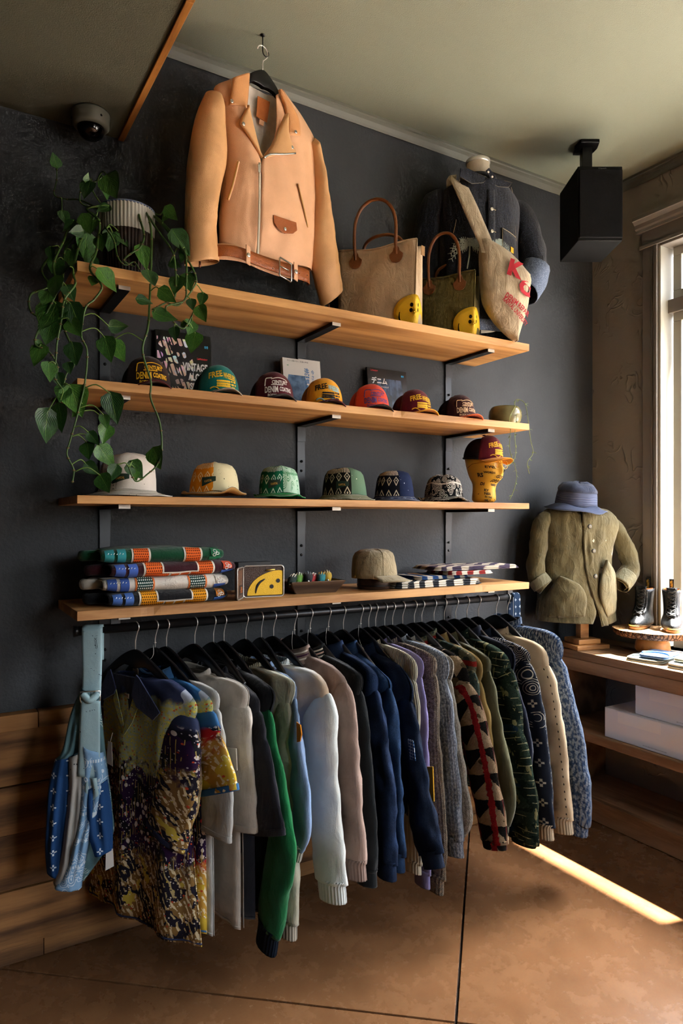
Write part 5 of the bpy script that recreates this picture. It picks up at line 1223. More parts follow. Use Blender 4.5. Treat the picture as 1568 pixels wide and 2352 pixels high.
# ---- four folded jersey sweatshirts
def jersey(label, k, base, blk, dots, line, armb, armp, hoop, sd):
    p0 = onY(245, 1340, -.345); x0 = p0.x; hz_ = .046; z = ZS+k*(hz_+.0015); W_ = .41+.012*((k*7) % 3); Dp = .27
    t = thing('folded_sweatshirt', label, 'sweatshirt', (x0+W_/2+.004*sd, -.345+Dp/2, z), rad(1.5*sd), 'stacked jersey-print sweatshirts')
    m = cloth(base, None, 500, .95, .3, .06)
    def S_(u, v):                                         # u across front 0..1; v round the fold: 0 top back -> 1 bottom back
        a = (v-.5)*pi*1.0; x = (u-.5)*W_; e = 1-abs(2*u-1)**6
        hh = hz_*.5*(.62+.38*e)*(1+.06*nz(x*9+sd, k)); q = min(1, max(-1, sin(a)*1.25))
        dep = (Dp/2+.008*nz(x*7+sd, 2))*(cos(a)**.45)
        return Vector((x, -dep+.01*(1-e), hz_*.5-hh*q+.0028*nz(x*16, v*4+sd)))
    mb = MB(); mb.grid(S_, 44, 14, uvf=lambda u, v: (u*W_, v*.1)); 
    mb.build('folded_body', m, t, solid=.002)
    mb = MB(); mb.grid(lambda u, v: Vector(((u-.5)*W_*.98, -Dp/2*.55+v*Dp, hz_*(.96+.05*sin(pi*u))-.02*v*abs(2*u-1)**4)), 24, 10); mb.build('top_fold', m, t, solid=.002)
    mb = MB(); mb.grid(lambda u, v: Vector(((u-.5)*W_*.97, -Dp/2*.55+v*Dp, .004)), 10, 4); mb.build('under_fold', m, t)
    def pr(nm, u0, u1, v0, v1, mat, sc=1.008, nu=10, shape=None, par=t):
        mb = MB()
        def fn(a, b):
            u = u0+(u1-u0)*a; v = v0+(v1-v0)*b
            if shape: u = shape(u, v)
            q = S_(u, v); return Vector((q.x, q.y-.0022*sc, q.z+(.0012 if v < .45 else (-.0008 if v > .6 else 0))))
        mb.grid(fn, nu, 10, uvf=lambda a, b: (a*(u1-u0)*W_, b*.05)); return mb.build(nm, mat, par)
    dm = print_dots(blk, dots, 150, .3)
    ml = plain(line, .9)
    pr('stripe_outline', .235, .45 if hoop else .385, .18, .86, ml); pr('mesh_stripe', .25, .435 if hoop else .37, .2, .84, dm, 1.7)
    pr('stripe_outline', .60 if hoop else .655, .81, .18, .86, ml); pr('mesh_stripe', .615 if hoop else .67, .795, .2, .84, dm, 1.7)
    if hoop:                                                # the neck yoke: base-coloured panel cut out of the stripe
        pr('yoke_outline', .375, .675, .17, .62, ml, 2.3, 16); pr('yoke', .388, .662, .16, .585, m, 2.9, 16)
        pr('hoop_outline', .45, .60, .6, .86, ml, 2.3, 8); pr('hoop_mesh', .45, .518, .64, .83, dm, 2.9, 6); pr('hoop_mesh', .53, .60, .64, .83, dm, 2.9, 6)
    pr('arm_block', .03, .10, .22, .9, plain(armb, .9), 1.6, 6); pr('arm_block', .125, .19, .22, .9, plain(armb, .9), 1.6, 6)
    mb = MB()
    for i in range(6):
        u = .05+.022*i; mb.tube([S_(u, .42)+Vector((0, -.005, 0)), S_(u+.008, .36+.03*(i % 2))+Vector((0, -.005, 0))], .0012, 4)
    mb.build('arm_marks', plain('#d8e0e2', .8), t)
    # helmet-like motif at the right end
    pr('motif', .885, .965, .22, .55, plain(armp, .9), 1.6, 8); mb = MB()
    for j, (cu, cv, r) in enumerate(((.92, .36, .02), (.94, .46, .015), (.91, .52, .017))):
        mb.tube([S_(cu+r*.8*cos(q), cv+r*3.2*sin(q))+Vector((0, -.006, 0)) for q in [2*pi*i/14 for i in range(14)]], .0012, 4, closed=True)
    mb.build('motif_lines', plain('#dfe3de', .8), t)
    pr('motif_block', .87, .975, .6, .88, plain(armb if k < 3 else '#1c7a55', .9), 1.6, 8)
    # sleeve folded out at the left
    mb = MB().tube(spline([(-W_/2+.02, -.02, hz_*.5), (-W_/2-.03, -.03, hz_*.5), (-W_/2-.045, -.0, hz_*.45), (-W_/2-.03, .05, hz_*.4)], 12), [.018]*13, 10, flat=.6); mb.build('sleeve_fold', m, t)
    return t
jersey('black and gold jersey sweatshirt at the bottom of the folded stack', 0, '#131417', '#d08a1e', '#3d2a12', '#d8d5cb', '#3f64a8', '#b06a24', True, 1)
jersey('white jersey sweatshirt with dark dotted stripes, second from bottom', 1, '#c9c5bb', '#12302c', '#cfd6cf', '#d0743c', '#35549c', '#c4bcb2', False, -1)
jersey('maroon and orange jersey sweatshirt, second from the stack top', 2, '#35141c', '#d8632a', '#5e2416', '#d8d3c8', '#3f5fae', '#c24a2c', True, 2)
jersey('green and orange jersey sweatshirt on top of the folded stack', 3, '#11452c', '#d8632a', '#5e2416', '#d8d3c8', '#2f8f96', '#1f6a45', False, -2)
# ---- zip wallet with smiling patch, black box behind it
wp = onY(597, 1362, -.29)
bx_ = thing('presentation_box', 'black card presentation box standing behind the yellow wallet', 'box', (wp.x+.035, -.15, ZS))
boxo('box_body', -.07, .065, -.018, .018, 0, .12, m_black, bx_, .002); boxo('box_lid', -.0715, .0665, -.0195, .0195, .095, .122, plain('#101012', .5), bx_, .001)
wl = thing('zip_wallet', 'yellow and brown zip wallet opened upright with a smiling patch', 'wallet', (wp.x, wp.y, ZS), rad(-8))
m_brn = leather('#3b2416', .4, 200); m_zip = plain('#a5a19a', .35, .8)
def rrect(w, h, r, n=5, x=0, z=0):
    P = []
    for cx, cz, a0 in ((w/2-r, h-r, 0), (-w/2+r, h-r, pi/2), (-w/2+r, r, pi), (w/2-r, r, 3*pi/2)):
        for k in range(n+1): a = a0+pi/2*k/n; P.append((x+cx+r*cos(a), z+cz+r*sin(a)))
    return P
pts = rrect(.155, .115, .012, x=.012)
MB().prism([(x, -.002, z) for x, z in pts], (0, .014, 0)).build('back_half', m_brn, wl, False, bevel=.001)
MB().tube([(x, -.004, z) for x, z in pts], .003, 6, closed=True).build('zip_edge', m_zip, wl)
yp = [(.085, .006)]+[(.085-.0*k, .095) for k in range(1)]+[(.085-.135*sin(a), .006+.092*cos(a)) for a in [k*pi/2/14 for k in range(1, 15)]]
MB().prism([(x, -.0045, z) for x, z in yp], (0, .003, 0)).build('yellow_patch', m_yel, wl, False, bevel=.001)
for cx, cz in ((.068, .058), (.043, .037)):
    MB().add([(cx+.008*cos(q), -.0053, cz+.008*sin(q)) for q in [2*pi*k/14 for k in range(14)]], [tuple(range(14))]).build('eye', m_black, wl, False)
MB().tube(spline([(.018, -.0053, .066), (-.002, -.0053, .054), (-.014, -.0053, .036), (-.018, -.0053, .014)], 12), [.0016+.003*sin(pi*k/12) for k in range(13)], 6, flat=.25, up=(1, 0, .4)).build('mouth', m_black, wl)
MB().tube([(.02, -.006, .098), (.055, -.006, .1)], .003, 6).build('zip_slider', plain('#b79a4a', .3, .8), wl)
ml_ = Matrix.Translation((-.066, -.004, 0)) @ Matrix.Rotation(rad(62), 4, 'Z')
mb = MB(); mb.prism([ml_ @ Vector((x-.045, 0, z)) for x, z in rrect(.09, .112, .01)], ml_.to_3x3() @ Vector((0, .008, 0))); mb.build('front_half', m_brn, wl, False, bevel=.001)
MB().tube([ml_ @ Vector((x-.045, -.001, z)) for x, z in rrect(.09, .112, .01)], .003, 6, closed=True).build('zip_edge', m_zip, wl)
mb = MB(); mb.prism([ml_ @ Vector((x-.03, -.0015, z+.014)) for x, z in rrect(.04, .035, .002)], ml_.to_3x3() @ Vector((0, .001, 0))); lb = mb.build('printed_label', plain('#25170f', .7), wl, False)
mb = MB(); put_text(mb, 'Kapital\nLEATHER\nGOODS', lambda a, b: ml_ @ Vector((a-.03, -.0022, b+.032)), width=.03, height=.022, bold=.02); mb.build('lettering', plain('#c26a2c', .7), lb, False)
for k in range(5):
    mb = MB(); mb.prism([ml_ @ Vector((-.078+.06*a, -.0008-.0006*k, .05+.011*k+b)) for a, b in ((0, 0), (1, 0), (1, .009), (0, .009))], ml_.to_3x3() @ Vector((0, .0008, 0))); mb.build('card_slot', leather('#5a3a22', .5), wl, False)
# ---- wooden tray with rolled pouches
tp = onY(728, 1352, -.28); tw = .105
tray = thing('wooden_tray', 'dark brown flared wooden tray of small rolled goods', 'tray', (tp.x, -.225, ZS), rad(-3))
m_tray = wood('#33241a', '#5c4736', 'X', 2, .6, .3); hb, db = .085, .05; ht, dt, hh_ = .115, .078, .046
mb = MB()
A = [(-hb, -db, 0), (hb, -db, 0), (hb, db, 0), (-hb, db, 0)]; B = [(-ht, -dt, hh_), (ht, -dt, hh_), (ht, dt, hh_), (-ht, dt, hh_)]
for k in range(4):
    j = (k+1) % 4; a, b, c, d = map(Vector, (A[k], A[j], B[j], B[k])); MB().add([a, b, c, d], [(0, 1, 2, 3)]).build('tray_side', m_tray, tray, False, solid=.006)
boxo('tray_floor', -hb, hb, -db, db, 0, .005, m_tray, tray)
m_zt = plain('#c8c2b2', .4, .6)
for i, (c, cc, lab) in enumerate((('#12261f', '#d8d2c0', 'dark green rolled pouch with white zip teeth in the tray'), ('#5d8f3a', '#d9d6c8', 'lime green rolled pouch in the wooden tray'), ('#16181c', '#7f8a90', 'black rolled pouch between the green and red ones'), ('#8c1f22', '#d8d2c6', 'red rolled pouch in the wooden tray'), ('#1f6f74', '#d9b25a', 'teal rolled pouch at the tray right end'), ('#a88a2a', '#e0d6b0', 'mustard rolled pouch behind the teal one'))):
    lx = -.078+.031*i; t = thing('rolled_pouch', lab, 'pouch', tray.location+Vector((lx, -.008+.012*(i % 2), .03+.004*(i % 3))), rad(60+7*(i % 3)-10), 'rolled pouches in the wooden tray')
    P = [(-.06+.12*k/10, 0, .006+.018*sin(pi*k/10)) for k in range(11)]
    MB().tube(P, [.010+.008*sin(pi*k/10) for k in range(11)], 12, flat=1.15).build('pouch_roll', cloth(c, None, 400, .8, .2, .1), t)
    for s_ in (-1, 0, 1): MB().tube([(-.055+.11*k/12, s_*.009, .013+.031*sin(pi*k/12)-.003*abs(s_)) for k in range(13)], .0022, 5).build('zip_teeth', plain(cc, .5, .3), t)
    MB().lathe([(.004, -.001), (.004, .001)], 10, M=Matrix.Translation((-.066, 0, .01)) @ Matrix.Rotation(pi/2, 4, 'Y')).build('snap', m_chrome, t)
# ---- khaki cap on a round hat block
kp = onY(858, 1338, -.24)
hb_ = thing('hat_block', 'round dark wooden hat block under the khaki cap', 'display block', (kp.x, kp.y, ZS))
MB().lathe([(.066, 0), (.069, .003), (.069, .058), (.066, .061), (.0005, .062)], 36).build('block', wood('#1d120c', '#3a261a', 'X', 2, .4, .2), hb_)
MB().lathe([(.0695, .012), (.0705, .013), (.0705, .016), (.0695, .017)], 36, False).build('groove_band', m_black, hb_)
kc = thing('camp_cap', 'khaki cotton camp cap with short brim on the hat block', 'cap', (kp.x, kp.y, ZS+.045), rad(-68))
m_kh = cloth('#93866a', None, 450, .9, .45, .12)
def kpt(th, t):
    f = cos(th); r = [1.0, 1.0, .99, .97, .93, .84, .62, .3, .02][int(round(t*8))]; z = [0, .018, .045, .068, .085, .1, .112, .116, .117][int(round(t*8))]
    return Vector((.095*f*r+.006*nz(2*f, 2*sin(th), z*20), .086*sin(th)*r+.006*nz(2*f+4, 2*sin(th), z*20), z+(.004*nz(3*f, 3*sin(th), 5))))
mb = MB(); mb.grid(lambda u, v: kpt(2*pi*u, v), 44, 8, cu=True, uvf=lambda u, v: (u*.6, v*.14)); mb.build('crown', m_kh, kc, solid=.003)
def kbr(u, v):
    th = -1.05+2.1*u; q = kpt(th, 0); return Vector((q.x+.068*v*cos(th*.95)**.8, q.y*(1+.05*v), .012-.9*q.y*q.y*v*1.0-.018*v))
mb = MB(); mb.grid(kbr, 20, 8); mb.build('brim', m_kh, kc, solid=.004)
for s_ in (-.55, .55): MB().tube([kpt(s_, k/8)*1.012+Vector((0, 0, .001)) for k in range(8)], .0016, 5).build('crown_seam', cloth('#7d7157'), kc)
# ---- folded printed tenugui cloths
def stripes_mat(name, base, ink, sc, ang, wob=3.):
    g = G(name, .9, .12); o = g.obj(); w = g.wave(g.scale(o, 1, rot=(0, 0, ang)), sc, wob, 2); g.col(g.mix(w > .52, base, ink)); g.bump(g.noise(o, 300, 2), .3, .003); return g.m
def tenugui(label, px0, px1, y0, y1, z, m, h, rz=0, sd=0):
    a = onY(px0, 1335, y0).x; b = onY(px1, 1335, y0).x; w, d = (b-a)/2, (y1-y0)/2
    t = thing('folded_cloth', label, 'cloth', ((a+b)/2, (y0+y1)/2, z), rz, 'folded printed cloths on the lowest shelf')
    for k in range(3):
        mb = MB()
        def fn(u, v, k=k):
            th = 2*pi*u; cx = math.copysign(abs(cos(th))**.3, cos(th)); cy = math.copysign(abs(sin(th))**.3, sin(th)); s = [0, .95, 1, .97, .5, 0][int(round(v*5))]; zz = [0, 0, .5, 1, 1.05, 1.05][int(round(v*5))]
            return (cx*w*s*(1-.03*k), cy*d*s*(1-.02*k), h*k/3+h/3*.93*zz+.004*nz(cx*3+sd, cy*3, k)*zz*.6)
        mb.grid(fn, 40, 5, cu=True, uvf=lambda u, v: (u, v)); mb.build('fold', m, t)
    return t
tenugui('charcoal and white striped folded cloth at the shelf front', 912, 1118, -.34, -.1, ZS, stripes_mat('t1', '#c9c2b4', '#2a2c30', 6.5, .9, 5), .026, 0, 1)
tenugui('blue and cream folded cloth resting on the charcoal striped one', 958, 1085, -.29, -.08, ZS+.028, stripes_mat('t4', '#b9b2a6', '#24426f', 5, .2, 6), .014, rad(3), 7)
tenugui('red and white striped folded cloth on the charcoal one', 1040, 1140, -.335, -.12, ZS+.0445, stripes_mat('t2', '#cfc7ba', '#8a2f2c', 7, .8, 4), .014, rad(-3), 3)
tenugui('cream folded cloth with mauve stripes on top at the shelf end', 1010, 1200, -.30, -.07, ZS+.061, stripes_mat('t3', '#c4b8a6', '#4c4354', 5, 1., 7), .016, rad(-4), 5)

# ================================================================ clothes rail
YR, ZR, RR = -.26, 1.162, .0155
rl = thing('clothes_rail', 'dark steel pipe clothes rail hung below the lowest shelf', 'clothes rail', (1.4, YR, ZR))
MB().tube([(.40-1.4, 0, 0), (2.375-1.4, 0, 0)], RR, 20).build('pipe', m_steel, rl)
for x in (.40, 2.375): MB().tube([(x-.006-1.4, 0, 0), (x+.006-1.4, 0, 0)], RR+.002, 20).build('end_cap', m_black, rl)
for px in (265, 1170):
    x = onY(px, 1430 if px < 500 else 1360, YR).x-1.4
    boxo('drop_bracket', x-.016, x+.016, -.004, .004, RR-.002, SH[3]-STH[3]-ZR, m_steel, rl, .001)
    MB().tube([(x+.03, .02, SH[3]-STH[3]-ZR), (x+.03, .02, SH[3]-STH[3]-ZR-.022)], .003, 8).build('bolt', m_chrome, rl); MB().lathe([(.007, 0), (.007, .006)], 6, M=Matrix.Translation((x+.03, .02, SH[3]-STH[3]-ZR-.012))).build('nut', m_chrome, rl)
# ================================================================ garment materials
def aloha(name, sky, kind, sleeve=False):
    g = G(name, .75, .2); u, v = g.uv(); uv = g.uvv()
    t = v if sleeve else v*-1
    n = g.noise(uv, 9, 3); tt = t+(n-.5)*.12
    skyc = g.mix(g.noise(uv, 5, 2) > .6, sky, '#8d95a3')
    yel = g.mix(g.noise(uv, 90, 3) > .5, '#93a08c', '#aaa65a'); yel = g.mix(g.vor(uv, 95) < .24, yel, '#cdbb45'); yel = g.mix((g.vor(uv, 75) < .24)*(g.noise(uv, 14, 2) > .5), yel, '#b4562a'); yel = g.mix((g.vor(uv, 110) < .2)*(g.noise(uv, 18, 2) > .5), yel, '#4f7a45')
    drk = g.mix(g.noise(uv, 14, 2) > .5, '#2a1338', '#15141f'); w1 = g.vor(g.scale(uv, (1, .8, 1)), 52); drk = g.mix((w1 < .34)*(g.noise(uv, 13, 2) > .46), drk, '#d2ccc8'); drk = g.mix((g.vor(uv, 105) < .24)*(g.noise(uv, 16, 2) > .48), drk, '#c4bcc0'); drk = g.mix((g.vor(uv, 60) < .17)*(g.noise(uv, 9, 2) > .45), drk, '#c2482a')
    drk = g.mix((g.wave(g.scale(uv, (1, .3, 1)), 26, 5, 2, 'X') > .93)*(g.noise(uv, 22, 2) > .52), drk, '#b9a25a')
    st_ = g.wave(g.scale(uv, (1, .5, 1)), 30, 6, 2, 'DIAGONAL')*(g.noise(uv, 60, 3).ss(.42, .5)); tan = g.mix(st_ > .62, '#86683a' if kind == 0 else '#b98f3c', '#dcd0ac'); tan = g.mix((g.noise(uv, 13, 3) > .5), tan, g.mix(st_ > .74, '#1d1b28', '#b9a878') if kind == 0 else '#c4a838'); tan = g.mix((g.noise(uv, 15, 3) > .6), tan, '#c4b04a'); tan = g.mix((g.vor(uv, 80) < .2), tan, '#dcd4c4'); tan = g.mix((g.vor(uv, 40) < .14), tan, '#b8482c')
    if kind: drk = g.mix(g.noise(uv, 7, 2) > .5, drk, g.mix(g.vor(uv, 50) < .28, '#a31c20', '#d9cfc8'))
    if sleeve: z1, z2, z3 = (.06, .07, .2) if kind == 0 else (.075, .085, .15)
    else: z1, z2, z3 = .22, .45, .74
    c = g.mix(tt.ss(z1-.012, z1+.012), skyc, yel if not sleeve else drk)
    if not sleeve: c = g.mix((t+(g.noise(uv, 34, 4)-.5)*.3).ss(z2-.03, z2+.03), c, drk)
    c = g.mix((t+(g.noise(uv, 28, 4)-.5)*.22).ss(z3-.03, z3+.03), c, tan)
    g.col(c); g.bump(g.noise(g.obj(), 30, 3), .3, .004); return g.m
def fleece(name, kind):
    g = G(name, 1, .05); u, v = g.uv(); uv = g.uvv(); w = (g.noise(uv, 60, 2)-.5)*.012
    if kind == 0:
        a = u+w; b = (v+w).mod(.09); q = (u+w+.012).mod(.08)
        tri = (b < (q-.04).ab()*1.5+.012); c = g.mix(tri, '#9b8468', '#1c1916'); c = g.mix(g.noise(uv, 9, 2) > .62, c, '#57462f')
        st_ = (((u+w-.058).ab()-.028).ab() < .007); c = g.mix(st_, c, '#8e1f1f')
    elif kind == 1:
        c = g.mix(g.noise(uv, 16, 3) > .5, '#6d6a52', '#3b463f'); c = g.mix((v+w).mod(.11) < .02, c, '#8a2a22'); c = g.mix(g.noise(uv, 28, 2) > .66, c, '#b39b78')
    else:                                                # patched boro tweed
        c = g.mix(g.noise(uv, 11, 3) > .5, '#1c2620', '#2d3a30'); c = g.mix(g.noise(g.scale(uv, (1, .25, 1)), 55, 3) > .6, c, '#7d7a57'); c = g.mix((g.vor(uv, 9) < .22), c, '#1d3242'); c = g.mix(((v*38).fr() < .12)*(g.noise(uv, 20, 2) > .5), c, '#8d8a6c')
    g.col(c); g.bump(g.noise(uv, 420, 3)+g.noise(uv, 120, 3)*.8, 1, .012 if kind < 2 else .007); return g.m
def tiedye():
    g = G('tie_dye', .92, .1); uv = g.uvv(); u, v = g.uv(); n = g.noise(uv, 5, 2)
    c = g.mix((v*-1+(n-.5)*.12).ss(.16, .22), '#c6cbcc', '#b9a48c'); c = g.mix((v*-1+(n-.5)*.1).ss(.25, .33), c, '#9aa3b8'); c = g.mix((v*-1).ss(.35, .6), c, '#bfbfae')
    g.col(c); g.bump(g.noise(g.obj(), 400, 2), .2, .003); return g.m
def navy_print():
    g = G('navy_print', .9, .12); u, v = g.uv(); uv = g.uvv()
    a = (u*17).fr()-.5; b = (v*13+(u*17).fl()*.5).fr()-.5
    cr = ((a.ab() < .05)*(b.ab() < .2)).mx((b.ab() < .05)*(a.ab() < .2))*((a*a+b*b) > .004)
    d = g.vor(uv, 17); pz = (((d*8).fr()-.5).ab() < .12)*(g.noise(uv, 8, 2) > .45)
    top = (v < .16).mx(((v-.26).ab() < .035)); c = g.mix(g.mix(top, cr, pz) if False else (cr*(top.inv())).mx(pz*top), '#1d222d', '#b9b4a6')
    g.col(c); g.bump(g.noise(g.obj(), 400, 2), .25, .003); return g.m
def cream_stitch():
    g = G('cream_stitch', .9, .12); u, v = g.uv(); a = (v*34).fr()-.5; b = (u-.02).ab(); n = g.noise(g.obj(), 8, 3)
    c = g.mix(n.ss(.3, .7), '#a9967a', '#bba98d'); c = g.mix((b*110+a.ab()) < .2, c, '#23201c'); g.col(c); g.bump(g.noise(g.obj(), 400, 2), .25, .003); return g.m
def indigo(c, c2):
    g = G('indigo', .85, .15); o = g.obj(); n = g.noise(o, 14, 4); f = g.noise(o, 500, 2); g.col(g.mix((n*.6+f*.5).ss(.35, .75), c, c2)); g.bump(f*.6+g.noise(o, 34, 4), .5, .005); return g.m
C6, C7, C8 = (80, 1400, 2.767), (400, 1380, 2.768), (800, 1340, 2.613)
def cv(c, pts): return [(c[0]+x/c[2], c[1]+y/c[2]) for x, y in pts]
ZREL = -.077
# ================================================================ one hanging garment
def garment(name, label, cat, hook, crop, neck, outer, body_m, sleeve_m=None, cuff_m=None, collar='crew', hw=.27, hem=-.78, sw=(.15, .11), cuff=.055, th=.024, open_end=None, tagc=None, hlabel='', seed=0, collar_m=None, sleeve_d=.006, wr=.006, flare=0, stripes=None, bodymul=1.):
    x = onY(hook, 1195+(1448-1195)*(3400-hook)/3210.-12, YR).x; o = Vector((x, YR, ZR)); P = cv(crop, outer); S = P[1]
    hw += .035; fw = .205+flare*.4
    def aS(t): return Frame(o, t-pi/2).at(*S)[0]
    # turn on the rail so that the shoulder tip is hw from the hook
    best = min((abs(aS(rad(d))-hw), rad(d)) for d in [i*.5 for i in range(-30, 120)])[1]
    F = Frame(o, best-pi/2)
    hg = thing('coat_hanger', 'black wooden coat hanger carrying the '+hlabel, 'hanger', o, 0, 'black wooden hangers on the rail'); hanger(hg, F, ZREL, .2, .12, RR+.0022-ZREL, .012, .02)
    t = thing(name, label, cat, o, 0, 'clothes hanging on the rail'); sleeve_m = sleeve_m or body_m; cuff_m = cuff_m or sleeve_m
    pts = F.ats(P); zn = max(ZREL-.1, min(ZREL-.05, F.at(*cv(crop, [neck])[0])[1]-.02))
    sh = pts[:2]; a1, z1 = sh[1]; a0, z0 = sh[0]
    R_ = [(.085, zn+.004), (min(a0, a1-.02), z0), (a1, z1), (a1-.045, z1-.13), (a1-.035+flare*.3, (z1-.13+hem)/2), (a1-.03+flare, hem)]
    zd = max(-.20, min(z1, -.13))
    L_ = [(-.085, zn+.004), (-.17, (zn+zd)/2-.02), (-fw, zd-.03), (-fw+.02, zd-.2), (-fw+.01, hem*.6), (-fw-flare*.4, hem)]
    bt_ = lambda v: th*lerp([(0, .8), (.2, 1), (1, 1.05)], v)
    swy = lambda u, v: wr*1.6*sin(u*17+seed)*v+wr*.8*sin(u*31+seed*2)*v
    mb = MB(); panel(mb, F, L_, R_, bt_, 26, 30, fold=wr, fs=16, seed=seed, sway=swy); mb.build('front_panel', body_m, t, solid=.002)
    mb = MB(); panel(mb, F, L_, R_, bt_, 16, 18, fold=wr, fs=16, seed=seed+9, back=True); mb.build('back_panel', body_m, t, solid=.002)
    # near sleeve: its outer edge follows the shoulder, hanging straight down
    op = pts[1:]; ln = [0]
    for (a, z), (b, y) in zip(op, op[1:]): ln.append(ln[-1]+math.hypot(b-a, y-z))
    tot = ln[-1]; wt = [(0, .03), (.12, sw[0]*.82), (.25, sw[0]), (1, sw[1])]; cen = []
    for (a, z), l in zip(op, ln):
        w = lerp(wt, l/tot); cen.append((a-w/2, z, sleeve_d+.006*(l/tot)))
    cen[0] = (op[0][0]-.075, op[0][1]-.01, sleeve_d-.012)
    lo_w = [(q, w/2) for q, w in wt]; tt = [(0, .005), (.14, th*.8), (.3, th*.95), (1, th*.9)]
    long_ = cuff > 0
    mb = MB(); limb(mb, F, cen, lo_w, tt, n=20, m=40, fold=wr*1.7, fs=20, seed=seed)
    s_ = mb.build('sleeve', sleeve_m, t, solid=.002)
    if long_:
        e1, e2 = Vector((cen[-1][0], cen[-1][1])), Vector((cen[-2][0], cen[-2][1])); d = (e1-e2).normalized(); w = sw[1]/2
        mb = MB(); limb(mb, F, [(e1.x-d.x*.012, e1.y-d.y*.012, cen[-1][2]), (e1.x+d.x*cuff*.5, e1.y+d.y*cuff*.5, cen[-1][2]), (e1.x+d.x*cuff, e1.y+d.y*cuff, cen[-1][2])], [(0, w*1.0), (.2, w*.84), (1, w*.82)], th*.95, n=14, m=8, fold=.002, seed=seed); mb.build('cuff', cuff_m, s_, solid=.003)
    else:
        e1, e2 = Vector((cen[-1][0], cen[-1][1])), Vector((cen[-2][0], cen[-2][1])); d = (e1-e2).normalized(); w = sw[1]/2+.0015
        mb = MB(); limb(mb, F, [(e1.x-d.x*.016, e1.y-d.y*.016, cen[-1][2]), (e1.x+d.x*.004, e1.y+d.y*.004, cen[-1][2])], w, th*.92, n=18, m=4, fold=wr*1.2, seed=seed); mb.build('sleeve_hem', sleeve_m, s_, solid=.003)
    # far sleeve, behind
    mb = MB(); zz = zd-.03; limb(mb, F, [(-fw+.05, zz, -.004), (-fw+.05, zz-.1, -.006), (-fw+.055, zz-.3, -.008), (-fw+.06, zz-(.5 if long_ else .32), -.008)], [(0, .03), (.15, sw[0]/2*.9), (1, sw[1]/2)], th, n=10, m=12, fold=wr, seed=seed+3); mb.build('sleeve', sleeve_m, t, solid=.002)
    # hem band and side seam
    mb = MB(); mb.tube([F.pt(L_[-1][0]+(R_[-1][0]-L_[-1][0])*k/24, hem+.008, (th*1.05*max(0, 1-abs(2*k/24-1)**2.2)**.5)+swy(k/24, 1)+.001) for k in range(25)], .003, 5); mb.build('hem', body_m, t)
    # collar
    cm = collar_m or body_m
    if collar in ('crew', 'mock'):
        h = .024 if collar == 'crew' else .045; mb = MB()
        def cf(u, v):
            q = 2*pi*u; a = (.09-.008*v)*cos(q); d = (.030-.002*v)*sin(q); z = zn-.006-.022*max(0, sin(q))+h*v*.9+.008*abs(cos(q)); return F.pt(a, z, d)
        mb.grid(cf, 30, 4, cu=True, uvf=lambda u, v: (u*.3, v*h)); mb.build('neckband', cm, t, solid=.004)
    elif collar in ('shirt', 'polo'):
        mb = MB()
        def cf(u, v):
            q = -pi*.5+pi*2*u; a = .088*cos(q); d = .026*sin(q); z = zn-.012-.02*max(0, sin(q))+.038*v+.01*abs(cos(q)); return F.pt(a*(1-.06*v), z, d)
        mb.grid(cf, 28, 3, uvf=lambda u, v: (u*.3, v)); mb.build('collar_stand', cm, t, solid=.003)
        mb = MB()
        def cw(u, v):                                       # falling leaf, open at the front
            q = -pi*.42+pi*1.84*u; k = 1+.34*v; a = .088*k*cos(q-.0); d = (.028+.016*v)*sin(q)*1.05; z = zn+.028-.058*v-.016*max(0, sin(q))+.012*abs(cos(q)); return F.pt(a, z, d+.002)
        mb.grid(cw, 30, 5, uvf=lambda u, v: (u*.34, v*.07)); c_ = mb.build('collar', cm, t, solid=.003)
        if stripes:
            for q0, c in stripes:
                mb = MB(); mb.grid(lambda u, v: cw(.02+.96*v, q0+.09*u)+F.n*.003*math.copysign(1, sin(-pi*.42+pi*1.84*(.02+.96*v))), 2, 30); mb.build('collar_stripe', plain(c, .9), c_)
        if collar == 'shirt':
            mb = MB(); mb.tube([F.pt(.01, zn-.05-(-hem+zn-.06)*k/20, th*1.02+wr*.7+swy(.53, k/20)+.001) for k in range(21)], .012, 6, flat=.12, up=F.e); mb.build('placket', body_m, t)
            for k in range(6): disc(F, .01, zn-.09-k*.11, th*1.02+wr+.002+swy(.53, .15+.15*k), .0055, .002, 10).build('button', plain('#8a857a', .4), t)
    if tagc:
        a, z = .02, ZREL-.05; tg = thing('price_tag', tagc[1], 'tag', o, 0, 'paper price tags'); Pt = [F.pt(.0, ZREL+.012, .008), F.pt(.012, ZREL-.03, .02), F.pt(tagc[2], ZREL-.07, .036)]
        MB().tube(spline(Pt, 8), .0008, 4).build('string', plain('#d8d4c8', .8), tg)
        MB().tube([F.pt(.004*cos(q), ZREL+.016, .004*sin(q)) for q in [k*pi/4 for k in range(8)]], .001, 4, closed=True).build('string_knot', plain('#d8d4c8', .8), tg)
        A = [F.pt(tagc[2]+dx, ZREL-.066-dz, .037+.004*dz) for dx, dz in ((-.006, 0), (.006, 0), (.016, .012), (.016, .06), (-.016, .06), (-.016, .012))]
        cd = MB().prism(A, F.n*.0008).build('card', plain(tagc[0], .7), tg, False)
        MB().add([F.pt(tagc[2]+.004*cos(q), ZREL-.074+.004*sin(q), .0382) for q in [k*pi/5 for k in range(10)]], [tuple(range(10))]).build('eyelet', plain('#7a4a2c', .6), cd, False)
    return t, F, th, zn, swy
K = {}
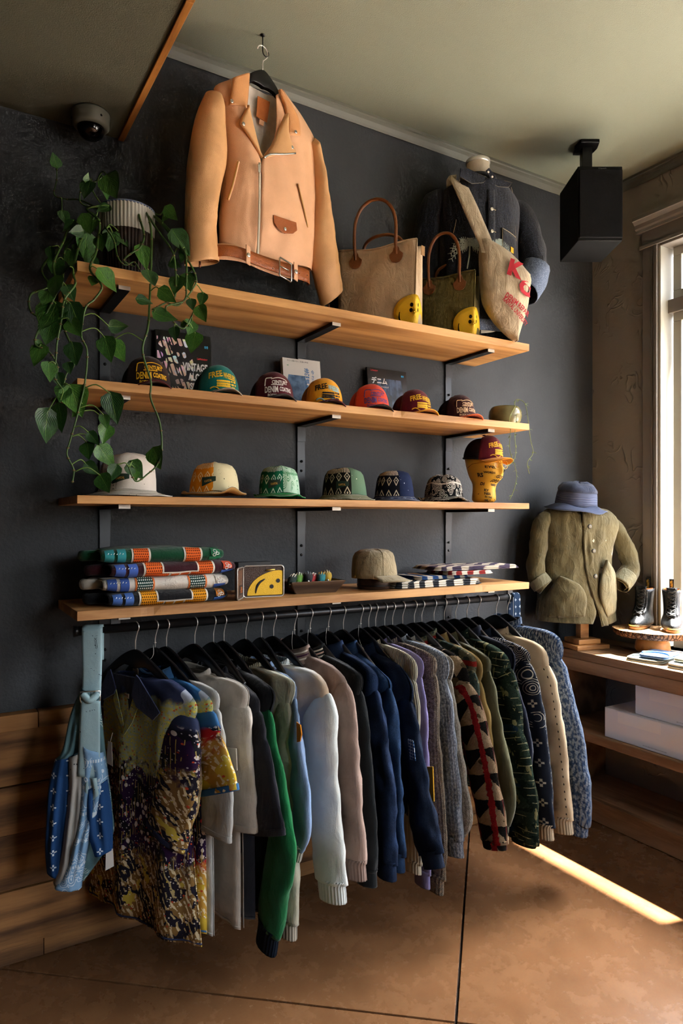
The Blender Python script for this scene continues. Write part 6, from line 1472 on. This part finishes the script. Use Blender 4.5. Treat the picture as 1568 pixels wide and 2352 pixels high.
aw = garment('aloha_shirt', 'painterly aloha shirt with navy collar at the left end of the rail', 'shirt', 311, C6, (785, 410), [(900, 470), (1030, 620), (1060, 900), (1055, 1180), (985, 1480)], aloha('aloha_body', '#2b3350', 0), aloha('aloha_sleeve', '#2b3350', 0, True), collar='none', hw=.27, hem=-.97, sw=(.2, .2), cuff=0, th=.035, hlabel='painterly aloha shirt at the left end', seed=1, wr=.007, flare=.05)
t, F, th, zn, swy = aw
# camp collar, dark neck facing, label, placket and tag of the front shirt
m_nv = cloth('#2b3350', None, 500, .85, .2); m_nvd = cloth('#1b2238', None, 500, .85, .2)
Ds = .042
mb = MB(); patch(mb, F, [(-.07, zn+.005), (.07, zn+.005), (.055, zn-.06), (.0, zn-.175), (-.05, zn-.06)], Ds-.004, .002); mb.build('neck_facing', m_nvd, t, False)
mb = MB(); patch(mb, F, [(.07, zn+.02), (.085, zn+.012), (.19, zn-.085), (.155, zn-.115), (.07, zn-.085), (.045, zn-.05)], Ds+.006, .004); mb.build('collar', m_nv, t, False, bevel=.001)
mb = MB(); patch(mb, F, [(-.07, zn+.02), (-.085, zn+.012), (-.13, zn-.06), (-.11, zn-.09), (-.05, zn-.06), (-.04, zn-.04)][::-1], Ds+.004, .004); mb.build('collar', m_nv, t, False, bevel=.001)
m_yg = aloha('aloha_lapel', '#8d9a63', 0)
mb = MB(); patch(mb, F, [(.05, zn-.055), (.072, zn-.088), (.045, zn-.14), (.002, zn-.19), (.0, zn-.172)], Ds+.002, .003); mb.build('lapel', m_yg, t, False)
mb = MB(); patch(mb, F, [(-.045, zn-.045), (-.06, zn-.08), (-.035, zn-.13), (-.002, zn-.185), (.0, zn-.165)][::-1], Ds+.001, .003); mb.build('lapel', m_yg, t, False)
mb = MB(); patch(mb, F, [(-.016, zn-.052), (.02, zn-.052), (.02, zn-.068), (-.016, zn-.068)], Ds-.001, .001); lb = mb.build('neck_label', plain('#c9bda0', .8), t, False)
mb = MB(); put_text(mb, 'KAPITAL', lambda a, b: F.pt(a+.002, zn-.058+b, Ds+.0008), width=.03, height=.006, bold=.03); put_text(mb, 'OKAYAMA JAPAN', lambda a, b: F.pt(a+.002, zn-.0645+b, Ds+.0008), width=.024, height=.003); mb.build('lettering', plain('#8f2a22', .8), lb, False)
for k in range(5): disc(F, -.005, zn-.22-k*.1, Ds+.004, .006, .002, 10).build('button', plain('#6a4a30', .4), t)
mb = MB().tube([F.pt(-.012, zn-.19-.46*k/16, Ds-.001+swy(.5, .3+.6*k/16)) for k in range(17)], .0016, 5); mb.build('placket_edge', m_yg, t)
tg = thing('price_tag', 'white card tag hanging at the front of the painterly aloha shirt', 'tag', t.location)
MB().prism([F.pt(a, z, Ds+.012) for a, z in ((-.075, -.39), (-.055, -.39), (-.05, -.47), (-.085, -.465))], F.n*.001).build('card', plain('#d8d6d2', .6), tg, False)
MB().tube([F.pt(-.06, -.36, Ds+.006), F.pt(-.064, -.392, Ds+.0125)], .0008, 4).build('string', plain('#d8d4c8', .8), tg)

g2 = garment('aloha_shirt', 'aloha shirt with sky blue shoulders and red and yellow sleeve', 'shirt', 356, C6, (880, 400), [(1020, 490), (1130, 610), (1200, 860), (1262, 1000), (1318, 1215)], aloha('aloha2_body', '#2f608f', 1), aloha('aloha2_sleeve', '#2f608f', 1, True), collar='shirt', collar_m=cloth('#35618f', None, 500, .85, .2), hw=.27, hem=-.96, sw=(.2, .23), cuff=0, th=.022, hlabel='blue-shouldered aloha shirt', seed=2, tagc=('#c9a98a', 'pinkish card tag behind the blue-shouldered aloha shirt collar', -.06))
garment('tshirt', 'cool white T-shirt directly behind the two aloha shirts', 'T-shirt', 382, C7, (120, 490), [(225, 545), (290, 640), (330, 860), (360, 1100), (388, 1290), (382, 1520)], cloth('#aeb0ad'), collar='crew', hw=.27, hem=-.97, sw=(.18, .17), cuff=0, th=.02, hlabel='cool white T-shirt', seed=3)
_ww = garment('tshirt', 'warm white heavy T-shirt with chest pocket and elbow sleeve', 'T-shirt', 447, C7, (300, 460), [(420, 525), (478, 620), (505, 850), (525, 1100), (546, 1480)], cloth('#b0aaa0'), collar='crew', hw=.28, hem=-.97, sw=(.18, .17), cuff=0, th=.026, hlabel='warm white pocket T-shirt', seed=4)
garment('tshirt', 'charcoal navy T-shirt with wide elbow sleeve', 'T-shirt', 490, C7, (400, 480), [(490, 575), (545, 670), (600, 930), (660, 1180), (727, 1550)], cloth('#1a1b22'), collar='crew', hw=.28, hem=-.95, sw=(.2, .22), cuff=0, th=.024, hlabel='charcoal navy T-shirt', seed=5)
garment('sweatshirt', 'black sweatshirt with bright green sleeve and navy cuff', 'sweatshirt', 514, C7, (440, 410), [(560, 510), (635, 610), (660, 930), (735, 1300), (785, 1600), (745, 1830), (690, 2120)], cloth('#0c0e12'), cloth('#0c5c31'), rib('#121924'), hw=.28, hem=-.95, sw=(.17, .12), cuff=.075, th=.024, hlabel='black sweatshirt with green sleeve', seed=6)
g7 = garment('sweatshirt', 'sage cream sweatshirt with long sleeve beside the green one', 'sweatshirt', 564, C7, (640, 420), [(725, 490), (765, 570), (770, 900), (782, 1200), (800, 1640), (800, 2060)], cloth('#a6a795'), cloth('#a9a897'), rib('#a8a192'), hw=.27, hem=-.9, sw=(.15, .12), cuff=.055, th=.024, hlabel='sage cream sweatshirt', seed=7, collar_m=rib('#aaa48e'))
_pb = garment('sweatshirt', 'pale blue sweatshirt with an orange mark half hidden by the sage one', 'sweatshirt', 600, C7, (700, 450), [(745, 500), (778, 590), (800, 780), (850, 1100), (884, 1390), (845, 1560)], cloth('#6d83a0'), cloth('#6f86a6'), rib('#a9a79e'), hw=.26, hem=-.76, sw=(.15, .12), cuff=.05, th=.02, hlabel='pale blue sweatshirt', seed=17)
t, F, th, zn, swy = _g = garment('sweatshirt', 'white tie-dyed sweatshirt with full white sleeve in the rail middle', 'sweatshirt', 628, C7, (800, 395), [(920, 470), (985, 620), (1018, 760), (1045, 1100), (1080, 1500), (1108, 1830)], tiedye(), cloth('#c3c9c6', None, 400, .9, .2, .06), rib('#c3c9c6'), hw=.29, hem=-.70, sw=(.17, .15), cuff=.06, th=.03, hlabel='white tie-dyed sweatshirt', seed=8, collar_m=rib('#c3c9c6'))
garment('polo_shirt', 'mauve taupe polo sweater with striped collar', 'polo shirt', 676, C7, (880, 320), [(1040, 440), (1105, 570), (1140, 700), (1195, 1100), (1235, 1690)], cloth('#8b766c'), cloth('#907b70'), rib('#8b766c'), collar='polo', hw=.29, hem=-.78, sw=(.15, .12), cuff=.055, th=.025, hlabel='mauve taupe polo', seed=9, stripes=[(.25, '#cfc6b8'), (.45, '#4a2340'), (.65, '#cfc6b8')], tagc=('#c4b393', 'tan card tag with eyelet on the mauve polo', .045))
garment('polo_shirt', 'black polo sweater with cream striped collar', 'polo shirt', 712, C7, (960, 310), [(1140, 430), (1200, 520), (1250, 900), (1290, 1400), (1305, 1740)], cloth('#0e1315'), collar='polo', hw=.29, hem=-.80, sw=(.15, .12), cuff=.05, th=.024, hlabel='black polo', seed=10, stripes=[(.2, '#b9b2a2'), (.4, '#b99a8a'), (.6, '#b9b2a2')], tagc=('#c4b393', 'tan card tag with eyelet on the black polo', .05))
i1, i2, i3 = indigo('#0d1728', '#1f3150'), indigo('#121f35', '#284264'), indigo('#0a111e', '#17243a')
garment('indigo_shirt', 'dark indigo shirt next to the black polo', 'shirt', 754, C8, (20, 390), [(130, 500), (178, 610), (215, 800), (255, 1000), (292, 1250), (303, 1700)], i1, collar='shirt', hw=.28, hem=-.78, sw=(.15, .11), cuff=.055, th=.024, hlabel='dark indigo shirt beside the black polo', seed=11, wr=.009, tagc=('#b7a888', 'tan card tag on the dark indigo shirt', .05))
garment('indigo_shirt', 'mid blue slubby indigo shirt between two darker ones', 'shirt', 788, C8, (50, 375), [(195, 530), (252, 620), (290, 800), (320, 1100), (345, 1400), (352, 1650)], i2, collar='shirt', hw=.28, hem=-.76, sw=(.15, .11), cuff=.055, th=.024, hlabel='mid blue indigo shirt', seed=12, wr=.01)
t, F, th, zn, swy = garment('indigo_shirt', 'deep indigo shirt with mended plaid patch and outstretched sleeve', 'shirt', 828, C8, (170, 385), [(310, 500), (385, 650), (430, 900), (470, 1100), (520, 1400), (580, 1660)], i3, collar='shirt', hw=.29, hem=-.74, sw=(.15, .12), cuff=.045, th=.026, hlabel='deep indigo shirt with mended patch', seed=13, wr=.01, tagc=('#c4b393', 'tan card tag with eyelet on the deep indigo shirt', .06))
g = G('plaid_patch', .9, .1); u, v = g.uv(); g.col(g.mix(((u*90).fr() < .22).mx((v*90).fr() < .22), '#1f3f66', '#a9b6bd')); m_plaid = g.m
mb = MB(); Pp = F.ats(cv(C8, [(415, 920), (448, 930), (462, 1050), (428, 1040)])); patch(mb, F, Pp, .045, .002); mb.build('mended_patch', m_plaid, t, False)
garment('knit_sweater', 'ivory ribbed sweater with rolled cuff behind the indigo shirts', 'sweater', 846, C8, (240, 345), [(360, 425), (415, 530), (430, 750), (440, 1000), (450, 1400), (458, 1700)], rib('#bcb8a4'), collar='crew', hw=.28, hem=-.76, sw=(.14, .12), cuff=.035, th=.016, hlabel='ivory ribbed sweater', seed=14)
_lav = garment('sweatshirt', 'lavender sweatshirt with a yellow hem panel', 'sweatshirt', 862, C8, (260, 335), [(400, 420), (452, 510), (468, 720), (490, 1000), (500, 1400), (508, 1760)], cloth('#716a94'), collar='crew', hw=.28, hem=-.78, sw=(.13, .10), cuff=.05, th=.014, hlabel='lavender sweatshirt', seed=15)
garment('knit_sweater', 'taupe ribbed sweater beside the lavender one', 'sweater', 883, C8, (350, 335), [(480, 415), (532, 500), (546, 700), (562, 1000), (600, 1500), (592, 1780)], knit('#685d50', '#7b7062', 110), collar='crew', hw=.28, hem=-.80, sw=(.14, .11), cuff=.06, th=.016, hlabel='taupe ribbed sweater', seed=16)
garment('knit_sweater', 'blue grey heathered sweater with drooping cuff', 'sweater', 901, C8, (420, 325), [(550, 410), (602, 520), (622, 720), (662, 1050), (692, 1400), (706, 1560)], knit('#5b626d', '#828890', 130, .35), collar='crew', hw=.28, hem=-.76, sw=(.14, .11), cuff=.06, th=.018, hlabel='blue grey heathered sweater', seed=18)
garment('knit_sweater', 'oatmeal grey sweater with bent sleeve', 'sweater', 924, C8, (480, 330), [(590, 430), (628, 520), (652, 750), (702, 1100), (750, 1380), (712, 1480)], knit('#7c766b', '#958f84', 130, .35), collar='crew', hw=.27, hem=-.72, sw=(.14, .12), cuff=.04, th=.018, hlabel='oatmeal grey sweater', seed=19)
garment('fleece_jacket', 'red black and beige geometric pattern fleece jacket', 'jacket', 951, C8, (545, 350), [(660, 440), (725, 590), (800, 770), (870, 1000), (930, 1300), (970, 1590)], fleece('fleece_red', 0), collar='mock', hw=.29, hem=-.70, sw=(.16, .13), cuff=.02, th=.03, hlabel='red patterned fleece', seed=20, collar_m=fleece('fleece_collar', 1))
garment('fleece_jacket', 'mottled grey green fleece jacket behind the red one', 'jacket', 968, C8, (560, 310), [(720, 410), (768, 500), (784, 620), (800, 800), (815, 1000), (820, 1150)], fleece('fleece_green', 1), collar='mock', hw=.27, hem=-.7, sw=(.14, .12), cuff=.02, th=.02, hlabel='grey green fleece', seed=21)
garment('work_shirt', 'ochre work shirt between the fleece and the olive shirt', 'shirt', 996, C8, (640, 330), [(760, 430), (806, 530), (850, 800), (872, 950), (890, 1150), (895, 1300)], cloth('#7a6438'), collar='shirt', hw=.27, hem=-.72, sw=(.14, .11), cuff=.05, th=.018, hlabel='ochre work shirt', seed=22)
garment('work_shirt', 'olive drab work shirt with long plain sleeve', 'shirt', 1020, C8, (670, 320), [(810, 420), (856, 500), (880, 650), (930, 900), (1008, 1240), (985, 1440)], cloth('#4d4c36'), collar='shirt', hw=.28, hem=-.70, sw=(.14, .11), cuff=.04, th=.02, hlabel='olive work shirt', seed=23)
garment('boro_jacket', 'patched dark green boro tweed jacket with frayed seams', 'jacket', 1046, C8, (740, 300), [(900, 390), (972, 500), (1012, 640), (1062, 900), (1110, 1120), (1140, 1350), (1146, 1580)], fleece('boro', 2), collar='mock', hw=.29, hem=-.74, sw=(.15, .14), cuff=.012, th=.026, hlabel='patched boro jacket', seed=24, wr=.008)
garment('coach_jacket', 'thin navy jacket behind the patched boro jacket', 'jacket', 1072, C8, (790, 280), [(950, 375), (998, 470), (1040, 700), (1090, 880), (1118, 1020), (1110, 1120)], cloth('#121827'), collar='shirt', hw=.28, hem=-.70, sw=(.13, .11), cuff=.04, th=.018, hlabel='thin navy jacket', seed=25)
garment('sweatshirt', 'navy sweatshirt printed with white bandana motifs', 'sweatshirt', 1098, C8, (910, 300), [(1030, 375), (1090, 450), (1132, 600), (1180, 800), (1215, 1100), (1240, 1400), (1246, 1480)], navy_print(), None, rib('#a99880'), collar='mock', hw=.28, hem=-.72, sw=(.15, .12), cuff=.05, th=.024, hlabel='navy bandana sweatshirt', seed=26)
garment('sweatshirt', 'cream sweatshirt with black cross stitches down the sleeve', 'sweatshirt', 1139, C8, (1050, 300), [(1150, 370), (1202, 490), (1242, 630), (1300, 900), (1340, 1250), (1360, 1440)], cream_stitch(), None, rib('#b5a68e'), collar='mock', hw=.29, hem=-.72, sw=(.15, .13), cuff=.055, th=.028, hlabel='cream stitched sweatshirt', seed=27)
garment('knit_cardigan', 'blue marled chunky knit cardigan at the right end of the rail', 'cardigan', 1165, C8, (1040, 230), [(1225, 295), (1290, 400), (1335, 620), (1390, 850), (1440, 1100), (1462, 1380), (1458, 1440)], knit('#31435f', '#76808d', 75, .42), collar='mock', hw=.30, hem=-.72, sw=(.17, .15), cuff=.06, th=.036, hlabel='blue marled cardigan', seed=28, collar_m=knit('#31435f', '#76808d', 75, .42))
for (t, F, th, *_), nm, pts, m in ((_lav, 'yellow_panel', cv(C8, [(470, 1100), (505, 1100), (512, 1310), (485, 1310)]), cloth('#c08f1c')), (_pb, 'orange_mark', cv(C7, [(775, 770), (800, 790), (808, 850), (798, 895), (778, 900)]), cloth('#d8861c')), (_ww, 'chest_pocket', cv(C7, [(300, 930), (392, 940), (398, 1080), (305, 1075)]), cloth('#b0aaa0'))):
    mb = MB(); dd = th*1.25+.012; patch(mb, F, [F.atd(px, py, dd)[:2] for px, py in pts], dd-.004, .004); mb.build(nm, m, t, False, bevel=.001)
# ================================================================ bandana shoulder bag on the left end of the rail
FS = Frame((.455, YR-.02, ZR), rad(-18)); FS.off = .0; A_ = FS.at
m_lb = bandana('pale_blue_bandana', '#86a1a8', '#20242c', 1.6, False, None, .34); m_mb = bandana('teal_bandana', '#54747c', '#a9bfbf', 1.1, False, None, .45); m_db = bandana('blue_cross_bandana', '#1f416f', '#b9c6d0', 1.3, True); m_wb = bandana('white_bandana', '#8f8f8c', '#2a2a2c', 1.2, False, None, .3); m_sb = bandana('sky_bandana', '#6f93b5', '#b3c5d2', 1.1, False, None, .55)
bg = thing('bandana_bag', 'patchwork blue bandana shoulder bag knotted on the left rail end', 'bag', FS.o)
mb = MB(); L = FS.ats([(190, 1440), (190, 1500), (191, 1545), (190, 1592)]); Rr = FS.ats([(237, 1440), (236, 1500), (235, 1545), (233, 1592)]); panel(mb, FS, L, Rr, .003, 8, 14, d0=.018, fold=.002); mb.build('strap', m_lb, bg, solid=.003)
mb = MB(); a0, a1 = FS.at(190, 1440)[0], FS.at(237, 1440)[0]; mb.grid(lambda u, v: FS.pt(a0+(a1-a0)*u, .0185*sin(pi*v)*1.05, -.0+.02*cos(pi*v)), 4, 8); mb.grid(lambda u, v: FS.pt(a0+(a1-a0)*u, -.1*v, -.02), 4, 4); mb.build('strap_loop', m_lb, bg, solid=.002)
mb = MB(); L = FS.ats([(191, 1600), (188, 1650), (186, 1710), (184, 1770)]); Rr = FS.ats([(235, 1600), (234, 1650), (234, 1710), (231, 1775)]); panel(mb, FS, L, Rr, .003, 8, 14, d0=.05, fold=.002); mb.build('strap_tail', m_lb, bg, solid=.003)
a, z = A_(212, 1588)
mb = MB(); mb.tube([FS.pt(a+.030*cos(q), z-.012+.022*sin(q), .05) for q in [pi+k*pi/12 for k in range(13)]]+[FS.pt(a+.03, z+.012, .05), FS.pt(a-.03, z+.012, .05)], .0028, 6, closed=True); mb.build('d_ring', m_silver, bg)
mb = MB(); mb.tube(spline([FS.pt(a-.022, z+.004, .046), FS.pt(a, z-.014, .058), FS.pt(a+.022, z+.004, .046)], 10), .011, 8, flat=1.2); mb.build('strap_knot', m_lb, bg)
def pouchp(nm, Lp, Rp, m, d0, bl, sd, f=.008):
    mb = MB(); panel(mb, FS, FS.ats(Lp), FS.ats(Rp), bl, 12, 26, d0=d0, fold=f, fs=30, seed=sd, sway=lambda u, v: .007*sin(u*14+sd)*sin(pi*v)); return mb.build(nm, m, bg, solid=.002)
pouchp('teal_panel', [(188, 1578), (163, 1640), (145, 1720), (127, 1745)], [(212, 1585), (206, 1640), (196, 1700), (186, 1722)], m_mb, .0, .03, 1)
pouchp('cross_panel', [(128, 1742), (114, 1800), (108, 1880), (105, 1945), (108, 2000)], [(170, 1728), (168, 1800), (160, 1880), (150, 1945), (146, 2010)], m_db, .002, .03, 2)
pouchp('white_panel', [(160, 1732), (160, 1800), (152, 1880), (142, 1960), (125, 2020)], [(198, 1715), (196, 1800), (190, 1880), (180, 1960), (170, 2030)], m_wb, .018, .03, 3)
pouchp('light_panel', [(190, 1700), (186, 1800), (176, 1900), (158, 1970), (128, 2025)], [(240, 1720), (250, 1800), (215, 1900), (195, 1990), (190, 2028)], m_sb, .028, .03, 4, .01)
pouchp('cross_panel', [(205, 1800), (202, 1850), (206, 1900), (222, 1952)], [(250, 1778), (258, 1830), (262, 1880), (262, 1935)], m_db, .045, .014, 5)
pouchp('pale_panel', [(200, 1772), (198, 1800), (200, 1830)], [(234, 1770), (243, 1780), (248, 1806)], m_lb, .045, .014, 6)
pouchp('back_panel', [(192, 1585), (150, 1720), (112, 1850), (112, 1960), (140, 2030)], [(226, 1585), (240, 1720), (256, 1850), (256, 1930), (190, 2030)], m_mb, -.018, .004, 7)
mb = MB(); p0, p1 = A_(250, 1945), A_(262, 1985); patch(mb, FS, [A_(247, 1940), A_(263, 1932), A_(265, 1972), A_(246, 1982)], .05, .001); mb.build('care_label', plain('#b9b9b6', .8), bg, False)
# ================================================================ navy bandana on the right end of the rail
xb = 2.352; bn = thing('bandana_scarf', 'navy bandana with white crosses draped on the right rail end', 'bandana', (xb, YR, ZR))
m_nb = bandana('navy_cross_bandana', '#1b2c42', '#b9c2c8', 2.0, True)
def bnf(u, v): 
    x = -.02+.075*u*0+.0; a = -.018+.05*u
    if v < .45: q = v/.45; return Vector((a*.9, -.0185-.004*nz(u*3, v*4), -.16+.16*q))
    if v < .6: q = (v-.45)/.15*pi; return Vector((a*.9, -.0185*cos(q), .0185*sin(q)))
    q = (v-.6)/.4; return Vector((a*.9, .0185, -.13*q))
mb = MB(); mb.grid(bnf, 6, 30, uvf=lambda u, v: (u*.05, v*.34)); mb.build('draped_cloth', m_nb, bn, solid=.003)
mb = MB(); mb.tube([Vector((-.0175, -.020, -.16+.16*k/10)) for k in range(11)], .0018, 5); mb.build('rolled_edge', plain('#8d979d', .9), bn)
# ================================================================ pothos in a ribbed two-tone pot on the top shelf
pp = onY(293, 600, -.2); PO = Vector((pp.x, -.2, SH[0]+.001))
pot = thing('potted_pothos', 'trailing pothos in a ribbed white and brown pot on the top shelf', 'potted plant', PO)
m_ptw = plain('#a9a89f', .35, 0, .4); m_ptb = plain('#2a1c14', .3, 0, .4); NR = 46
def potr(q, z): return (.072+.016*min(1, z/.2))*(1+.04*(.5+.5*cos(NR*q)))
def pw(nm, z0, z1, m, nv=6):
    mb = MB(); mb.grid(lambda u, v: (lambda q, z: Vector((potr(q, z)*cos(q), potr(q, z)*sin(q), z)))(2*pi*u, z0+(z1-z0)*v), NR*4, nv, cu=True); return mb.build(nm, m, pot)
pw('brown_glaze', 0, .175, m_ptb); pw('white_glaze', .175, .262, m_ptw)
g = G('blue_rim', .3); mb = MB(); mb.tube([(.088*cos(2*pi*k/48), .088*sin(2*pi*k/48), .262) for k in range(48)], .004, 6, closed=True); mb.build('rim', plain('#5c6a86', .3), pot)
MB().lathe([(.085, .245), (.04, .252), (.0005, .254)], 24, False).build('soil', plain('#1c140e', .95), pot)
MB().add([(.071*cos(2*pi*k/24), .071*sin(2*pi*k/24), .0005) for k in range(24)], [tuple(range(24))[::-1]]).build('pot_base', m_ptb, pot)
def leafmat(v):
    g = G('pothos_leaf', .32, .45); u, w = g.uv(); uv = g.uvv(); n = g.noise(uv, 9, 3); vein = ((w*9+u.ab()*-6).fr()-.5).ab()
    c = g.mix(n.ss(.3, .7), ('#22421c', '#2f5a22', '#1b3a1c')[v], ('#3b6a2a', '#4c7d2e', '#2c5526')[v]); c = g.mix(g.noise(g.scale(uv, (3, .8, 1)), 4, 2).ss(.66, .76)*(.9 if v == 1 else .5), c, '#a7b04a'); c = g.mix((u.ab() < .02), c, '#6c8f45')
    g.col(c); g.bump(vein, .15, .01)
    try: g.set('Subsurface Weight', 0); g.set('Transmission Weight', 0)
    except Exception: pass
    return g.m
LM = [leafmat(i) for i in range(3)]; LMESH = []
for vr in range(6):
    mb = MB(); nv, nu = 9, 6; curl = (.25, .5, .1, .7, .35, .9)[vr]; fold = (.3, .15, .5, .25, .6, .4)[vr]
    def lf(u, v, curl=curl, fold=fold, vr=vr):
        t = v; w = .40*(sin(pi*min(1, t**.55))**.9)*(1-.3*t); x = (2*u-1)*w; y = -t
        y += .16*abs(2*u-1)**2*max(0, .25-t)*2.2
        return Vector((x, -curl*.35*t*t-fold*abs(x)*.6+.03*nz(x*4+vr, t*4), y))
    mb.grid(lf, nu, nv, uvf=lambda u, v: (2*u-1, v))
    me = bpy.data.meshes.new('leaf'); me.from_pydata(mb.v, [], mb.f); l = me.uv_layers.new(name='UVMap')
    for lp in me.loops: l.data[lp.index].uv = mb.uv[lp.vertex_index]
    me.polygons.foreach_set('use_smooth', [True]*len(me.polygons)); me.materials.append(LM[vr % 3]); LMESH.append(me)
m_vine = plain('#3d5a26', .45); m_vine2 = plain('#5b7a35', .45); m_node = plain('#6a5a3a', .7)
C5 = (50, 330, 2.94)
def q5(x, y, d): return onY(C5[0]+x/C5[2], C5[1]+y/C5[2], d)-PO
VPTS = []
def vine(pts, d0, d1, r=.0042, ft=.35):
    n = len(pts); P = []
    for i, (x, y) in enumerate(pts):
        t = min(1, (i/(n-1))/ft); P.append(q5(x, y, d0+(d1-d0)*t))
    Q = spline(P, n*7); v = MB().tube(Q, [r*(1-.45*k/(n*7)) for k in range(n*7+1)], 7).build('vine', m_vine, pot)
    nb = MB()
    for k in range(4, n*7, 6): nb.lathe([(r*.9, -.002), (r*1.25, 0), (r*.9, .002)], 7, True, M=Matrix.Translation(Q[k]))
    nb.build('vine_nodes', m_node, v, kind='stuff'); VPTS.extend((p, v) for p in Q[2:]); return v
VS = [([(560, 420), (440, 440), (520, 520), (515, 640), (500, 740), (460, 850), (540, 960), (490, 1050), (430, 1110), (400, 1290), (440, 1400), (425, 1620), (370, 1850), (325, 2010), (305, 2100), (350, 2200), (340, 2290)], -.22, -.41),
      ([(780, 420), (795, 500), (825, 620), (800, 700), (740, 740), (690, 790), (760, 830)], -.26, -.33),
      ([(820, 440), (855, 500), (875, 620), (870, 880), (860, 1120), (850, 1250), (815, 1400), (870, 1600), (870, 1720), (930, 1880), (945, 2050), (920, 2160), (850, 2230), (770, 2280), (720, 2180)], -.26, -.42),
      ([(480, 470), (330, 560), (280, 660), (215, 820), (240, 950), (215, 1050), (130, 1220), (90, 1350), (180, 1400), (240, 1500), (230, 1600)], -.2, -.39),
      ([(830, 450), (900, 560), (1000, 700), (1030, 780), (1040, 930), (1030, 1040), (960, 1080), (880, 1120)], -.24, -.4),
      ([(850, 450), (960, 560), (1090, 720), (1110, 800), (1110, 950), (1095, 1060), (970, 1110), (1080, 1250), (1150, 1160)], -.22, -.41),
      ([(870, 460), (1010, 600), (1130, 800), (1175, 900), (1160, 970), (1060, 1090), (960, 1060)], -.2, -.4),
      ([(520, 440), (400, 400), (400, 300), (430, 220)], -.2, -.22), ([(520, 440), (390, 380), (300, 375), (220, 345), (235, 250), (235, 160)], -.16, -.1),
      ([(500, 480), (400, 650), (350, 860), (360, 950), (290, 1050), (265, 1200), (240, 1330), (230, 1450), (220, 1570), (270, 1650)], -.24, -.42),
      ([(420, 560), (300, 700), (280, 860), (275, 1000), (320, 1150), (290, 1250), (340, 1380), (350, 1500), (300, 1560), (270, 1700)], -.22, -.37),
      ([(550, 430), (470, 290), (540, 240), (600, 225)], -.2, -.26), ([(860, 450), (930, 480), (970, 440), (1010, 460)], -.2, -.22),
      ([(330, 640), (140, 830), (180, 960), (60, 1020), (60, 1130), (130, 1190), (110, 1290)], -.2, -.33), ([(560, 560), (620, 650), (650, 770), (700, 820), (760, 800), (800, 860)], -.3, -.34)]
for a, b, c in VS: vine(a, b, c, .0042 if len(a) > 6 else .003)
# leaves: where the stalk meets the blade (x,y in the measured crop), length, tip direction in degrees (0 = down, 90 = right)
LV = [(240, 160, 95, 200), (430, 260, 60, 170), (460, 260, 130, -12), (565, 240, 130, 3), (580, 220, 200, 28), (590, 420, 110, -40), (270, 455, 110, 20), (410, 480, 130, 25), (410, 590, 90, -70), (440, 600, 210, -8),
      (540, 620, 140, 12), (610, 600, 150, -15), (650, 590, 120, 30), (970, 430, 120, 45), (1020, 590, 190, 35), (1100, 715, 100, -10), (800, 690, 160, 12), (850, 860, 140, 12), (1110, 880, 130, 15), (930, 985, 130, 55), (775, 1050, 100, 80),
      (1225, 1010, 90, -10), (1195, 1100, 120, 25), (1140, 1050, 80, 10), (1150, 1200, 120, -25), (1170, 1280, 150, -8), (1030, 1240, 90, 5), (890, 1140, 150, 70), (520, 850, 160, 38), (590, 1235, 110, 100), (560, 1310, 170, 15), (610, 1330, 160, 25),
      (330, 1080, 170, 20), (230, 1080, 220, -15), (320, 1200, 140, 40), (340, 1350, 150, 15), (180, 1480, 130, -5), (130, 1360, 150, -8), (310, 1480, 80, 5), (290, 1640, 130, -15), (330, 1640, 200, 15), (180, 1800, 200, -12), (250, 1760, 170, 8), (400, 1770, 90, -30),
      (600, 1690, 190, 12), (550, 1830, 100, 12), (575, 1900, 130, -10), (450, 1950, 100, 40), (440, 2020, 120, 15), (520, 2040, 160, 35), (430, 2160, 110, 50), (530, 2240, 130, 30), (890, 2060, 150, 25), (640, 2170, 120, -20), (730, 2150, 130, 35), (760, 2190, 90, 5),
      (190, 700, 90, 10), (240, 780, 120, -15), (330, 720, 130, 12), (300, 830, 140, -10), (380, 680, 110, 20), (230, 900, 150, 5), (300, 960, 110, 20), (180, 1000, 110, -12), (90, 1330, 70, 40), (350, 520, 100, -30), (1060, 900, 150, -5), (490, 900, 80, -20), (1000, 800, 90, 60), (980, 480, 60, -30), (500, 520, 110, -10), (470, 770, 90, 25), (200, 1200, 150, -10), (280, 1150, 120, 10), (240, 1550, 90, 15), (1080, 1210, 60, 60)]
CDIR = Vector((-.25, -1, .05))
for i, (x, y, ln, ang) in enumerate(LV):
    d = -.40 if y > 800 else -.28-.05*R.random()
    if x < 300 and y < 500: d = -.12
    d += R.uniform(-.03, .02); p = q5(x, y, d); sz = ln/C5[2]*2.25/1568*1.06
    o = link('leaf', LMESH[i % 6], pot); o.location = p; o.scale = (sz*R.uniform(.95, 1.2), sz, sz)
    o.rotation_euler = (Matrix.Rotation(rad(-12)+R.uniform(-.5, .5), 4, 'Z') @ Matrix.Rotation(rad(-ang), 4, 'Y') @ Matrix.Rotation(R.uniform(-.35, .2), 4, 'X') @ Matrix.Rotation(R.uniform(-.5, .5), 4, 'Z')).to_euler()
    q, v = min(VPTS, key=lambda w: (w[0]-p).length+.25*max(0, p.z-w[0].z))
    if (q-p).length > .004:
        mid = (q+p)/2+Vector((R.uniform(-.008, .008), -.006, .25*(q-p).length))
        MB().tube(spline([q, mid, p], 8), .0019, 5).build('leaf_stalk', m_vine2, v)
